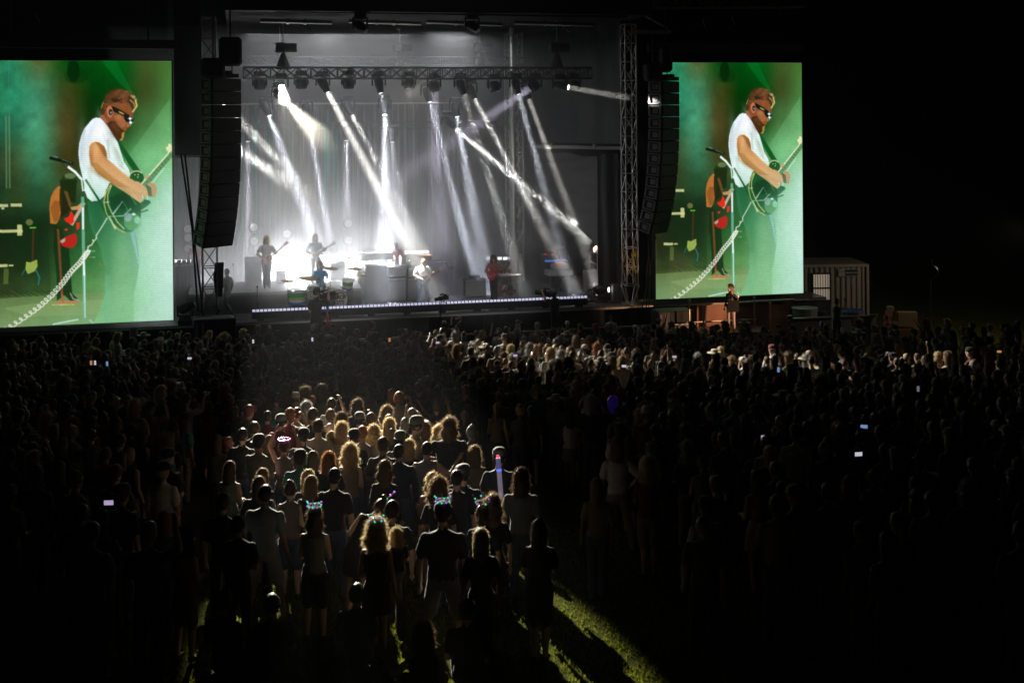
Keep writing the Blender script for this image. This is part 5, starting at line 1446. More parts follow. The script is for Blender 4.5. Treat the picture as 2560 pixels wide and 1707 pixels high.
    for (x, y, rx, ry, c_, a_, r_) in ((940, 1050, 10, 60, (150, 170, 182), .35, 0), (1150, 880, 14, 20, (250, 252, 255), .8, .3), (1100, 1300, 5, 50, (176, 196, 190), .4, -.3), (1290, 1050, 7, 45, (186, 202, 186), .5, -.35), (1200, 780, 8, 30, (200, 210, 222), .5, -.5),
                                   (1350, 1180, 6, 26, (168, 186, 160), .5, -.3), (1030, 900, 6, 36, (204, 216, 226), .5, .35), (1060, 1450, 22, 26, (214, 236, 224), .5, 0), (1440, 1380, 10, 10, (180, 204, 180), .4, 0)):
        q_ = a1(x, y); soft(q_[0], q_[1], rx, ry, c_, a_, r_)
    # strap in front
    poly(A((1340, 960), (1385, 1010), (1560, 1260), (1620, 1350), (1540, 1350), (1480, 1270), (1390, 1110)), (20, 84, 34))
    # guitar
    gb = B((1062, 190), (1085, 110), (1130, 62), (1250, 60), (1360, 190), (1470, 240), (1560, 250), (1530, 275), (1450, 330), (1445, 430), (1410, 500), (1350, 548), (1270, 556), (1185, 505), (1110, 410), (1072, 300))
    poly(gb, (24, 84, 44)); poly(B((1100, 200), (1300, 120), (1450, 260), (1440, 350), (1300, 300), (1150, 330)), (16, 62, 30), .8)
    el(*b1(1360, 450), 22, 22, (90, 160, 96), .7); el(*b1(1310, 400), 10, 11, (150, 176, 190), .75); el(*b1(1410, 430), 8, 9, (130, 206, 176), .8); el(*b1(1372, 368), 5, 3, (220, 240, 230), .9)
    ln(B((1132, 62), (1078, 150), (1058, 240), (1080, 350), (1130, 440), (1210, 525), (1280, 558)), 2.6, (196, 190, 96)); ln(B((1140, 68), (1100, 160), (1100, 260), (1140, 350), (1200, 450), (1270, 520)), 2.4, (210, 204, 130))
    ln(B((1110, 390), (1178, 520)), 4.6, (190, 210, 160)); ln(B((1060, 245), (1115, 240)), 2, (220, 220, 200))
    ln(B((1150, 370), (1255, 235)), 3.5, (170, 200, 190)); ln(B((1120, 390), (1260, 385), (1345, 310)), 2, (170, 210, 190)); ln(B((1265, 240), (1310, 330)), 1.6, (120, 170, 120)); ln(B((1330, 160), (1400, 270)), 1.5, (90, 150, 90)); ln(B((1440, 350), (1525, 325)), 4, (30, 90, 60))
    el(*a1(1570, 1420), 19, 17, (24, 80, 36)); ln([(a1(1570, 1420)[0] + 19 * math.cos(t), a1(1570, 1420)[1] + 17 * math.sin(t)) for t in np.linspace(math.pi * .95, math.pi * 1.75, 10)], 2.6, (206, 208, 150))
    for (x, y) in ((1550, 1385), (1590, 1385), (1585, 1412)): el(*a1(x, y), 1.6, 1.6, (200, 210, 160))
    ln(A((1640, 1530), (1985, 1150)), 13, (92, 138, 92)); ln(A((1620, 1500), (1945, 1150), (1970, 1110)), 3, (232, 236, 190))
    for k in range(9): x = 1700 + k * 30; y = 1470 - k * 33; ln(A((x - 14, y - 16), (x + 20, y + 14)), 2.4, (62, 104, 68), .8)
    ln(A((1760, 1480), (1900, 1310)), 1.6, (220, 240, 220)); poly(A((1918, 1075), (1945, 1060), (1960, 1022), (1985, 1035), (1995, 1070), (1990, 1110), (1955, 1135), (1935, 1105)), (226, 226, 176)); 
    # fretting hand
    poly(A((1660, 1420), (1690, 1390), (1725, 1392), (1715, 1420), (1680, 1435)), (206, 150, 110)); poly(A((1700, 1490), (1740, 1470), (1790, 1490), (1815, 1530), (1812, 1600), (1780, 1620), (1750, 1540)), (206, 160, 120)); poly(B((1520, 45), (1590, 50), (1625, 100), (1600, 200), (1570, 190), (1560, 90)), (176, 140, 100)); poly(B((1500, 60), (1560, 90), (1570, 190), (1530, 180)), (70, 80, 50), .9)
    # strumming arm
    poly(A((1078, 1002), (1040, 1020), (1016, 1060), (1010, 1150), (1030, 1260), (1085, 1340), (1200, 1430), (1330, 1520)) + B((1060, 10), (1200, 90), (1310, 160), (1400, 225), (1450, 255), (1468, 200), (1500, 190), (1528, 190), (1520, 130), (1490, 80), (1440, 40), (1400, 25)) + A((1560, 1465), (1500, 1430), (1400, 1350), (1300, 1260), (1225, 1200), (1215, 1110), (1190, 1050), (1130, 1010)), (202, 142, 88), 1, (206, 168, 120))
    poly(A((1085, 1000), (1130, 1008), (1195, 1055), (1222, 1140), (1225, 1200), (1190, 1160), (1150, 1100)), (122, 78, 30), .75); poly(A((1040, 1240), (1100, 1240), (1300, 1420), (1500, 1540), (1330, 1520), (1180, 1420), (1080, 1335)), (160, 112, 52), .6)
    poly(A((1190, 1210), (1260, 1250), (1420, 1400), (1560, 1480), (1500, 1440), (1330, 1290)), (226, 170, 110), .7)
    for k in range(4): ln(B((1370 + 36 * k, 120 + 14 * k), (1440 + 26 * k, 215 - 6 * k)), 1.3, (140, 100, 56), .7)
    ln(B((1465, 175), (1475, 215)), 1.6, (230, 240, 230)); ln(B((1515, 180), (1525, 215)), 1.6, (230, 240, 230)); poly(B((1480, 215), (1540, 225), (1555, 250), (1500, 270), (1470, 250)), (24, 70, 44))
    for (x, y, rx, ry, c_, a_, r_) in ((1090, 1100, 14, 22, (226, 176, 120), .6, 0), (1040, 1200, 5, 30, (120, 84, 40), .5, 0), (1250, 1340, 34, 9, (220, 168, 112), .5, .62), (1180, 1130, 6, 24, (150, 100, 54), .5, -.4), (1450, 1490, 26, 8, (226, 182, 132), .5, .5), (1130, 1380, 26, 6, (140, 98, 50), .5, .6)):
        q_ = a1(x, y); soft(q_[0], q_[1], rx, ry, c_, a_, r_)
    # head
    poly(A((1145, 720), (1175, 690), (1200, 640), (1235, 590), (1290, 545), (1390, 530), (1490, 560), (1530, 640), (1540, 720), (1488, 830), (1462, 845), (1452, 875), (1428, 890), (1420, 940), (1400, 990), (1352, 990), (1305, 930), (1250, 850), (1200, 780)), (128, 78, 48))
    poly(A((1300, 700), (1380, 690), (1430, 740), (1460, 800), (1400, 840), (1340, 800)), (168, 108, 72), .7); poly(A((1380, 560), (1450, 560), (1500, 620), (1510, 690), (1440, 650), (1390, 610)), (150, 84, 44), .9)
    poly(A((1230, 790), (1270, 760), (1320, 760), (1350, 800), (1390, 850), (1432, 884), (1424, 940), (1402, 992), (1352, 992), (1310, 940), (1260, 860)), (72, 42, 18)); poly(A((1400, 900), (1432, 886), (1424, 950), (1402, 992), (1368, 990), (1395, 960)), (176, 150, 70), .9)
    poly(A((1410, 850), (1460, 848), (1448, 872), (1425, 884)), (150, 84, 40)); poly(A((1395, 858), (1432, 872), (1425, 886), (1400, 880)), (70, 30, 14)); poly(A((1470, 760), (1500, 790), (1488, 832), (1458, 835)), (190, 110, 60), .8)
    poly(A((1152, 690), (1155, 600), (1185, 540), (1225, 455), (1300, 402), (1378, 388), (1440, 402), (1490, 450), (1545, 470), (1578, 530), (1585, 600), (1560, 645), (1525, 668), (1528, 600), (1490, 560), (1450, 535), (1400, 560), (1345, 545), (1290, 560), (1235, 592), (1210, 640), (1190, 690)), (76, 48, 27))
    poly(A((1290, 440), (1360, 395), (1440, 405), (1490, 450), (1440, 500), (1420, 560), (1400, 540), (1410, 470), (1340, 450)), (118, 72, 42), .55); poly(A((1420, 480), (1480, 470), (1470, 540), (1440, 570), (1405, 560)), (138, 76, 50), .6)
    ln(A((1510, 465), (1560, 510), (1580, 590), (1530, 660)), 4.5, (190, 180, 110)); ln(A((1500, 520), (1545, 560), (1560, 620)), 3, (170, 150, 90), .9); ln(A((1545, 470), (1575, 520)), 2.4, (214, 214, 160)); ln(A((1185, 545), (1160, 610)), 2.4, (160, 150, 90), .8)
    rr_ = np.random.RandomState(8)
    for k in range(150):
        t = rr_.rand(); s_ = rr_.rand(); x = 1180 + 380 * t; y = 640 - 235 * math.sin(math.pi * (.12 + .72 * t)) + s_ * 120 * math.sin(math.pi * min(t + .15, 1)); an = -1.1 + 1.7 * t + rr_.randn() * .45; L = 22 + 26 * rr_.rand()
        if y > 600 and t > .15: continue
        c_ = [(48, 30, 16), (104, 66, 38), (140, 98, 60), (64, 40, 24), (170, 132, 84)][rr_.randint(5)]
        ln(A((x, y), (x + L * math.cos(an), y + L * math.sin(an) * -.6), (x + L * 1.5 * math.cos(an + .7), y + L * 1.1 * math.sin(an + .7) * -.6)), .9, c_, .55)
    for k in range(60):
        x = 1250 + 180 * rr_.rand(); y = 790 + 190 * rr_.rand() * (x - 1200) / 230; ln(A((x, y), (x + 10, y + 22)), .8, [(50, 30, 14), (120, 80, 44), (150, 116, 66)][rr_.randint(3)], .5)
    poly(A((1270, 500), (1340, 490), (1390, 530), (1300, 550)), (40, 30, 14), .7)
    for k in range(12): t = k / 11; ln(A((1215 + 150 * t, 470 - 60 * t), (1230 + 190 * t, 520 - 40 * t)), 1.1, (150, 92, 50), .5)
    el(*a1(1262, 655), 8.6, 14.5, (196, 112, 78)); el(*a1(1270, 660), 5, 8, (22, 40, 34)); el(*a1(1274, 665), 1.5, 3, (140, 190, 190)); poly(A((1150, 700), (1190, 690), (1235, 780), (1200, 775)), (176, 108, 80), .8)
    poly(A((1278, 588), (1320, 600), (1440, 665), (1545, 738), (1520, 790), (1490, 800), (1455, 775), (1430, 712), (1300, 650)), (24, 24, 14)); poly(A((1360, 645), (1420, 672), (1432, 692), (1370, 665)), (196, 190, 130), .9)
    el(*a1(1465, 725), 8, 9, (16, 22, 14)); 
    for (x, y, r) in ((1498, 735, 3.2), (1505, 782, 3.6)): el(*a1(x, y), r, r, (240, 255, 255)); ln([(a1(x, y)[0] - r * 2.2, a1(x, y)[1]), (a1(x, y)[0] + r * 2.2, a1(x, y)[1])], 1, (220, 250, 250)); ln([(a1(x, y)[0], a1(x, y)[1] - r * 2.4), (a1(x, y)[0], a1(x, y)[1] + r * 2.4)], 1, (220, 250, 250))
    for (x, y, rx, ry, c_, a_, r_) in ((1330, 800, 9, 13, (120, 72, 40), .5, .3), (1370, 720, 8, 8, (196, 124, 78), .55, 0), (1300, 900, 9, 14, (70, 46, 22), .5, -.4), (1250, 470, 10, 16, (84, 52, 28), .5, .5), (1460, 630, 7, 12, (120, 66, 40), .5, 0), (1420, 820, 6, 5, (170, 104, 62), .6, 0), (1200, 700, 6, 9, (120, 62, 40), .5, 0)):
        q_ = a1(x, y); soft(q_[0], q_[1], rx, ry, c_, a_, r_)
    for (x, y, rx, ry, c_, a_) in ((1250, 800, 30, 90, (140, 196, 142), .45), (1100, 700, 12, 120, (60, 128, 78), .35), (1000, 400, 18, 60, (24, 84, 50), .4), (1600, 700, 60, 130, (196, 228, 214), .55), (1300, 1250, 60, 50, (146, 200, 150), .4), (1250, 250, 20, 30, (12, 50, 26), .5)):
        q_ = b1(x, y); soft(q_[0], q_[1], rx, ry, c_, a_)
    # coiled cable
    ln(B((1092, 405), (1040, 490), (980, 580)), 3, (186, 206, 180)); ln(B((975, 580), (978, 615), (955, 640), (935, 632)), 3, (190, 210, 186)); ln(B((950, 640), (930, 680), (890, 700), (885, 745)), 3, (196, 214, 190))
    pts = []
    P0 = [(885, 745), (800, 860), (700, 960), (610, 1080), (500, 1200), (380, 1310), (230, 1420), (60, 1530), (-80, 1600)]
    for k in range(420):
        t = k / 419 * (len(P0) - 1.001); i = int(t); f = t - i; x = P0[i][0] * (1 - f) + P0[i + 1][0] * f; y = P0[i][1] * (1 - f) + P0[i + 1][1] * f
        s = (k / 419) ** .72 * 33; ph = s * 2 * math.pi
        pts.append(b1(x + 26 * math.cos(ph) + 8, y + 20 * math.sin(ph)))
    ln(pts, 2.5, (224, 228, 212), .95)
    # veil of haze over the lower right
    veil = np.clip((X - .45) * 1.3, 0, 1) * np.clip((Y - .35) * 1.4, 0, 1) * .28
    C = C * (1 - veil[..., None]) + np.array([184, 222, 204]) / 255. * veil[..., None]
    C = C + (rnd.rand(h, w, 1) - .5) * .035
    C = C * (1 + (smooth_noise(120, 84)[..., None] - .5) * .035 + (smooth_noise(40, 28)[..., None] - .5) * .025)
    C = (C - .30) * 1.06 + .30
    for ax in (0, 1): C = (np.roll(C, 1, ax) + 2 * C + np.roll(C, -1, ax)) / 4
    C = np.clip(C, 0, 1).reshape(NY, SS, NX, SS, 3).mean((1, 3))
    C *= (1 - .07 * (np.arange(NY) % 3 == 0))[:, None, None]
    C = np.where(C <= .04045, C / 12.92, ((C + .055) / 1.055) ** 2.4)
    return C, NX, NY
def build_screens():
    C, NX, NY = paint()
    Wd, Ht = 6.16, 9.12
    nx, ny = NX + 1, NY + 1
    xs = np.linspace(0, Wd, nx); zs = np.linspace(Ht, 0, ny)
    gx, gz = np.meshgrid(xs, zs); co = np.stack([gx, np.zeros_like(gx), gz], -1).reshape(-1, 3)
    i, j = np.meshgrid(np.arange(NX), np.arange(NY)); a = (j * nx + i).ravel()
    F_ = np.stack([a, a + nx, a + nx + 1, a + 1], 1)
    me = bpy.data.meshes.new('display'); me.vertices.add(len(co)); me.vertices.foreach_set('co', co.ravel().astype(np.float32))
    me.loops.add(F_.size); me.loops.foreach_set('vertex_index', F_.ravel().astype(np.int32)); me.polygons.add(len(F_)); me.polygons.foreach_set('loop_start', np.arange(0, F_.size, 4, dtype=np.int32)); me.update()
    ca = me.color_attributes.new('picture', 'FLOAT_COLOR', 'CORNER')
    # smooth between pixels: corner colours from averaged neighbours
    P = np.pad(C, ((1, 1), (1, 1), (0, 0)), 'edge'); V4 = (P[:-1, :-1] + P[1:, :-1] + P[:-1, 1:] + P[1:, 1:]) / 4   # ny x nx
    V4 = V4 * .35 
    vc = np.zeros((ny, nx, 3)); vc[:] = V4 / .35
    corner = vc.reshape(-1, 3)[F_.ravel()] * .3 + np.repeat(C.reshape(-1, 3), 4, 0) * .7
    ca.data.foreach_set('color', np.concatenate([corner, np.ones((len(corner), 1))], 1).ravel().astype(np.float32))
    m = bpy.data.materials.new('video_picture'); m.use_nodes = True; nt = m.node_tree; b = nt.nodes['Principled BSDF']
    at_ = nt.nodes.new('ShaderNodeAttribute'); at_.attribute_name = 'picture'
    b.inputs['Base Color'].default_value = (.01, .01, .01, 1); nt.links.new(at_.outputs['Color'], b.inputs['Emission Color']); b.inputs['Emission Strength'].default_value = SCREEN
    b.inputs['Roughness'].default_value = .8
    m.cycles.emission_sampling = 'NONE'
    me.materials.append(m)
    for (u0, lab) in ((-18.45, 'tall LED screen left of the stage showing the singer with guitar in green light'), (5.64, 'tall LED screen right of the stage showing the singer with guitar in green light')):
        r = sthing('video_screen', lab, 'video screen', u0, 0, 1.8)
        d = link('display', me, r)
        mb = MB(); mb.box((Wd / 2, .2, Ht / 2), (Wd + .06, .34, Ht + .06)); mb.build('cabinet_back', black, r)
        mb = MB(); mb.box((Wd / 2, .3, Ht + .6), (Wd + .3, .3, .3)); mb.build('hanging_beam', black, r)
        mb = MB()
        for x in (.8, Wd - .8): mb.cyl((x, .3, Ht + .7), (x, .3, Ht + 4.5), .03)
        mb.build('hanging_cables', black, r)
build_screens()
# ---------------------------------------------------------------- audience
RND = random.Random(11)
def ground_from_head(px, py, top):
    x, y = unroll(px, py); Y = 20.0
    for _ in range(40): Y = .5 * Y + .5 * F * (CAMZ - ground_z(Y) - top) / y
    return V((x * Y / F, Y, ground_z(Y)))
bodies = {}
def BD(k):
    if k in bodies: return bodies[k]
    cfg = dict(
        m=dict(armR='down', armL='slack'), mh=dict(armR='hip', armL='down', legs='wide'), mc=dict(armR='crossed', armL='crossed'), mf=dict(armR='front', armL='front', wide=1.05),
        ms=dict(armR='slack', armL='down', bottom='shorts', legs='wide', wide=1.12), mp=dict(armR='phone', armL='down'), mw=dict(armR='face', armL='front', wide=1.06), mt=dict(armR='out', armL='down', sleeve='tank', bottom='shorts'),
        mu=dict(armR='head', armL='head'), mr=dict(armR='raise', armL='slack'), mb=dict(armR='down', armL='hip', wide=1.18, sleeve='long'), mstick=dict(armR='front', armL='down'),
        f=dict(fem=True, H=1.65, armR='down', armL='slack', sleeve='short', legs='close'), ft=dict(fem=True, H=1.65, armR='front', armL='front', sleeve='tank', bottom='shorts'), fd=dict(fem=True, H=1.64, armR='slack', armL='front', sleeve='tank', bottom='skirt', legs='close'),
        fc=dict(fem=True, H=1.66, armR='crossed', armL='crossed', sleeve='short', bottom='shorts', legs='close'), fu=dict(fem=True, H=1.66, armR='up', armL='up', sleeve='tank', bottom='shorts'), fp=dict(fem=True, H=1.64, armR='phone', armL='phone', sleeve='tank'),
        fl=dict(fem=True, H=1.66, armR='slack', armL='front', sleeve='long', legs='stand'), fs=dict(fem=True, H=1.66, armR='down', armL='hip', sleeve='short', bottom='skirt'), fw=dict(fem=True, H=1.63, armR='front', armL='out', sleeve='tank', bottom='skirt'),
        bend=dict(fem=True, H=1.68, armR='down', armL='front', sleeve='tank', bottom='skirt', lean=22, side=26, head=(30, -25)), child=dict(H=1.02, legs='dangle', armR='front', armL='down', wide=1.05, head=(5, -30)),
        seat=dict(legs='ground', armR='front', armL='front', bottom='shorts'), seatf=dict(fem=True, legs='ground', armR='front', armL='out', sleeve='tank', bottom='shorts'), ptalk=dict(fem=True, H=1.68, armR='slack', armL='sign', sleeve='long', head=(-8, -35)))[k]
    b = make_body('aud_' + k, ratio=.32, voxel=.0155, **cfg); bodies[k] = b; return b
LIT = []   # (x, y) world positions already taken
def spect(zx, zy, body, hair, hc, top, bottom, label, hat=None, hatc='black', skin=0, rz=0.0, z6=True, extra=0, scale=1.0, group='spectators in the near spotlit group', wide=1.0, dz=0.0):
    px, py = (400 + zx / 2.138, 1000 + zy / 2.138) if z6 else (zx, zy)
    b = BD(body); addh = {'curly': .035, 'longwide': .02, 'shag': .02, 'wavy': .015, 'bun': .05}.get(hair, .01) + (.02 if hat else 0)
    sc = scale * RND.uniform(.99, 1.03)
    loc = ground_from_head(px, py, b.top * sc + addh + dz)
    ang = rz + math.atan2(loc.x - 1.0, 46 - loc.y) * 1.0 + RND.uniform(-.1, .1)
    o = person(b, loc + V((0, 0, dz)), ang, skin, top, bottom, hair, hc, hat, hatc, label, group, sc, wide=wide)
    LIT.append((loc.x, loc.y))
    return o, b, sc, loc, ang
def head_point(t, up=.14, fwd=0):
    o, b, sc, loc, ang = t
    bpy.context.view_layer.update() if False else None
    M = Matrix.Translation(o.location) @ Matrix.Rotation(ang, 4, 'Z') @ Matrix.Scale(sc, 4) @ b.head
    return M @ V((0, fwd, up)), ang
near = [
 (1510, 545, 'ms', 'crop', 'black', 'black', 'grey', 'broad man in black cap and black t-shirt with bare calves, lights on his cap', 'cap', 'black', 1.05),
 (1155, 640, 'fd', 'curly', 'blond', 'black', 'black', 'woman with glowing curly blond hair in a black dress holding a child', None, None, 1.0),
 (825, 575, 'ft', 'wavy', 'brown', 'sage', 'black', 'woman with long dark waves in a sage tank top wearing a crown of lights', None, None, 1.0),
 (560, 455, 'ms', 'crop', 'black', 'slate', 'grey', 'man with cross body strap over a grey blue t-shirt, left in the near group', None, None, 1.02),
 (695, 420, 'ft', 'bun', 'brown', 'mauve', 'denim', 'woman with tied up hair right of the man with the cross body strap', None, None, .98),
 (545, 368, 'fl', 'long', 'lightbrown', 'black', 'denim', 'woman with long lit hair behind the man with the strap', None, None, 1.0),
 (527, 412, 'm', 'long', 'brown', 'black', 'black', 'dark haired person directly behind the man with the strap', None, None, .96),
 (2025, 640, 'fc', 'long', 'brown', 'black', 'black', 'woman with long straight hair and bare legs alone on the lit grass', None, None, 1.0),
 (1715, 690, 'f', 'long', 'blond', 'black', 'black', 'woman with long straight blond hair right of the broad man in the cap', None, None, .98),
 (1778, 512, 'f', 'longwide', 'lightbrown', 'black', 'black', 'woman with long wavy hair behind the straight blond haired woman', None, None, 1.03),
 (1722, 560, 'f', 'pony', 'brown', 'navy', 'black', 'ponytailed person with a small crown of lights, left of the wavy haired woman', None, None, 1.0),
 (1930, 370, 'm', 'shag', 'brown', 'slate', 'denim', 'man with ear length hair standing apart right of the glowing foam stick', None, None, 1.02),
 (1487, 420, 'f', 'curly', 'lightbrown', 'black', 'denim', 'person with big round lit hair behind the broad man in the cap', None, None, 1.05),
 (1455, 393, 'ft', 'wavy', 'blond', 'mauve', 'denim', 'woman in tank top with wavy hair left of the big round haired person', None, None, 1.0),
 (1585, 375, 'm', 'crop', 'black', 'navy', 'denim', 'short haired man behind the broad man in the cap, to the right', None, None, 1.0),
 (1622, 345, 'mf', 'cap', 'black', 'navy', 'denim', 'man in a cap just right of the short haired man', 'backcap', 'grey', 1.0),
 (1680, 250, 'f', 'shag', 'lightbrown', 'beige', 'denim', 'woman with loosely tied lit hair left of the foam stick holder', None, None, 1.0),
 (1812, 255, 'mstick', 'cap', 'black', 'black', 'black', 'man in a cap holding the tall glowing foam stick', 'cap', 'sage', 1.03),
 (1545, 100, 'mb', 'longwide', 'lightbrown', 'navy', 'black', 'large person in dark hooded top with long bushy lit hair', None, None, 1.08),
 (1490, 138, 'f', 'longwide', 'blond', 'black', 'denim', 'blond bushy haired person partly hidden behind the large hooded person', None, None, 1.0),
 (1425, 225, 'mt', 'crop', 'black', 'grey', 'black', 'man in a patterned sleeveless vest with brightly rimmed arms', None, None, 1.0),
 (1275, 238, 'mb', 'crop', 'black', 'navy', 'denim', 'broad person in a dark top left of the man in the sleeveless vest', None, None, 1.0),
 (1200, 328, 'fl', 'wavy', 'brown', 'black', 'black', 'woman with long dark lit hair in front of the broad dark person', None, None, 1.02),
 (1190, 200, 'm', 'short', 'brown', 'black', 'denim', 'man in dark t-shirt left of the broad dark person', None, None, 1.0),
 (1015, 240, 'ft', 'curly', 'blond', 'beige', 'denim', 'woman with a huge glowing mane of curly golden hair', None, None, 1.0),
 (930, 365, 'm', 'crop', 'black', 'black', 'denim', 'short haired man in black shirt below the curly golden mane', None, None, 1.04),
 (805, 408, 'fl', 'long', 'lightbrown', 'black', 'black', 'woman with long straight lit tips left of the short haired man in black', None, None, 1.0),
 (790, 375, 'f', 'long', 'blond', 'black', 'denim', 'light haired woman partly hidden behind the woman with lit tips', None, None, 1.0),
 (745, 265, 'mf', 'cap', 'black', 'teal', 'denim', 'dark figure in cap and hooded teal rimmed top', 'cap', 'black', 1.0),
 (815, 275, 'f', 'long', 'brown', 'black', 'denim', 'woman right of the hooded figure in the cap', None, None, .97),
 (900, 282, 'm', 'shag', 'red', 'black', 'denim', 'person with pink rimmed curly hair left of the golden mane', None, None, .95),
 (662, 215, 'fu', 'short', 'brown', 'mauve', 'denim', 'woman holding both bare arms high over her glowing pink band', None, None, .98),
 (525, 183, 'mf', 'crop', 'black', 'beige', 'denim', 'man in beige t-shirt and dark cap left in the near group', 'backcap', 'navy', 1.02),
 (580, 190, 'f', 'long', 'lightbrown', 'black', 'denim', 'woman turning her lit face right behind the beige t-shirt man', None, None, .97),
 (438, 152, 'm', 'crop', 'black', 'black', 'denim', 'short haired man at the left edge of the near group', None, None, 1.0),
 (502, 116, 'm', 'crop', 'brown', 'black', 'denim', 'man behind and between the beige t-shirt man and the left edge', None, None, 1.0),
 (358, 198, 'f', 'short', 'red', 'black', 'black', 'woman in profile at the far left rim of the near group', None, None, .97),
 (303, 190, 'f', 'long', 'brown', 'olive', 'black', 'woman with olive rimmed hair at the far left of the near group', None, None, 1.0),
 (693, 45, 'mw', 'short', 'red', 'maroon', 'denim', 'ginger haired man with hands raised to his face at the back of the near group', None, None, 1.06),
 (643, 75, 'm', 'cap', 'black', 'maroon', 'denim', 'man in a purple cap left of the ginger haired man', 'cap', 'slate', 1.0),
 (845, 105, 'm', 'short', 'brown', 'cream', 'denim', 'dark haired man in a pale striped shirt in the near group', None, None, 1.04),
 (765, 150, 'm', 'cap', 'black', 'navy', 'denim', 'man in a dark cap left of the pale striped shirt', 'backcap', 'black', 1.0),
 (915, 170, 'f', 'long', 'lightbrown', 'maroon', 'denim', 'woman with long light hair right of the pale striped shirt', None, None, 1.0),
 (970, 122, 'm', 'shag', 'blond', 'cream', 'denim', 'person with round lit curls behind the long light haired woman', None, None, 1.0),
 (905, 122, 'm', None, 'grey', 'grey', 'denim', 'bald man between pale striped shirt and round lit curls', None, None, .98),
 (1035, 155, 'mf', 'cap', 'black', 'black', 'denim', 'man in a dark cap above the golden mane', 'backcap', 'black', 1.0),
 (1080, 140, 'm', 'short', 'red', 'beige', 'denim', 'short haired person right of the dark cap above the golden mane', None, None, .98),
 (1140, 140, 'f', 'curly', 'blond', 'cream', 'denim', 'woman with bright frizzy blond hair at the centre of the near group', None, None, 1.0),
 (1240, 148, 'f', 'bun', 'lightbrown', 'black', 'denim', 'woman with a high lit hair bun at the centre right of the near group', None, None, .98),
 (1282, 165, 'm', 'cap', 'black', 'grey', 'denim', 'man in a cap right of the high hair bun', 'backcap', 'sage', 1.0),
 (1310, 95, 'm', 'crop', 'grey', 'black', 'denim', 'close cropped man left of the large man in the cap', None, None, 1.0),
 (1365, 85, 'mf', 'cap', 'black', 'beige', 'denim', 'large man in a cap in profile left of the long bushy haired person', 'cap', 'sage', 1.08),
 (1412, 120, 'f', 'curly', 'lightbrown', 'black', 'denim', 'curly haired woman right of the large man in the cap', None, None, .97),
 (1330, 215, 'f', 'shag', 'blond', 'black', 'denim', 'shaggy lit haired woman between the broad figure and the vest', None, None, .98),
 (815, 45, 'm', 'short', 'brown', 'black', 'denim', 'man alone in the back row left of centre of the near group', None, None, 1.03),
 (910, 50, 'm', 'short', 'lightbrown', 'black', 'denim', 'second head from the left in the back row of the near group', None, None, 1.0),
 (970, 70, 'm', 'shag', 'brown', 'black', 'denim', 'shaggy head right of the second head in the back row', None, None, 1.0),
 (1065, 65, 'mp', 'cap', 'black', 'navy', 'denim', 'capped head in the back row above the dark cap', 'cap', 'slate', 1.0),
 (1125, 70, 'm', 'short', 'brown', 'black', 'denim', 'short haired head right of the capped head in the back row', None, None, 1.0),
 (1212, 35, 'f', 'curly', 'lightbrown', 'black', 'denim', 'curly lit head at the very back of the near group', None, None, 1.0),
 (1225, 100, 'mr', 'shag', 'blond', 'black', 'denim', 'person raising one arm among the bright heads', None, None, 1.0),
 (415, 620, 'mf', 'short', 'black', 'black', 'black', 'dark seated looking figure left of the man with the strap', None, None, .95),
 (335, 500, 'm', 'short', 'brown', 'black', 'black', 'dark figure with one lit ear at the left rim of the near group', None, None, 1.0),
 (2335, 420, 'f', 'long', 'lightbrown', 'beige', 'denim', 'faint long haired figure far right of the lit grass', None, None, 1.0),
 (1600, 350, 'f', 'short', 'brown', 'navy', 'denim', 'person half hidden behind the short haired man in navy', None, None, .95),
 (370, 330, 'ft', 'long', 'brown', 'sage', 'denim', 'woman with a bright rimmed shoulder at the left of the near group', None, None, 1.0),
 (1240, 540, 'm', 'short', 'black', 'black', 'black', 'dark figure standing in shade behind the woman with the child', None, None, .98),
]
T = {}
for k, (zx, zy, body, hair, hc, top, bottom, label, hat, hatc, sc) in enumerate(near):
    rz = {'woman turning her lit face right': -1.1, 'woman in profile at': -1.3, 'large man in a cap in': -.9, 'woman with loosely': -.8}.get(' '.join(label.split()[:4]), 0)
    if 'profile' in label or 'turning' in label: rz = -1.1
    T[label.split(',')[0]] = spect(zx, zy, body, hair, hc, top, bottom, label, hat, hatc or 'black', skin=[0, 1, 0, 2, 3][k % 5], rz=rz, scale=sc)
tb_ = spect(1045, 570, 'bend', 'bun', 'brown', 'black', 'black', 'woman in a black dress bending to the right with a light stick in her hair', rz=0)
# child on the hip
o, b, sc, loc, ang = T['woman with glowing curly blond hair in a black dress holding a child']
ch = BD('child'); hp = ground_from_head(400 + 1262 / 2.138, 1000 + 690 / 2.138, 1.0)
cz = loc.y
X_, Y_ = unroll(400 + 1262 / 2.138, 1000 + 690 / 2.138); hz = CAMZ - Y_ * (cz + .1) / F
person(ch, V((X_ * (cz + .1) / F, cz + .12, hz - ch.top - .03)), .5, 0, 'black', 'beige', 'curly', 'blond', label='small curly haired child carried on the blond woman\'s right side', group=None, scale=1.0)
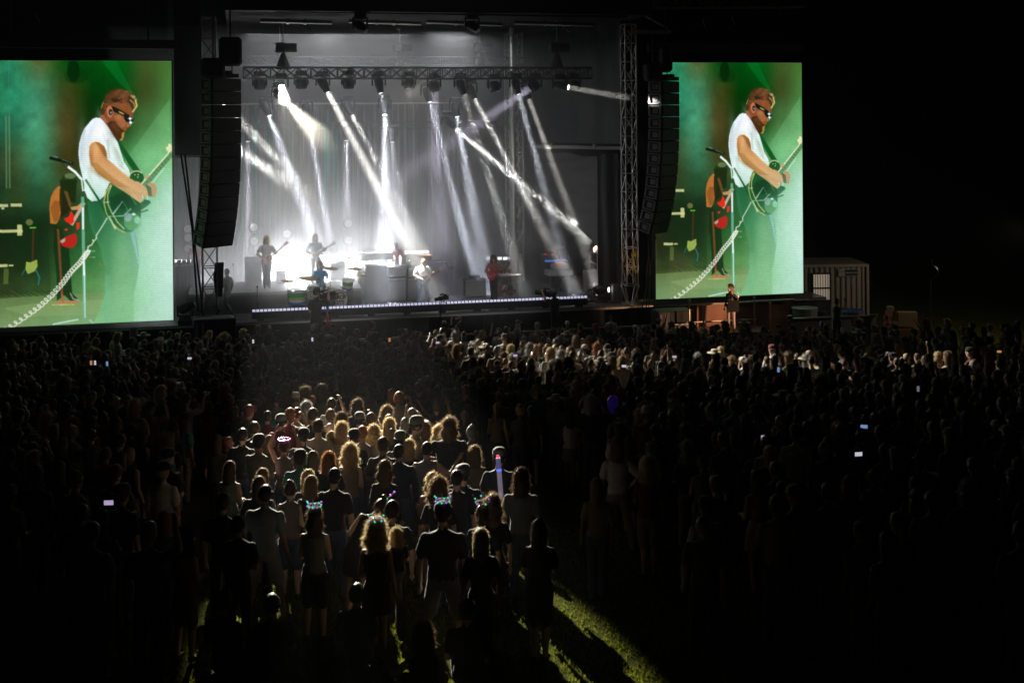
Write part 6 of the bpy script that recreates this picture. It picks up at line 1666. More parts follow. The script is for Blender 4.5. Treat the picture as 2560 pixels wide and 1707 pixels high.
# person sitting on the lawn
sp = ground_from_head(400 + 1410 / 2.138, 1000 + 1195 / 2.138, BD('seat').top + .03)
person(BD('seatf'), sp, .1, 0, 'black', 'grey', 'shag', 'brown', label='curly haired person sitting on the lawn at the bottom centre'); LIT.append((sp.x, sp.y))
for (zx, zy, lab) in ((600, 1030, 'dark person seated on the lawn left of centre, knees up'), (1050, 975, 'dark person seated on the lawn behind the blond woman with the child'), (340, 1010, 'dark seated figure at the lower left of the near group'), (1640, 1060, 'dark seated figure holding a dim phone right of the broad man')):
    q = ground_from_head(400 + zx / 2.138, 1000 + zy / 2.138, BD('seat').top + .03); person(BD('seat'), q, RND.uniform(-.4, .4), 1, 'black', 'black', 'short', 'black', label=lab, group='people seated on the dark lawn'); LIT.append((q.x, q.y))

# lights worn and held
def glow(n, c, s=1.1): return mat('toy_light_' + n, c, .3, emit=c, strength=s)
GL = [glow('blue', (.1, .25, 1)), glow('green', (.05, .9, .45)), glow('magenta', (.9, .15, .8)), glow('cyan', (.1, .8, 1)), glow('amber', (1, .6, .15)), glow('violet', (.4, .15, 1))]
def crown(t, label, n=9):
    p, ang = head_point(t, .15)
    r = thing('light_up_crown', label, 'light crown', p, ang, 'light up crowns on heads in the near group')
    mb = MB(); mb.tube([(.085 * math.cos(a), .09 * math.sin(a), 0) for a in np.linspace(0, 2 * math.pi, 20)], .008, 5)
    for k in range(5): a = -math.pi * .1 - k * .63; mb.cyl((.085 * math.cos(a), .09 * math.sin(a), 0), (.088 * math.cos(a), .093 * math.sin(a), .06 + .05 * (k == 2)), .005, n=5)
    mb.build('headband', white_cloth, r)
    for k in range(n):
        a = -math.pi * (k + .5) / n; z = .0 if k % 2 else .055 + (.06 if k == n // 2 else 0)
        b = MB(); b.ell((.095 * math.cos(a), .1 * math.sin(a), z), (.0095, .0095, .0095), 8, 6); b.build('bulb', GL[(k * 2 + n) % 6], r)
keys_ = list(T)
def find(s): return T[[k for k in keys_ if s in k][0]]
crown(find('broad man in black cap'), 'crown of coloured bulbs on the broad man\'s black cap', 11)
crown(find('woman with glowing curly'), 'crown of coloured bulbs in the curly blond hair', 7)
crown(find('woman with long dark waves'), 'crown of coloured bulbs on the dark wavy hair', 11)
crown(find('ponytailed person'), 'small crown of bulbs at the right of the near group', 5)
p, ang = head_point(tb_, .12); r = thing('light_stick_hairpin', 'short coloured light stick in the hair of the bending woman', 'light stick', p, 0)
mb = MB(); mb.cyl((0, 0, 0), (.14, 0, .12), .01); mb.build('rod', white_cloth, r)
for k in range(3): b = MB(); b.ell((.03 + .05 * k, 0, .03 + .045 * k), (.015, .015, .015), 8, 6); b.build('bulb', GL[(1, 2, 5)[k]], r)
o, b, sc, loc, ang = find('woman holding both bare arms')
hp_, _ = head_point(find('woman holding both bare arms'), .135); r = thing('glow_headband', 'glowing pink headband of the woman with raised arms', 'headband', hp_, ang)
mb = MB(); mb.tube([(.1 * math.cos(a), .105 * math.sin(a), 0) for a in np.linspace(0, 2 * math.pi, 20)], .011, 6); mb.build('band', glow('pink', (1, .1, .8), .35), r)
o, b, sc, loc, ang = find('man in a cap holding the tall')
px, py = 400 + 1830 / 2.138, 1000 + 600 / 2.138
x0, y0 = unroll(px, py); x1, y1 = unroll(400 + 1806 / 2.138, 1000 + 300 / 2.138); Yd = loc.y - .35
q0 = V((x0 * Yd / F, Yd, CAMZ - y0 * Yd / F)); q1 = V((x1 * Yd / F, Yd, CAMZ - y1 * Yd / F))
r = thing('foam_light_stick', 'tall pale foam stick with a blue glowing tip held above the crowd', 'light stick', q0)
mb = MB(); mb.tube([(0, 0, 0), (q1 - q0) * .74], .036, 10); mb.build('foam_tube', mat('foam_tube_glow', (.5, .47, .55), .6, emit=(.5, .42, .62), strength=.22), r)
mb = MB(); mb.ell((q1 - q0) * .76, (.04, .04, .04), 10, 7); mb.build('blue_bulb', glow('deepblue', (.1, .15, 1), 1.5), r)
mb = MB(); mb.tube([(q1 - q0) * .78, (q1 - q0) * .97], .036, 10); mb.build('tip', mat('foam_tip_glow', (.2, .2, .5), .6, emit=(.3, .28, .6), strength=.2), r)
mb = MB(); mb.ell(q1 - q0, (.025, .025, .025), 8, 6); mb.build('red_bulb', glow('red', (1, .05, .1), 1.5), r)

# phones held up in the crowd
PHC = {'white': ((.9, .85, 1), 1.2), 'orange': ((1, .4, .15), 1.0), 'blue': ((.35, .55, 1), .9), 'lilac': ((.8, .65, 1), 1.0), 'dim': ((.5, .5, .7), .5)}
phones = [(228, 903, 'orange', 'left of the white one in the dark crowd below the left screen', 0), (238, 903, 'white', 'in the dark crowd below the left screen', 0), (268, 905, 'blue', 'right of the white one below the left screen', 0), (474, 892, 'white', 'in the crowd in front of the left subwoofer', 1), (633, 850, 'white', 'near the pit below the left truss tower', 0),
          (781, 845, 'white', 'at the pit below the bass drum', 0), (974, 846, 'orange', 'near the pit below the singer', 0), (1094, 853, 'lilac', 'near the pit below the boom camera', 1), (1102, 878, 'lilac', 'raised in hand left in the far lit band', 1), (1288, 885, 'lilac', 'above the far lit band, left part', 1), (1560, 911, 'white', 'held in two raised hands in the far lit band', 1),
          (1686, 888, 'lilac', 'above the far lit band near the mast', 1), (2104, 900, 'dim', 'in the right part of the far crowd', 0), (1946, 920, 'blue', 'right of centre in the far lit band', 0), (2160, 1060, 'blue', 'in the dark right hand crowd, farther one', 1), (2146, 1128, 'white', 'in the dark right hand crowd, nearer one', 1), (1911, 1086, 'lilac', 'alone in the dark crowd right of centre', 1),
          (2295, 967, 'dim', 'at the far right of the lit band', 0), (2498, 875, 'orange', 'tiny near the right edge of the crowd', 1), (272, 1248, 'lilac', 'dim at the lower left in the dark crowd', 1)]
for px, py, c, place, land in phones:
    q = ground_from_head(px, py, 1.78); sw = (.13, .065) if land else (.065, .13)
    r = thing('phone', 'phone lit %s, %s' % ({'dim': 'faint', 'white': 'white'}.get(c, c), place), 'phone', q + V((0, 0, 1.74)), RND.uniform(-.2, .2), 'phones held up in the crowd')
    mb = MB(); mb.box((0, 0, 0), (sw[0], .009, sw[1]), bev=.003); mb.build('case', black, r)
    mb = MB(); mb.box((0, -.0065, 0), (sw[0] * .9, .003, sw[1] * .92)); mb.build('display', mat('phone_glow_' + c, PHC[c][0], .3, emit=PHC[c][0], strength=PHC[c][1] * .5), r)
q = ground_from_head(1532, 985, 1.95)
r = thing('toy_balloon', 'dim violet glowing balloon held over the dark crowd in the centre', 'balloon', q + V((0, 0, 1.75)))
mb = MB(); mb.lathe([(.0, -.2), (.05, -.17), (.10, -.08), (.12, .04), (.09, .13), (.04, .17), (0, .18)], 16); mb.build('balloon', mat('violet_balloon_glow', (.02, .01, .08), .3, emit=(.12, .03, .8), strength=.025), r, True)
mb = MB(); mb.cyl((0, 0, -.24), (0, 0, -.9), .006, n=5); mb.build('stem', white_cloth, r)

# the rest of the audience, filled row by row
HAIRPOOL = ['short', 'short', 'crop', 'long', 'wavy', 'curly', 'bun', 'pony', 'shag', 'longwide', 'cap', 'cap', 'short']
MB_ = ['m', 'mh', 'mc', 'mf', 'mw', 'mp', 'm', 'mf']; FB_ = ['f', 'ft', 'fd', 'fc', 'fl', 'f', 'fs']
TOPS = ['black', 'black', 'black', 'navy', 'grey', 'olive', 'maroon', 'white', 'beige', 'slate', 'cream', 'black', 'navy', 'white', 'teal', 'rust']
pos = []
Y = 13.6; row = 0
while Y < 41.2:
    step = .70 if Y > 21 else .85
    W_ = Y * .46
    x = -W_ + RND.uniform(0, step)
    while x < W_:
        xx = x + RND.uniform(-.3, .3); yy = Y + RND.uniform(-.27, .27)
        ok = True
        hx, hy = pix((xx, yy, ground_z(yy) + 1.7)); fx, fy = pix((xx, yy, ground_z(yy)))
        if yy < 24.5 and 470 < hx < 1540 and hy > 1015: ok = yy > 18.2 and 560 < hx < 1200 and not any((xx - a) ** 2 + (yy - b) ** 2 < .36 for a, b in LIT) and RND.random() < .6
        if hy > 1180 and (470 < hx < 1690): ok = False
        if yy < 19 and RND.random() < .2: ok = False
        if yy < 15 and RND.random() < .4: ok = False
        if ok and any(abs(xx - a) < .5 and abs(yy - b) < .5 for a, b in LIT): ok = False
        # the barrier line falls back toward the right wing of the stage
        vv = (V((xx, yy, 0)) - S0).dot(VA)
        if vv > -1.9: ok = False
        if ok and RND.random() < .97: pos.append((xx, yy))
        x += step * RND.uniform(.78, 1.12)
    Y += (.66 if Y > 21 else .85); row += 1
pos.sort(key=lambda p: p[1])
NIND = 300 - len(near) - 12
ORD = ['first', 'second', 'third', 'fourth', 'fifth', 'sixth', 'seventh', 'eighth', 'ninth', 'tenth', 'eleventh', 'twelfth', 'thirteenth', 'fourteenth', 'fifteenth', 'sixteenth', 'seventeenth', 'eighteenth', 'nineteenth', 'twentieth', 'twenty-first', 'twenty-second', 'twenty-third', 'twenty-fourth', 'twenty-fifth', 'twenty-sixth', 'twenty-seventh', 'twenty-eighth', 'twenty-ninth', 'thirtieth']
ind, rest = pos[:NIND], pos[NIND:]
rows = {}
for i, p in enumerate(ind): rows.setdefault(i // 18, []).append(p)
def pick():
    hair = RND.choice(HAIRPOOL); fem = hair in ('long', 'wavy', 'curly', 'bun', 'pony', 'longwide') and RND.random() < .85
    return hair, (RND.choice(FB_) if fem else RND.choice(MB_)), RND.choice(['black', 'brown', 'brown', 'lightbrown', 'blond', 'grey', 'red']), RND.choice(TOPS), RND.choice(['denim', 'black', 'khaki', 'grey'])
for rw, ps in rows.items():
    ps.sort()
    for i, (x, y) in enumerate(ps):
        hair, bk, hc, top, bot = pick(); b = BD(bk); hat = None
        if hair == 'cap': hat = RND.choice(['cap', 'backcap'])
        lab = '%s spectator in %s top, %s from left, %s nearest dark row' % ({'cap': 'cap wearing', 'short': 'short haired', 'crop': 'close cropped', 'long': 'long haired', 'wavy': 'wavy haired', 'curly': 'curly haired', 'bun': 'hair bun', 'pony': 'ponytailed', 'shag': 'shaggy haired', 'longwide': 'bushy haired'}[hair], top, ORD[i], ORD[rw])
        person(b, V((x, y, ground_z(y))), math.atan2(x - 1, 46 - y) + RND.uniform(-.35, .35), RND.choice([0, 0, 1, 3, 2]), top, bot, hair, hc, hat, RND.choice(['black', 'white', 'navy', 'olive']), lab, 'standing spectators of the dark crowd', RND.uniform(.92, 1.08))

def lowpoly(me, ratio):
    o = link('tmp', me.copy()); d = o.modifiers.new('d', 'DECIMATE'); d.ratio = ratio; dg = bpy.context.evaluated_depsgraph_get(); dg.update()
    r = bpy.data.meshes.new_from_object(o.evaluated_get(dg), depsgraph=dg); bpy.data.objects.remove(o); return r
def arrays(me):
    n = len(me.vertices); v = np.empty(n * 3); me.vertices.foreach_get('co', v)
    me.calc_loop_triangles(); t = np.empty(len(me.loop_triangles) * 3, np.int32); me.loop_triangles.foreach_get('vertices', t)
    mi = np.empty(len(me.loop_triangles), np.int32); me.loop_triangles.foreach_get('material_index', mi); return v.reshape(-1, 3), t.reshape(-1, 3), mi
LOWB = {k: arrays(lowpoly(BD(k).mesh, .35)) for k in ('m', 'mc', 'mf', 'mw', 'mp', 'f', 'ft', 'fc', 'fl', 'fp', 'mr')}
LOWH = {}
for k in set(HAIRPOOL): LOWH[k] = arrays(hair_mesh(k, 1) if k not in ('curly', 'shag', 'wavy', 'longwide') else lowpoly(hair_mesh(k, 0), 1.0))
LOWC = {k: arrays(hat_mesh(k)) for k in ('cap', 'backcap', 'brimhat')}
matlist = SKINS + [CL[k] for k in sorted(CL)] + [SHOE] + [HAIRS[k] for k in sorted(HAIRS)] + [SHADED_HAIR[k] for k in sorted(SHADED_HAIR)]
midx = {m.name: i for i, m in enumerate(matlist)}
AV, AT, AM = [], [], []; base = 0
def addm(arr, M, mats_):
    global base
    v, t, mi = arr; R_ = np.array(M.to_3x3()); tr = np.array(M.translation)
    AV.append(v @ R_.T + tr); AT.append(t + base); AM.append(np.array([midx[m.name] for m in mats_], np.int32)[np.clip(mi, 0, len(mats_) - 1)]); base += len(v)
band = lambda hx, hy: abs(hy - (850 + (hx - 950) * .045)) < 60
for (x, y) in rest:
    hair, bk, hc, top, bot = pick(); r_ = RND.random()
    if bk not in LOWB: bk = RND.choice(['m', 'mc', 'mf', 'ft', 'fc'])
    if r_ < .03: bk = 'fp'
    elif r_ < .045: bk = 'mr'
    hx, hy = pix((x, y, ground_z(y) + 1.7))
    if band(hx, hy) and RND.random() < .25: top = RND.choice(['white', 'cream', 'grey', 'white', 'beige']); hc = RND.choice(['blond', 'brown', 'grey', 'lightbrown', 'brown'])  # paler tops and hair put some of the lit band's brightness into colour
    sc = RND.uniform(.90, 1.09)
    M = Matrix.Translation((x, y, ground_z(y))) @ Matrix.Rotation(math.atan2(x - 1, 46 - y) + RND.uniform(-.5, .5), 4, 'Z') @ Matrix.Scale(sc, 4)
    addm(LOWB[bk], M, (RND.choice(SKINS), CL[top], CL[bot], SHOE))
    hm = M @ BD(bk).head; addm(LOWH[hair], hm, (SHADED_HAIR[hc], HAIRS[hc]))
    if hair == 'cap': addm(LOWC[RND.choice(['cap', 'backcap'])], hm, (CL[RND.choice(['black', 'white', 'navy', 'olive', 'cream', 'maroon'])],))
    elif RND.random() < .02: addm(LOWC['brimhat'], hm, (CL['cream'],))
me = bpy.data.meshes.new('far_crowd'); v = np.concatenate(AV); t = np.concatenate(AT); mi = np.concatenate(AM)
me.vertices.add(len(v)); me.vertices.foreach_set('co', v.ravel().astype(np.float32)); me.loops.add(t.size); me.loops.foreach_set('vertex_index', t.ravel().astype(np.int32))
me.polygons.add(len(t)); me.polygons.foreach_set('loop_start', np.arange(0, t.size, 3, dtype=np.int32)); me.update()
for m in matlist: me.materials.append(m)
me.polygons.foreach_set('material_index', mi); me.polygons.foreach_set('use_smooth', [True] * len(t)); me.update()
o = link('far_crowd', me); tag(o, kind='stuff')
print('crowd', len(near), len(ind), len(rest), len(t))

# ---------------------------------------------------------------- people in the pit and at the right
def pitp(px, py, v, body, lab, rz=0.0, z=None, H=None, **kw):
    p = at(px, py, v); b = BD(body) if body in ('m', 'mf', 'mc', 'mp', 'mr', 'mb', 'ptalk', 'fu', 'mu') else body
    w = SW(*p); feet = 0 if z is None else z
    s = (p[2] - feet) / (b.top + .03)
    return person(b, SW(p[0], v, feet), rz, label=lab, scale=s, **kw), w, s, p
pit = [(1294, 800, -2.4, 'm', 'guard in olive cap and glasses in profile in the pit', -1.2, 'black', 'cap', 'olive', 0), (1147, 790, -1.5, 'm', 'crew member in grey cap facing right on the pit edge below the singer', -1.3, 'black', 'backcap', 'grey', 0), (1110, 802, -1.7, 'mr', 'boom camera operator in a pale cap with one arm raised', -.2, 'black', 'cap', 'beige', 0),
       (1418, 802, -2.3, 'mf', 'guard in pale cap facing the crowd below the right camera operator', 3.0, 'black', 'cap', 'white', 1), (1527, 787, -1.9, 'mf', 'bearded guard in black cap and grey shirt in the pit', 2.9, 'white', 'cap', 'black', 2), (1646, 796, -3.0, 'mr', 'man in grey cap pointing up at the right end of the pit', -1.0, 'grey', 'cap', 'grey', 0)]
for px, py, v, body, lab, rz, top, hat, hatc, sk in pit:
    pitp(px, py, v, body, lab, rz + YAW, z=.0 if py > 793 else .15, top=top, bottom='black', hair='cap', hc='brown', hat=hat, hatc=hatc, skin=sk)
l = bpy.data.lights.new('pit_work_light', 'POINT')
bpy.data.lights.remove(l)
# platform rail and camera operators
b_cam = make_body('camop', armR='phone', armL='front', head=(5, -20), ratio=.35); b_cam2 = make_body('camop2', armR='front', armL='phone', wide=1.25, sleeve='short', head=(5, 20), ratio=.35)
def camera(label, p, rz, red=False, s=1.0):
    r = thing('video_camera', label, 'video camera', p, rz)
    mb = MB(); mb.box((0, 0, 0), (.16 * s, .42 * s, .2 * s), bev=.02); mb.build('body', blackmetal, r)
    mb = MB(); mb.cyl((0, .2 * s, 0), (0, .5 * s, 0), .07 * s, .085 * s, n=14); mb.build('lens_barrel', black, r)
    mb = MB(); mb.box((0, .0, .17 * s), (.05, .3 * s, .04)); mb.box((.0, -.3 * s, -.02), (.12, .22, .14)); mb.box((-.15 * s, -.05, .12 * s), (.1, .06, .09)); mb.tube([(.0, -.1, -.1), (.1, -.3, -.2), (.12, -.5, -.28)], .014); mb.build('fittings', black, r)
    return r
p = at(790, 718, -1.0); f0 = .55
person(b_cam, SW(p[0], -1.0, f0), YAW - .75, 1, 'black', 'black', 'short', 'black', label='camera operator in black standing in front of the bass drum', scale=(p[2] - f0) / (b_cam.top + .02))
p = at(818, 738, -.9); camera('video camera on a tripod at the left camera operator\'s shoulder', SW(p[0], -.8, p[2]), YAW - .6)
q0 = SW(p[0], -.8, p[2] - .12)
r = thing('camera_tripod', 'tripod with orange red legs and blue tie under the left camera', 'tripod', q0); 
mb = MB(); orange = mat('orange_red_leg', (.6, .06, .02), .5)
for k, dx in enumerate((-.12, .28, .02)): mb = MB(); mb.cyl((0, 0, -.4), (dx + .1, -.25 + .3 * (k == 2), -q0.z + .02), .016); mb.build('leg', orange if k < 2 else blackmetal, r)
mb = MB(); mb.cyl((0, 0, 0), (0, 0, -.45), .035); mb.build('column', blackmetal, r); mb = MB(); mb.box((0, -.05, -.42), (.3, .08, .08), bev=.02); mb.build('tie', mat('blue_tie', (.03, .12, .4), .6), r)
p = at(1386, 722, -1.0); person(b_cam2, SW(p[0], -1.0, f0), YAW + .85, 1, 'navy', 'black', 'cap', 'black', hat='backcap', hatc='grey', label='broad camera operator in dark clothes in front of the right footlights', scale=(p[2] - f0) / (b_cam2.top + .02))
p = at(1366, 734, -.9); camera('video camera held by the broad operator at the right of the footlights', SW(p[0], -.9, p[2]), YAW + .6)
p = at(1105, 745, -1.0); camera('small video camera on a raised boom in front of the singer', SW(p[0], -1.0, p[2]), YAW + 2.4, s=.8)
mb = MB(); a = at(1103, 752, -1.0); c = at(1098, 830, -1.2); mb.cyl((a[0], -1, a[2]), (c[0], -1.2, c[2]), .02); o = mb.build('camera_boom', blackmetal); o.location = SW(0, 0); o.rotation_euler = (0, 0, YAW); tag(o, 'thin black boom pole carrying the small camera', 'camera boom')
for (x0, x1, lab) in ((745, 850, 'low black platform under the left camera operator'), (1335, 1440, 'low black platform under the broad right camera operator')):
    a, b_ = at(x0, 820, -1)[0], at(x1, 820, -1)[0]; mb = MB(); mb.box(((a + b_) / 2, -1.0, .27), (b_ - a, 1.0, .54), bev=.01); o = mb.build('camera_platform', black); o.location = SW(0, 0); o.rotation_euler = (0, 0, YAW); tag(o, lab, 'platform')
# crowd barrier with pale top edges
barm = mat('barrier_steel', (.3, .3, .3), .45, .7)
for k in range(15):
    u = -13.5 + k * 1.9
    r = sthing('crowd_barrier', '%s crowd barrier section from the left along the pit' % ORD[k], 'barrier', u, -1.75 - .02 * (k % 2), 0, 0, 'crowd barrier sections along the pit')
    mb = MB(); mb.box((0, 0, 1.12), (1.84, .12, .05)); mb.build('rail', barm, r); mb = MB(); mb.box((0, .2, .03), (1.84, 1.0, .04)); mb.build('foot_plate', barm, r)
    mb = MB(); mb.box((0, .04, .58), (1.8, .03, 1.02)); mb.build('panel', mat('barrier_panel', (.12, .12, .12), .6, .4), r)
# interpreter on her railed platform
PW = 1.05
ix = at(1827, 780, -3.2)[0]
a0, a1_ = at(1750, 800, -3.2)[0], at(1916, 800, -3.2)[0]
r = sthing('scaffold_platform', 'small scaffold platform with tube railings in front of the right screen', 'scaffold platform', ix, -3.2, 0)
mb = MB(); mb.box(((a0 + a1_) / 2 - ix, .35, PW - .04), (a1_ - a0, 1.5, .07)); mb.build('deck', wood, r)
scm = mat('scaffold_tube', (.5, .42, .34), .4, .7)
zt = at(1915, 752, -3.2)[2]
for u in (a0 - ix, a1_ - ix): 
    for y in (-.35, 1.05): mb = MB(); mb.cyl((u, y, 0), (u, y, zt), .032, n=10); mb.build('post', scm, r)
for z in (zt - .2, zt - .85):
    mb = MB(); mb.cyl((a0 - ix - .1, 1.08, z), (a1_ - ix + .1, 1.08, z), .028, n=8); mb.build('rail', scm, r)
o, w, s, p = pitp(1827, 711, -3.1, 'ptalk', 'long haired woman interpreter signing on the scaffold platform', 2.4 + YAW, z=PW, top='black', bottom='mauve', hair='longwide', hc='lightbrown', skin=0)
r = sthing('music_stand', 'black music stand in front of the interpreter', 'music stand', ix - .05, -3.55, PW); mb = MB(); mb.cyl((0, 0, 0), (0, 0, .8), .012); mb.cyl((0, 0, 0), (.2, -.1, 0), .01); mb.cyl((0, 0, 0), (-.2, -.1, 0), .01); mb.build('pole', blackmetal, r); mb = MB(); mb.box((0, 0, .95), (.42, .03, .42)); mb.build('desk', mat('desk_black', (.006, .006, .006), 1.0, spec=.02), r)
l = bpy.data.lights.new('interpreter_lamp', 'SPOT'); l.energy = 900; l.spot_size = math.radians(40); l.spot_blend = .6; l.color = (1, .55, .3); l.shadow_soft_size = .08
lo = link('interpreter_lamp', l); lo.location = SW(ix + 1.2, -5.4, 1.9); lo.rotation_euler = (SW(ix, -3.0, 1.9) - lo.location).to_track_quat('-Z', 'Y').to_euler()
r = sthing('work_lamp', 'small orange lit lamp on a stand in the crowd before the scaffold platform', 'lamp', ix + 1.2, -5.45, 0)
mb = MB(); mb.cyl((0, 0, 0), (0, 0, 1.75), .02); mb.build('pole', blackmetal, r); mb = MB(); mb.box((0, -.05, 1.85), (.2, .1, .14), bev=.02); mb.build('housing', blackmetal, r)
# brown draped fence behind
a0, a1_ = at(1745, 790, -2.0)[0], at(1980, 790, -2.0)[0]
zt = at(1860, 757, -2.0)[2]
brown = mat('brown_drape', (.16, .07, .04), .75, bump=.4, scale=3)
o = drape('draped_fence', 'brown cloth covered fence behind the interpreter platform', 'fence', [(a0, -1.9), (a1_, -1.9)], .05, brown, 70, 4, .0, zt, 4.0, 7)
mb = MB(); mb.cyl((a0, -2.0, zt), (a1_ + .1, -2.0, zt + .03), .04); o = mb.build('fence_rail', scm); o.location = SW(0, 0); o.rotation_euler = (0, 0, YAW); tag(o, 'top tube of the brown cloth covered fence', 'rail')
# site container with barred window
def container():
    Yc = 49.6
    def cp(px, py, Y=Yc): x, y = unroll(px, py); return V((x * Y / F, Y, CAMZ - y * Y / F))
    a = cp(1985, 662); b = cp(2173, 672); zt = a.z
    r = thing('site_container', 'beige corrugated site office container with barred window and phone number sign', 'container', (a.x, Yc, 0), math.radians(2))
    L = 2 * math.floor((b.x - a.x) / 2 / .1) * .1 + .1; L = b.x - a.x
    m = mat('container_beige', (.33, .30, .25), .6, bump=.1, scale=8)
    pts = []; x = 0; k = 0
    while x < L - .05:
        pts += [(x, 0), (x + .07, 0), (x + .11, .06), (x + .18, .06), (x + .22, 0)]; x += .22
    pts = [p for p in pts if p[0] <= L] + [(L, 0)]
    mb = MB(); n = len(pts)
    wx0, wx1 = (2031 - 1985) / (2173 - 1985) * L, (2076 - 1985) / (2173 - 1985) * L
    wz0, wz1 = cp(2050, 757).z, cp(2050, 684).z
    zs = [0.1, wz0, wz1, zt - .12]
    vs = [(x, y, z) for z in zs for x, y in pts]; fs = []
    for j in range(3):
        for i in range(n - 1):
            mx = (pts[i][0] + pts[i + 1][0]) / 2
            if j == 1 and wx0 < mx < wx1: continue
            fs.append([j * n + i, j * n + i + 1, (j + 1) * n + i + 1, (j + 1) * n + i])
    mb.add(vs, fs); mb.build('wall', m, r)
    mb = MB(); mb.box((L / 2, 1.2, zt - .05), (L + .02, 2.44, .1)); mb.build('roof', m, r)
    mb = MB(); mb.box((L - .04, 0, zt / 2), (.1, .12, zt)); mb.box((L / 2, -.02, zt - .06), (L, .05, .11)); mb.box((L / 2, -.02, .06), (L, .05, .12)); mb.build('frame_post', m, r)
    mb = MB(); mb.box((L / 2, 2.4, zt / 2), (L, .05, zt - .2)); mb.box((.02, 1.2, zt / 2), (.04, 2.4, zt - .2)); mb.box((L + .01, 1.2, zt / 2), (.04, 2.3, zt - .2)); mb.box((L / 2, 1.2, .2), (L, 2.3, .1)); mb.build('back_walls', mat('container_inside', (.5, .44, .36), .7), r)
    w = thing('tmp', None, None); bpy.data.objects.remove(w)
    wx = (wx0 + wx1) / 2; wz = (wz0 + wz1) / 2; ww = wx1 - wx0; wh = wz1 - wz0
    mb = MB(); t = .06
    for (cx, cz, sx, sz) in ((wx0, wz, t, wh + t), (wx1, wz, t, wh + t), (wx, wz0, ww, t), (wx, wz1, ww, t), (wx, wz, ww, t)): mb.box((cx, -.03 - .002 * (sx > sz), cz), (sx, .08, sz))
    f = mb.build('window', black, r)
    mb = MB()
    for k in range(1, 7): mb.cyl((wx0 + ww * k / 7, -.05, wz0), (wx0 + ww * k / 7, -.05, wz1), .011, n=6)
    mb.build('window_bars', blackmetal, f)
    mb = MB(); mb.box((wx, .10, wz), (ww + .1, .02, wh + .1)); mb.build('blind', mat('lit_window_blind', (.5, .45, .38), .8, emit=(.62, .5, .38), strength=.33), f)
    s0, s1 = (2096 - 1985) / 188 * L, (2145 - 1985) / 188 * L; sz0, sz1 = cp(2120, 691).z, cp(2120, 672).z
    mb = MB(); mb.box(((s0 + s1) / 2, -.05, (sz0 + sz1) / 2), (s1 - s0, .02, sz1 - sz0)); sg = mb.build('sign', mat('sign_white', (.38, .36, .33), .6), r)
    mb = MB(); mb.box((s0 + (s1 - s0) * .67, -.064, (sz0 + sz1) / 2), ((s1 - s0) * .64, .008, (sz1 - sz0) * .82)); mb.build('dark_field', mat('sign_dark', (.02, .025, .05), .5), sg)
    for txt, fx, fz, size, mm in (('888.498.7000', .67, .38, .16, 'letter_white'), ('CONTAINERS', .67, .12, .055, 'letter_white'), ('mobile', .17, .55, .10, 'letter_slate')):
        if txt == 'CONTAINERS': continue
        cu = bpy.data.curves.new('t', 'FONT'); cu.body = txt if txt != 'mobile' else '====='; cu.size = size; cu.align_x = 'CENTER'; cu.extrude = .002; cu.offset = .003
        to = bpy.data.objects.new('t', cu); COL.objects.link(to); dg = bpy.context.evaluated_depsgraph_get(); dg.update(); me = bpy.data.meshes.new_from_object(to.evaluated_get(dg), depsgraph=dg); bpy.data.objects.remove(to); me.materials.clear()
        me.materials.append(mat(mm, (.45, .45, .45) if mm == 'letter_white' else (.1, .12, .15), .6)); o = link('lettering', me, sg); o.location = (s0 + (s1 - s0) * fx, -.072, sz0 + (sz1 - sz0) * fz); o.rotation_euler = (math.radians(90), 0, 0)
        if txt != 'mobile': 
            wdt = o.dimensions.x; o.scale = ((s1 - s0) * .58 / max(wdt, .01),) * 2 + (1,)
    l = bpy.data.lights.new('site_lamp', 'AREA'); l.size = .5; l.energy = 70; l.color = (1, .82, .62); lo = link('site_lamp', l); lo.location = (a.x + 7.5, Yc - 5, 4.6); lo.rotation_euler = (V((a.x + 1.5, Yc, 1)) - lo.location).to_track_quat('-Z', 'Y').to_euler()  # added unseen light grazing the container corrugation
    r2 = thing('flood_mast', 'thin pole with a dark round fan shaped lamp at the right of the field', 'mast', cp(2320, 820, 44.0) * V((1, 1, 0)).length and V((cp(2322, 800, 44).x, 44, 0)), 0)
    h = cp(2322, 700, 44).z; mb = MB(); mb.cyl((0, 0, 0), (.1, 0, h), .02); mb.cyl((.1, 0, h), (.14, 0, h + .75), .015); mb.build('pole', mat('pole_dark', (.06, .065, .05), .7), r2)
    mb = MB(); mb.lathe([(.02, -.06), (.2, -.05), (.26, 0), (.2, .05), (.02, .06)], 18, 'Y'); d = mb.build('disc', blackmetal, r2); d.location = (.12, 0, h + .3)
    # tubs, pallets, boxes
    def tub(label, px, py, w, hgt, Yt, m, lid=None):
        p = cp(px, py, Yt); r = thing('storage_bin', label, 'bin', (p.x, Yt, 0)); top = p.z
        mb = MB(); mb.rings([(V((0, 0, top - hgt)), V((w * .42, 0, 0)), V((0, .4, 0))), (V((0, 0, top - .06)), V((w * .5, 0, 0)), V((0, .46, 0))), (V((0, 0, top)), V((w * .52, 0, 0)), V((0, .48, 0)))]); mb.build('tub', m, r)
        if lid: mb = MB(); mb.rings([(V((0, 0, top + .003)), V((w * .55, 0, 0)), V((0, .5, 0))), (V((0, 0, top + .06)), V((w * .5, 0, 0)), V((0, .45, 0)))]); mb.build('lid', lid, r)
        mb = MB(); mb.box((0, 0, (top - hgt) / 2), (w * .8, .7, max(top - hgt, .02))); mb.build('base', black, r)
    tub('pale plastic covered crate left in front of the container', 2012, 769, 1.0, .9, 47, mat('pale_plastic', (.28, .27, .25), .4, bump=.4, scale=8))
    tub('dark brown bin right of the pale crate', 2050, 776, .5, .9, 47.3, mat('dark_brown_plastic', (.04, .03, .025), .5))
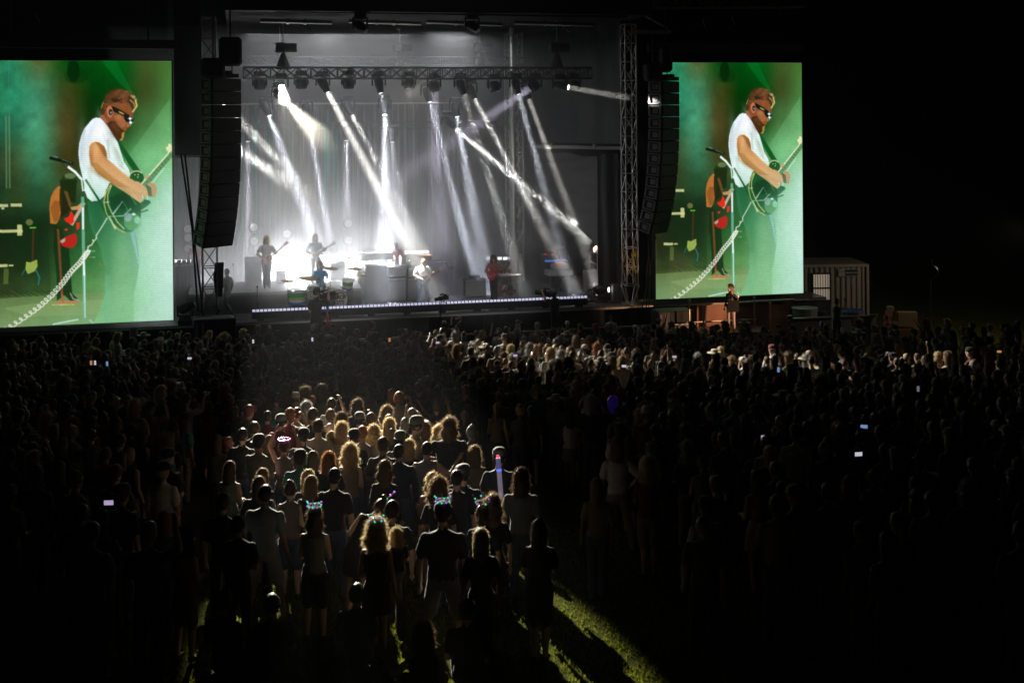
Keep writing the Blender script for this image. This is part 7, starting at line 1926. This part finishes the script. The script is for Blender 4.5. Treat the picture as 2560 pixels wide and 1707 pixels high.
    tub('grey tub with blue lid in front of the container', 2130, 778, .85, .8, 46.6, mat('tub_grey', (.16, .14, .13), .5), mat('lid_blue', (.02, .06, .2), .5))
    card = mat('cardboard', (.26, .17, .09), .85, bump=.2, scale=20)
    k = 0
    for (bx, by, lab) in ((2222, 803, 'bottom left'), (2218, 790, 'third from the top in the tall'), (2222, 778, 'second from the top in the tall'), (2226, 766, 'topmost of the tall'), (2237, 803, 'second bottom'), (2252, 803, 'third bottom')) + tuple((2248 + 12 * i, y, '%s in the %s layer of the wide' % (('first', 'second', 'third', 'fourth')[i], n_)) for y, n_ in ((780, 'top'), (792, 'middle'), (804, 'lower')) for i in range(4)):
        if lab == 'third bottom' : continue
        p = cp(bx, by + 11, 46.0); mb = MB(); mb.box((0, 0, .09), (.185 if bx > 2244 else .21, .3, .18), bev=.008); o = mb.build('cardboard_box', card); o.location = (p.x, 46.0, p.z + RND.uniform(0, .003)); tag(o, 'brown cardboard box, %s stack right of the container' % lab, 'box', 'cardboard boxes stacked right of the container')
    mb = MB(); p = cp(2245, 820, 46.0); 
    mb.box((0, 0, max(p.z, .1) / 2), (1.5, .6, max(p.z, .1))); o = mb.build('pallet', wood); o.location = (p.x, 46, 0); tag(o, 'wooden pallet under the cardboard boxes', 'pallet')
    b = BD('mu'); 
    for (px, py, Yt, rz, bk, lab, top, hat) in ((2092, 745, 43.3, -.8, 'fp', 'dark silhouetted woman raising a phone in front of the container', 'black', None), (2218, 785, 44, 2.0, 'm', 'person in an orange lit cap below the container corner', 'red', 'cap'), (2152, 797, 43, 0, 'm', 'person in a grey cap in front of the container', 'black', 'backcap'), (2190, 812, 42.5, 0, 'm', 'person in a white cap near the container corner', 'grey', 'cap')):
        bb = BD(bk); p = cp(px, py, Yt); s = p.z / (bb.top + .03); bs = max(0, p.z - (bb.top + .03))
        person(bb, V((p.x, Yt, bs if s > 1.08 else 0)), rz, 1, top, 'black', 'cap' if hat else 'bun', 'black', hat, 'grey' if hat == 'backcap' else 'red', label=lab, scale=1.0 if s > 1.08 else s)
        if bs > 0 and s > 1.08: mb = MB(); mb.box((0, 0, bs / 2), (.6, .6, bs)); o = mb.build('step_box', black); o.location = (p.x, Yt, 0); tag(o, 'black step box under the silhouetted woman', 'step box')
container()
# roof trusses and lamps in the dark over the right screen
mb = MB()
p0, p1 = at(1585, 8, .6), at(2010, 6, .6)
r = sthing('roof_truss', 'dim truss high above the right screen', 'roof truss', p0[0], .6, p0[2]); truss(r, (0, 0, .1), (p1[0] - p0[0], 0, .1 + p1[2] - p0[2]), .5, .6, .7, .03, m=mat('dim_truss', (.12, .1, .08), .5, .4))
for k, (x, y) in enumerate(((1756, 60), (1830, 55), (90, 48), (345, 85))):
    p = at(x, y, .2); r = sthing('hook_clamp', 'small metal clamp glinting in the dark %s' % ['above the right screen', 'above the right screen, farther right', 'above the left screen, far left', 'above the left screen, right'][k], 'clamp', p[0], .2, p[2]); mb = MB(); mb.tube([(0, 0, .2), (.05, 0, 0), (.12, 0, -.12)], .02); mb.build('hook', alu, r)
    mb = MB(); mb.cyl((0, 0, .2), (0, 0, 2.0), .012); mb.build('cable', black, r)
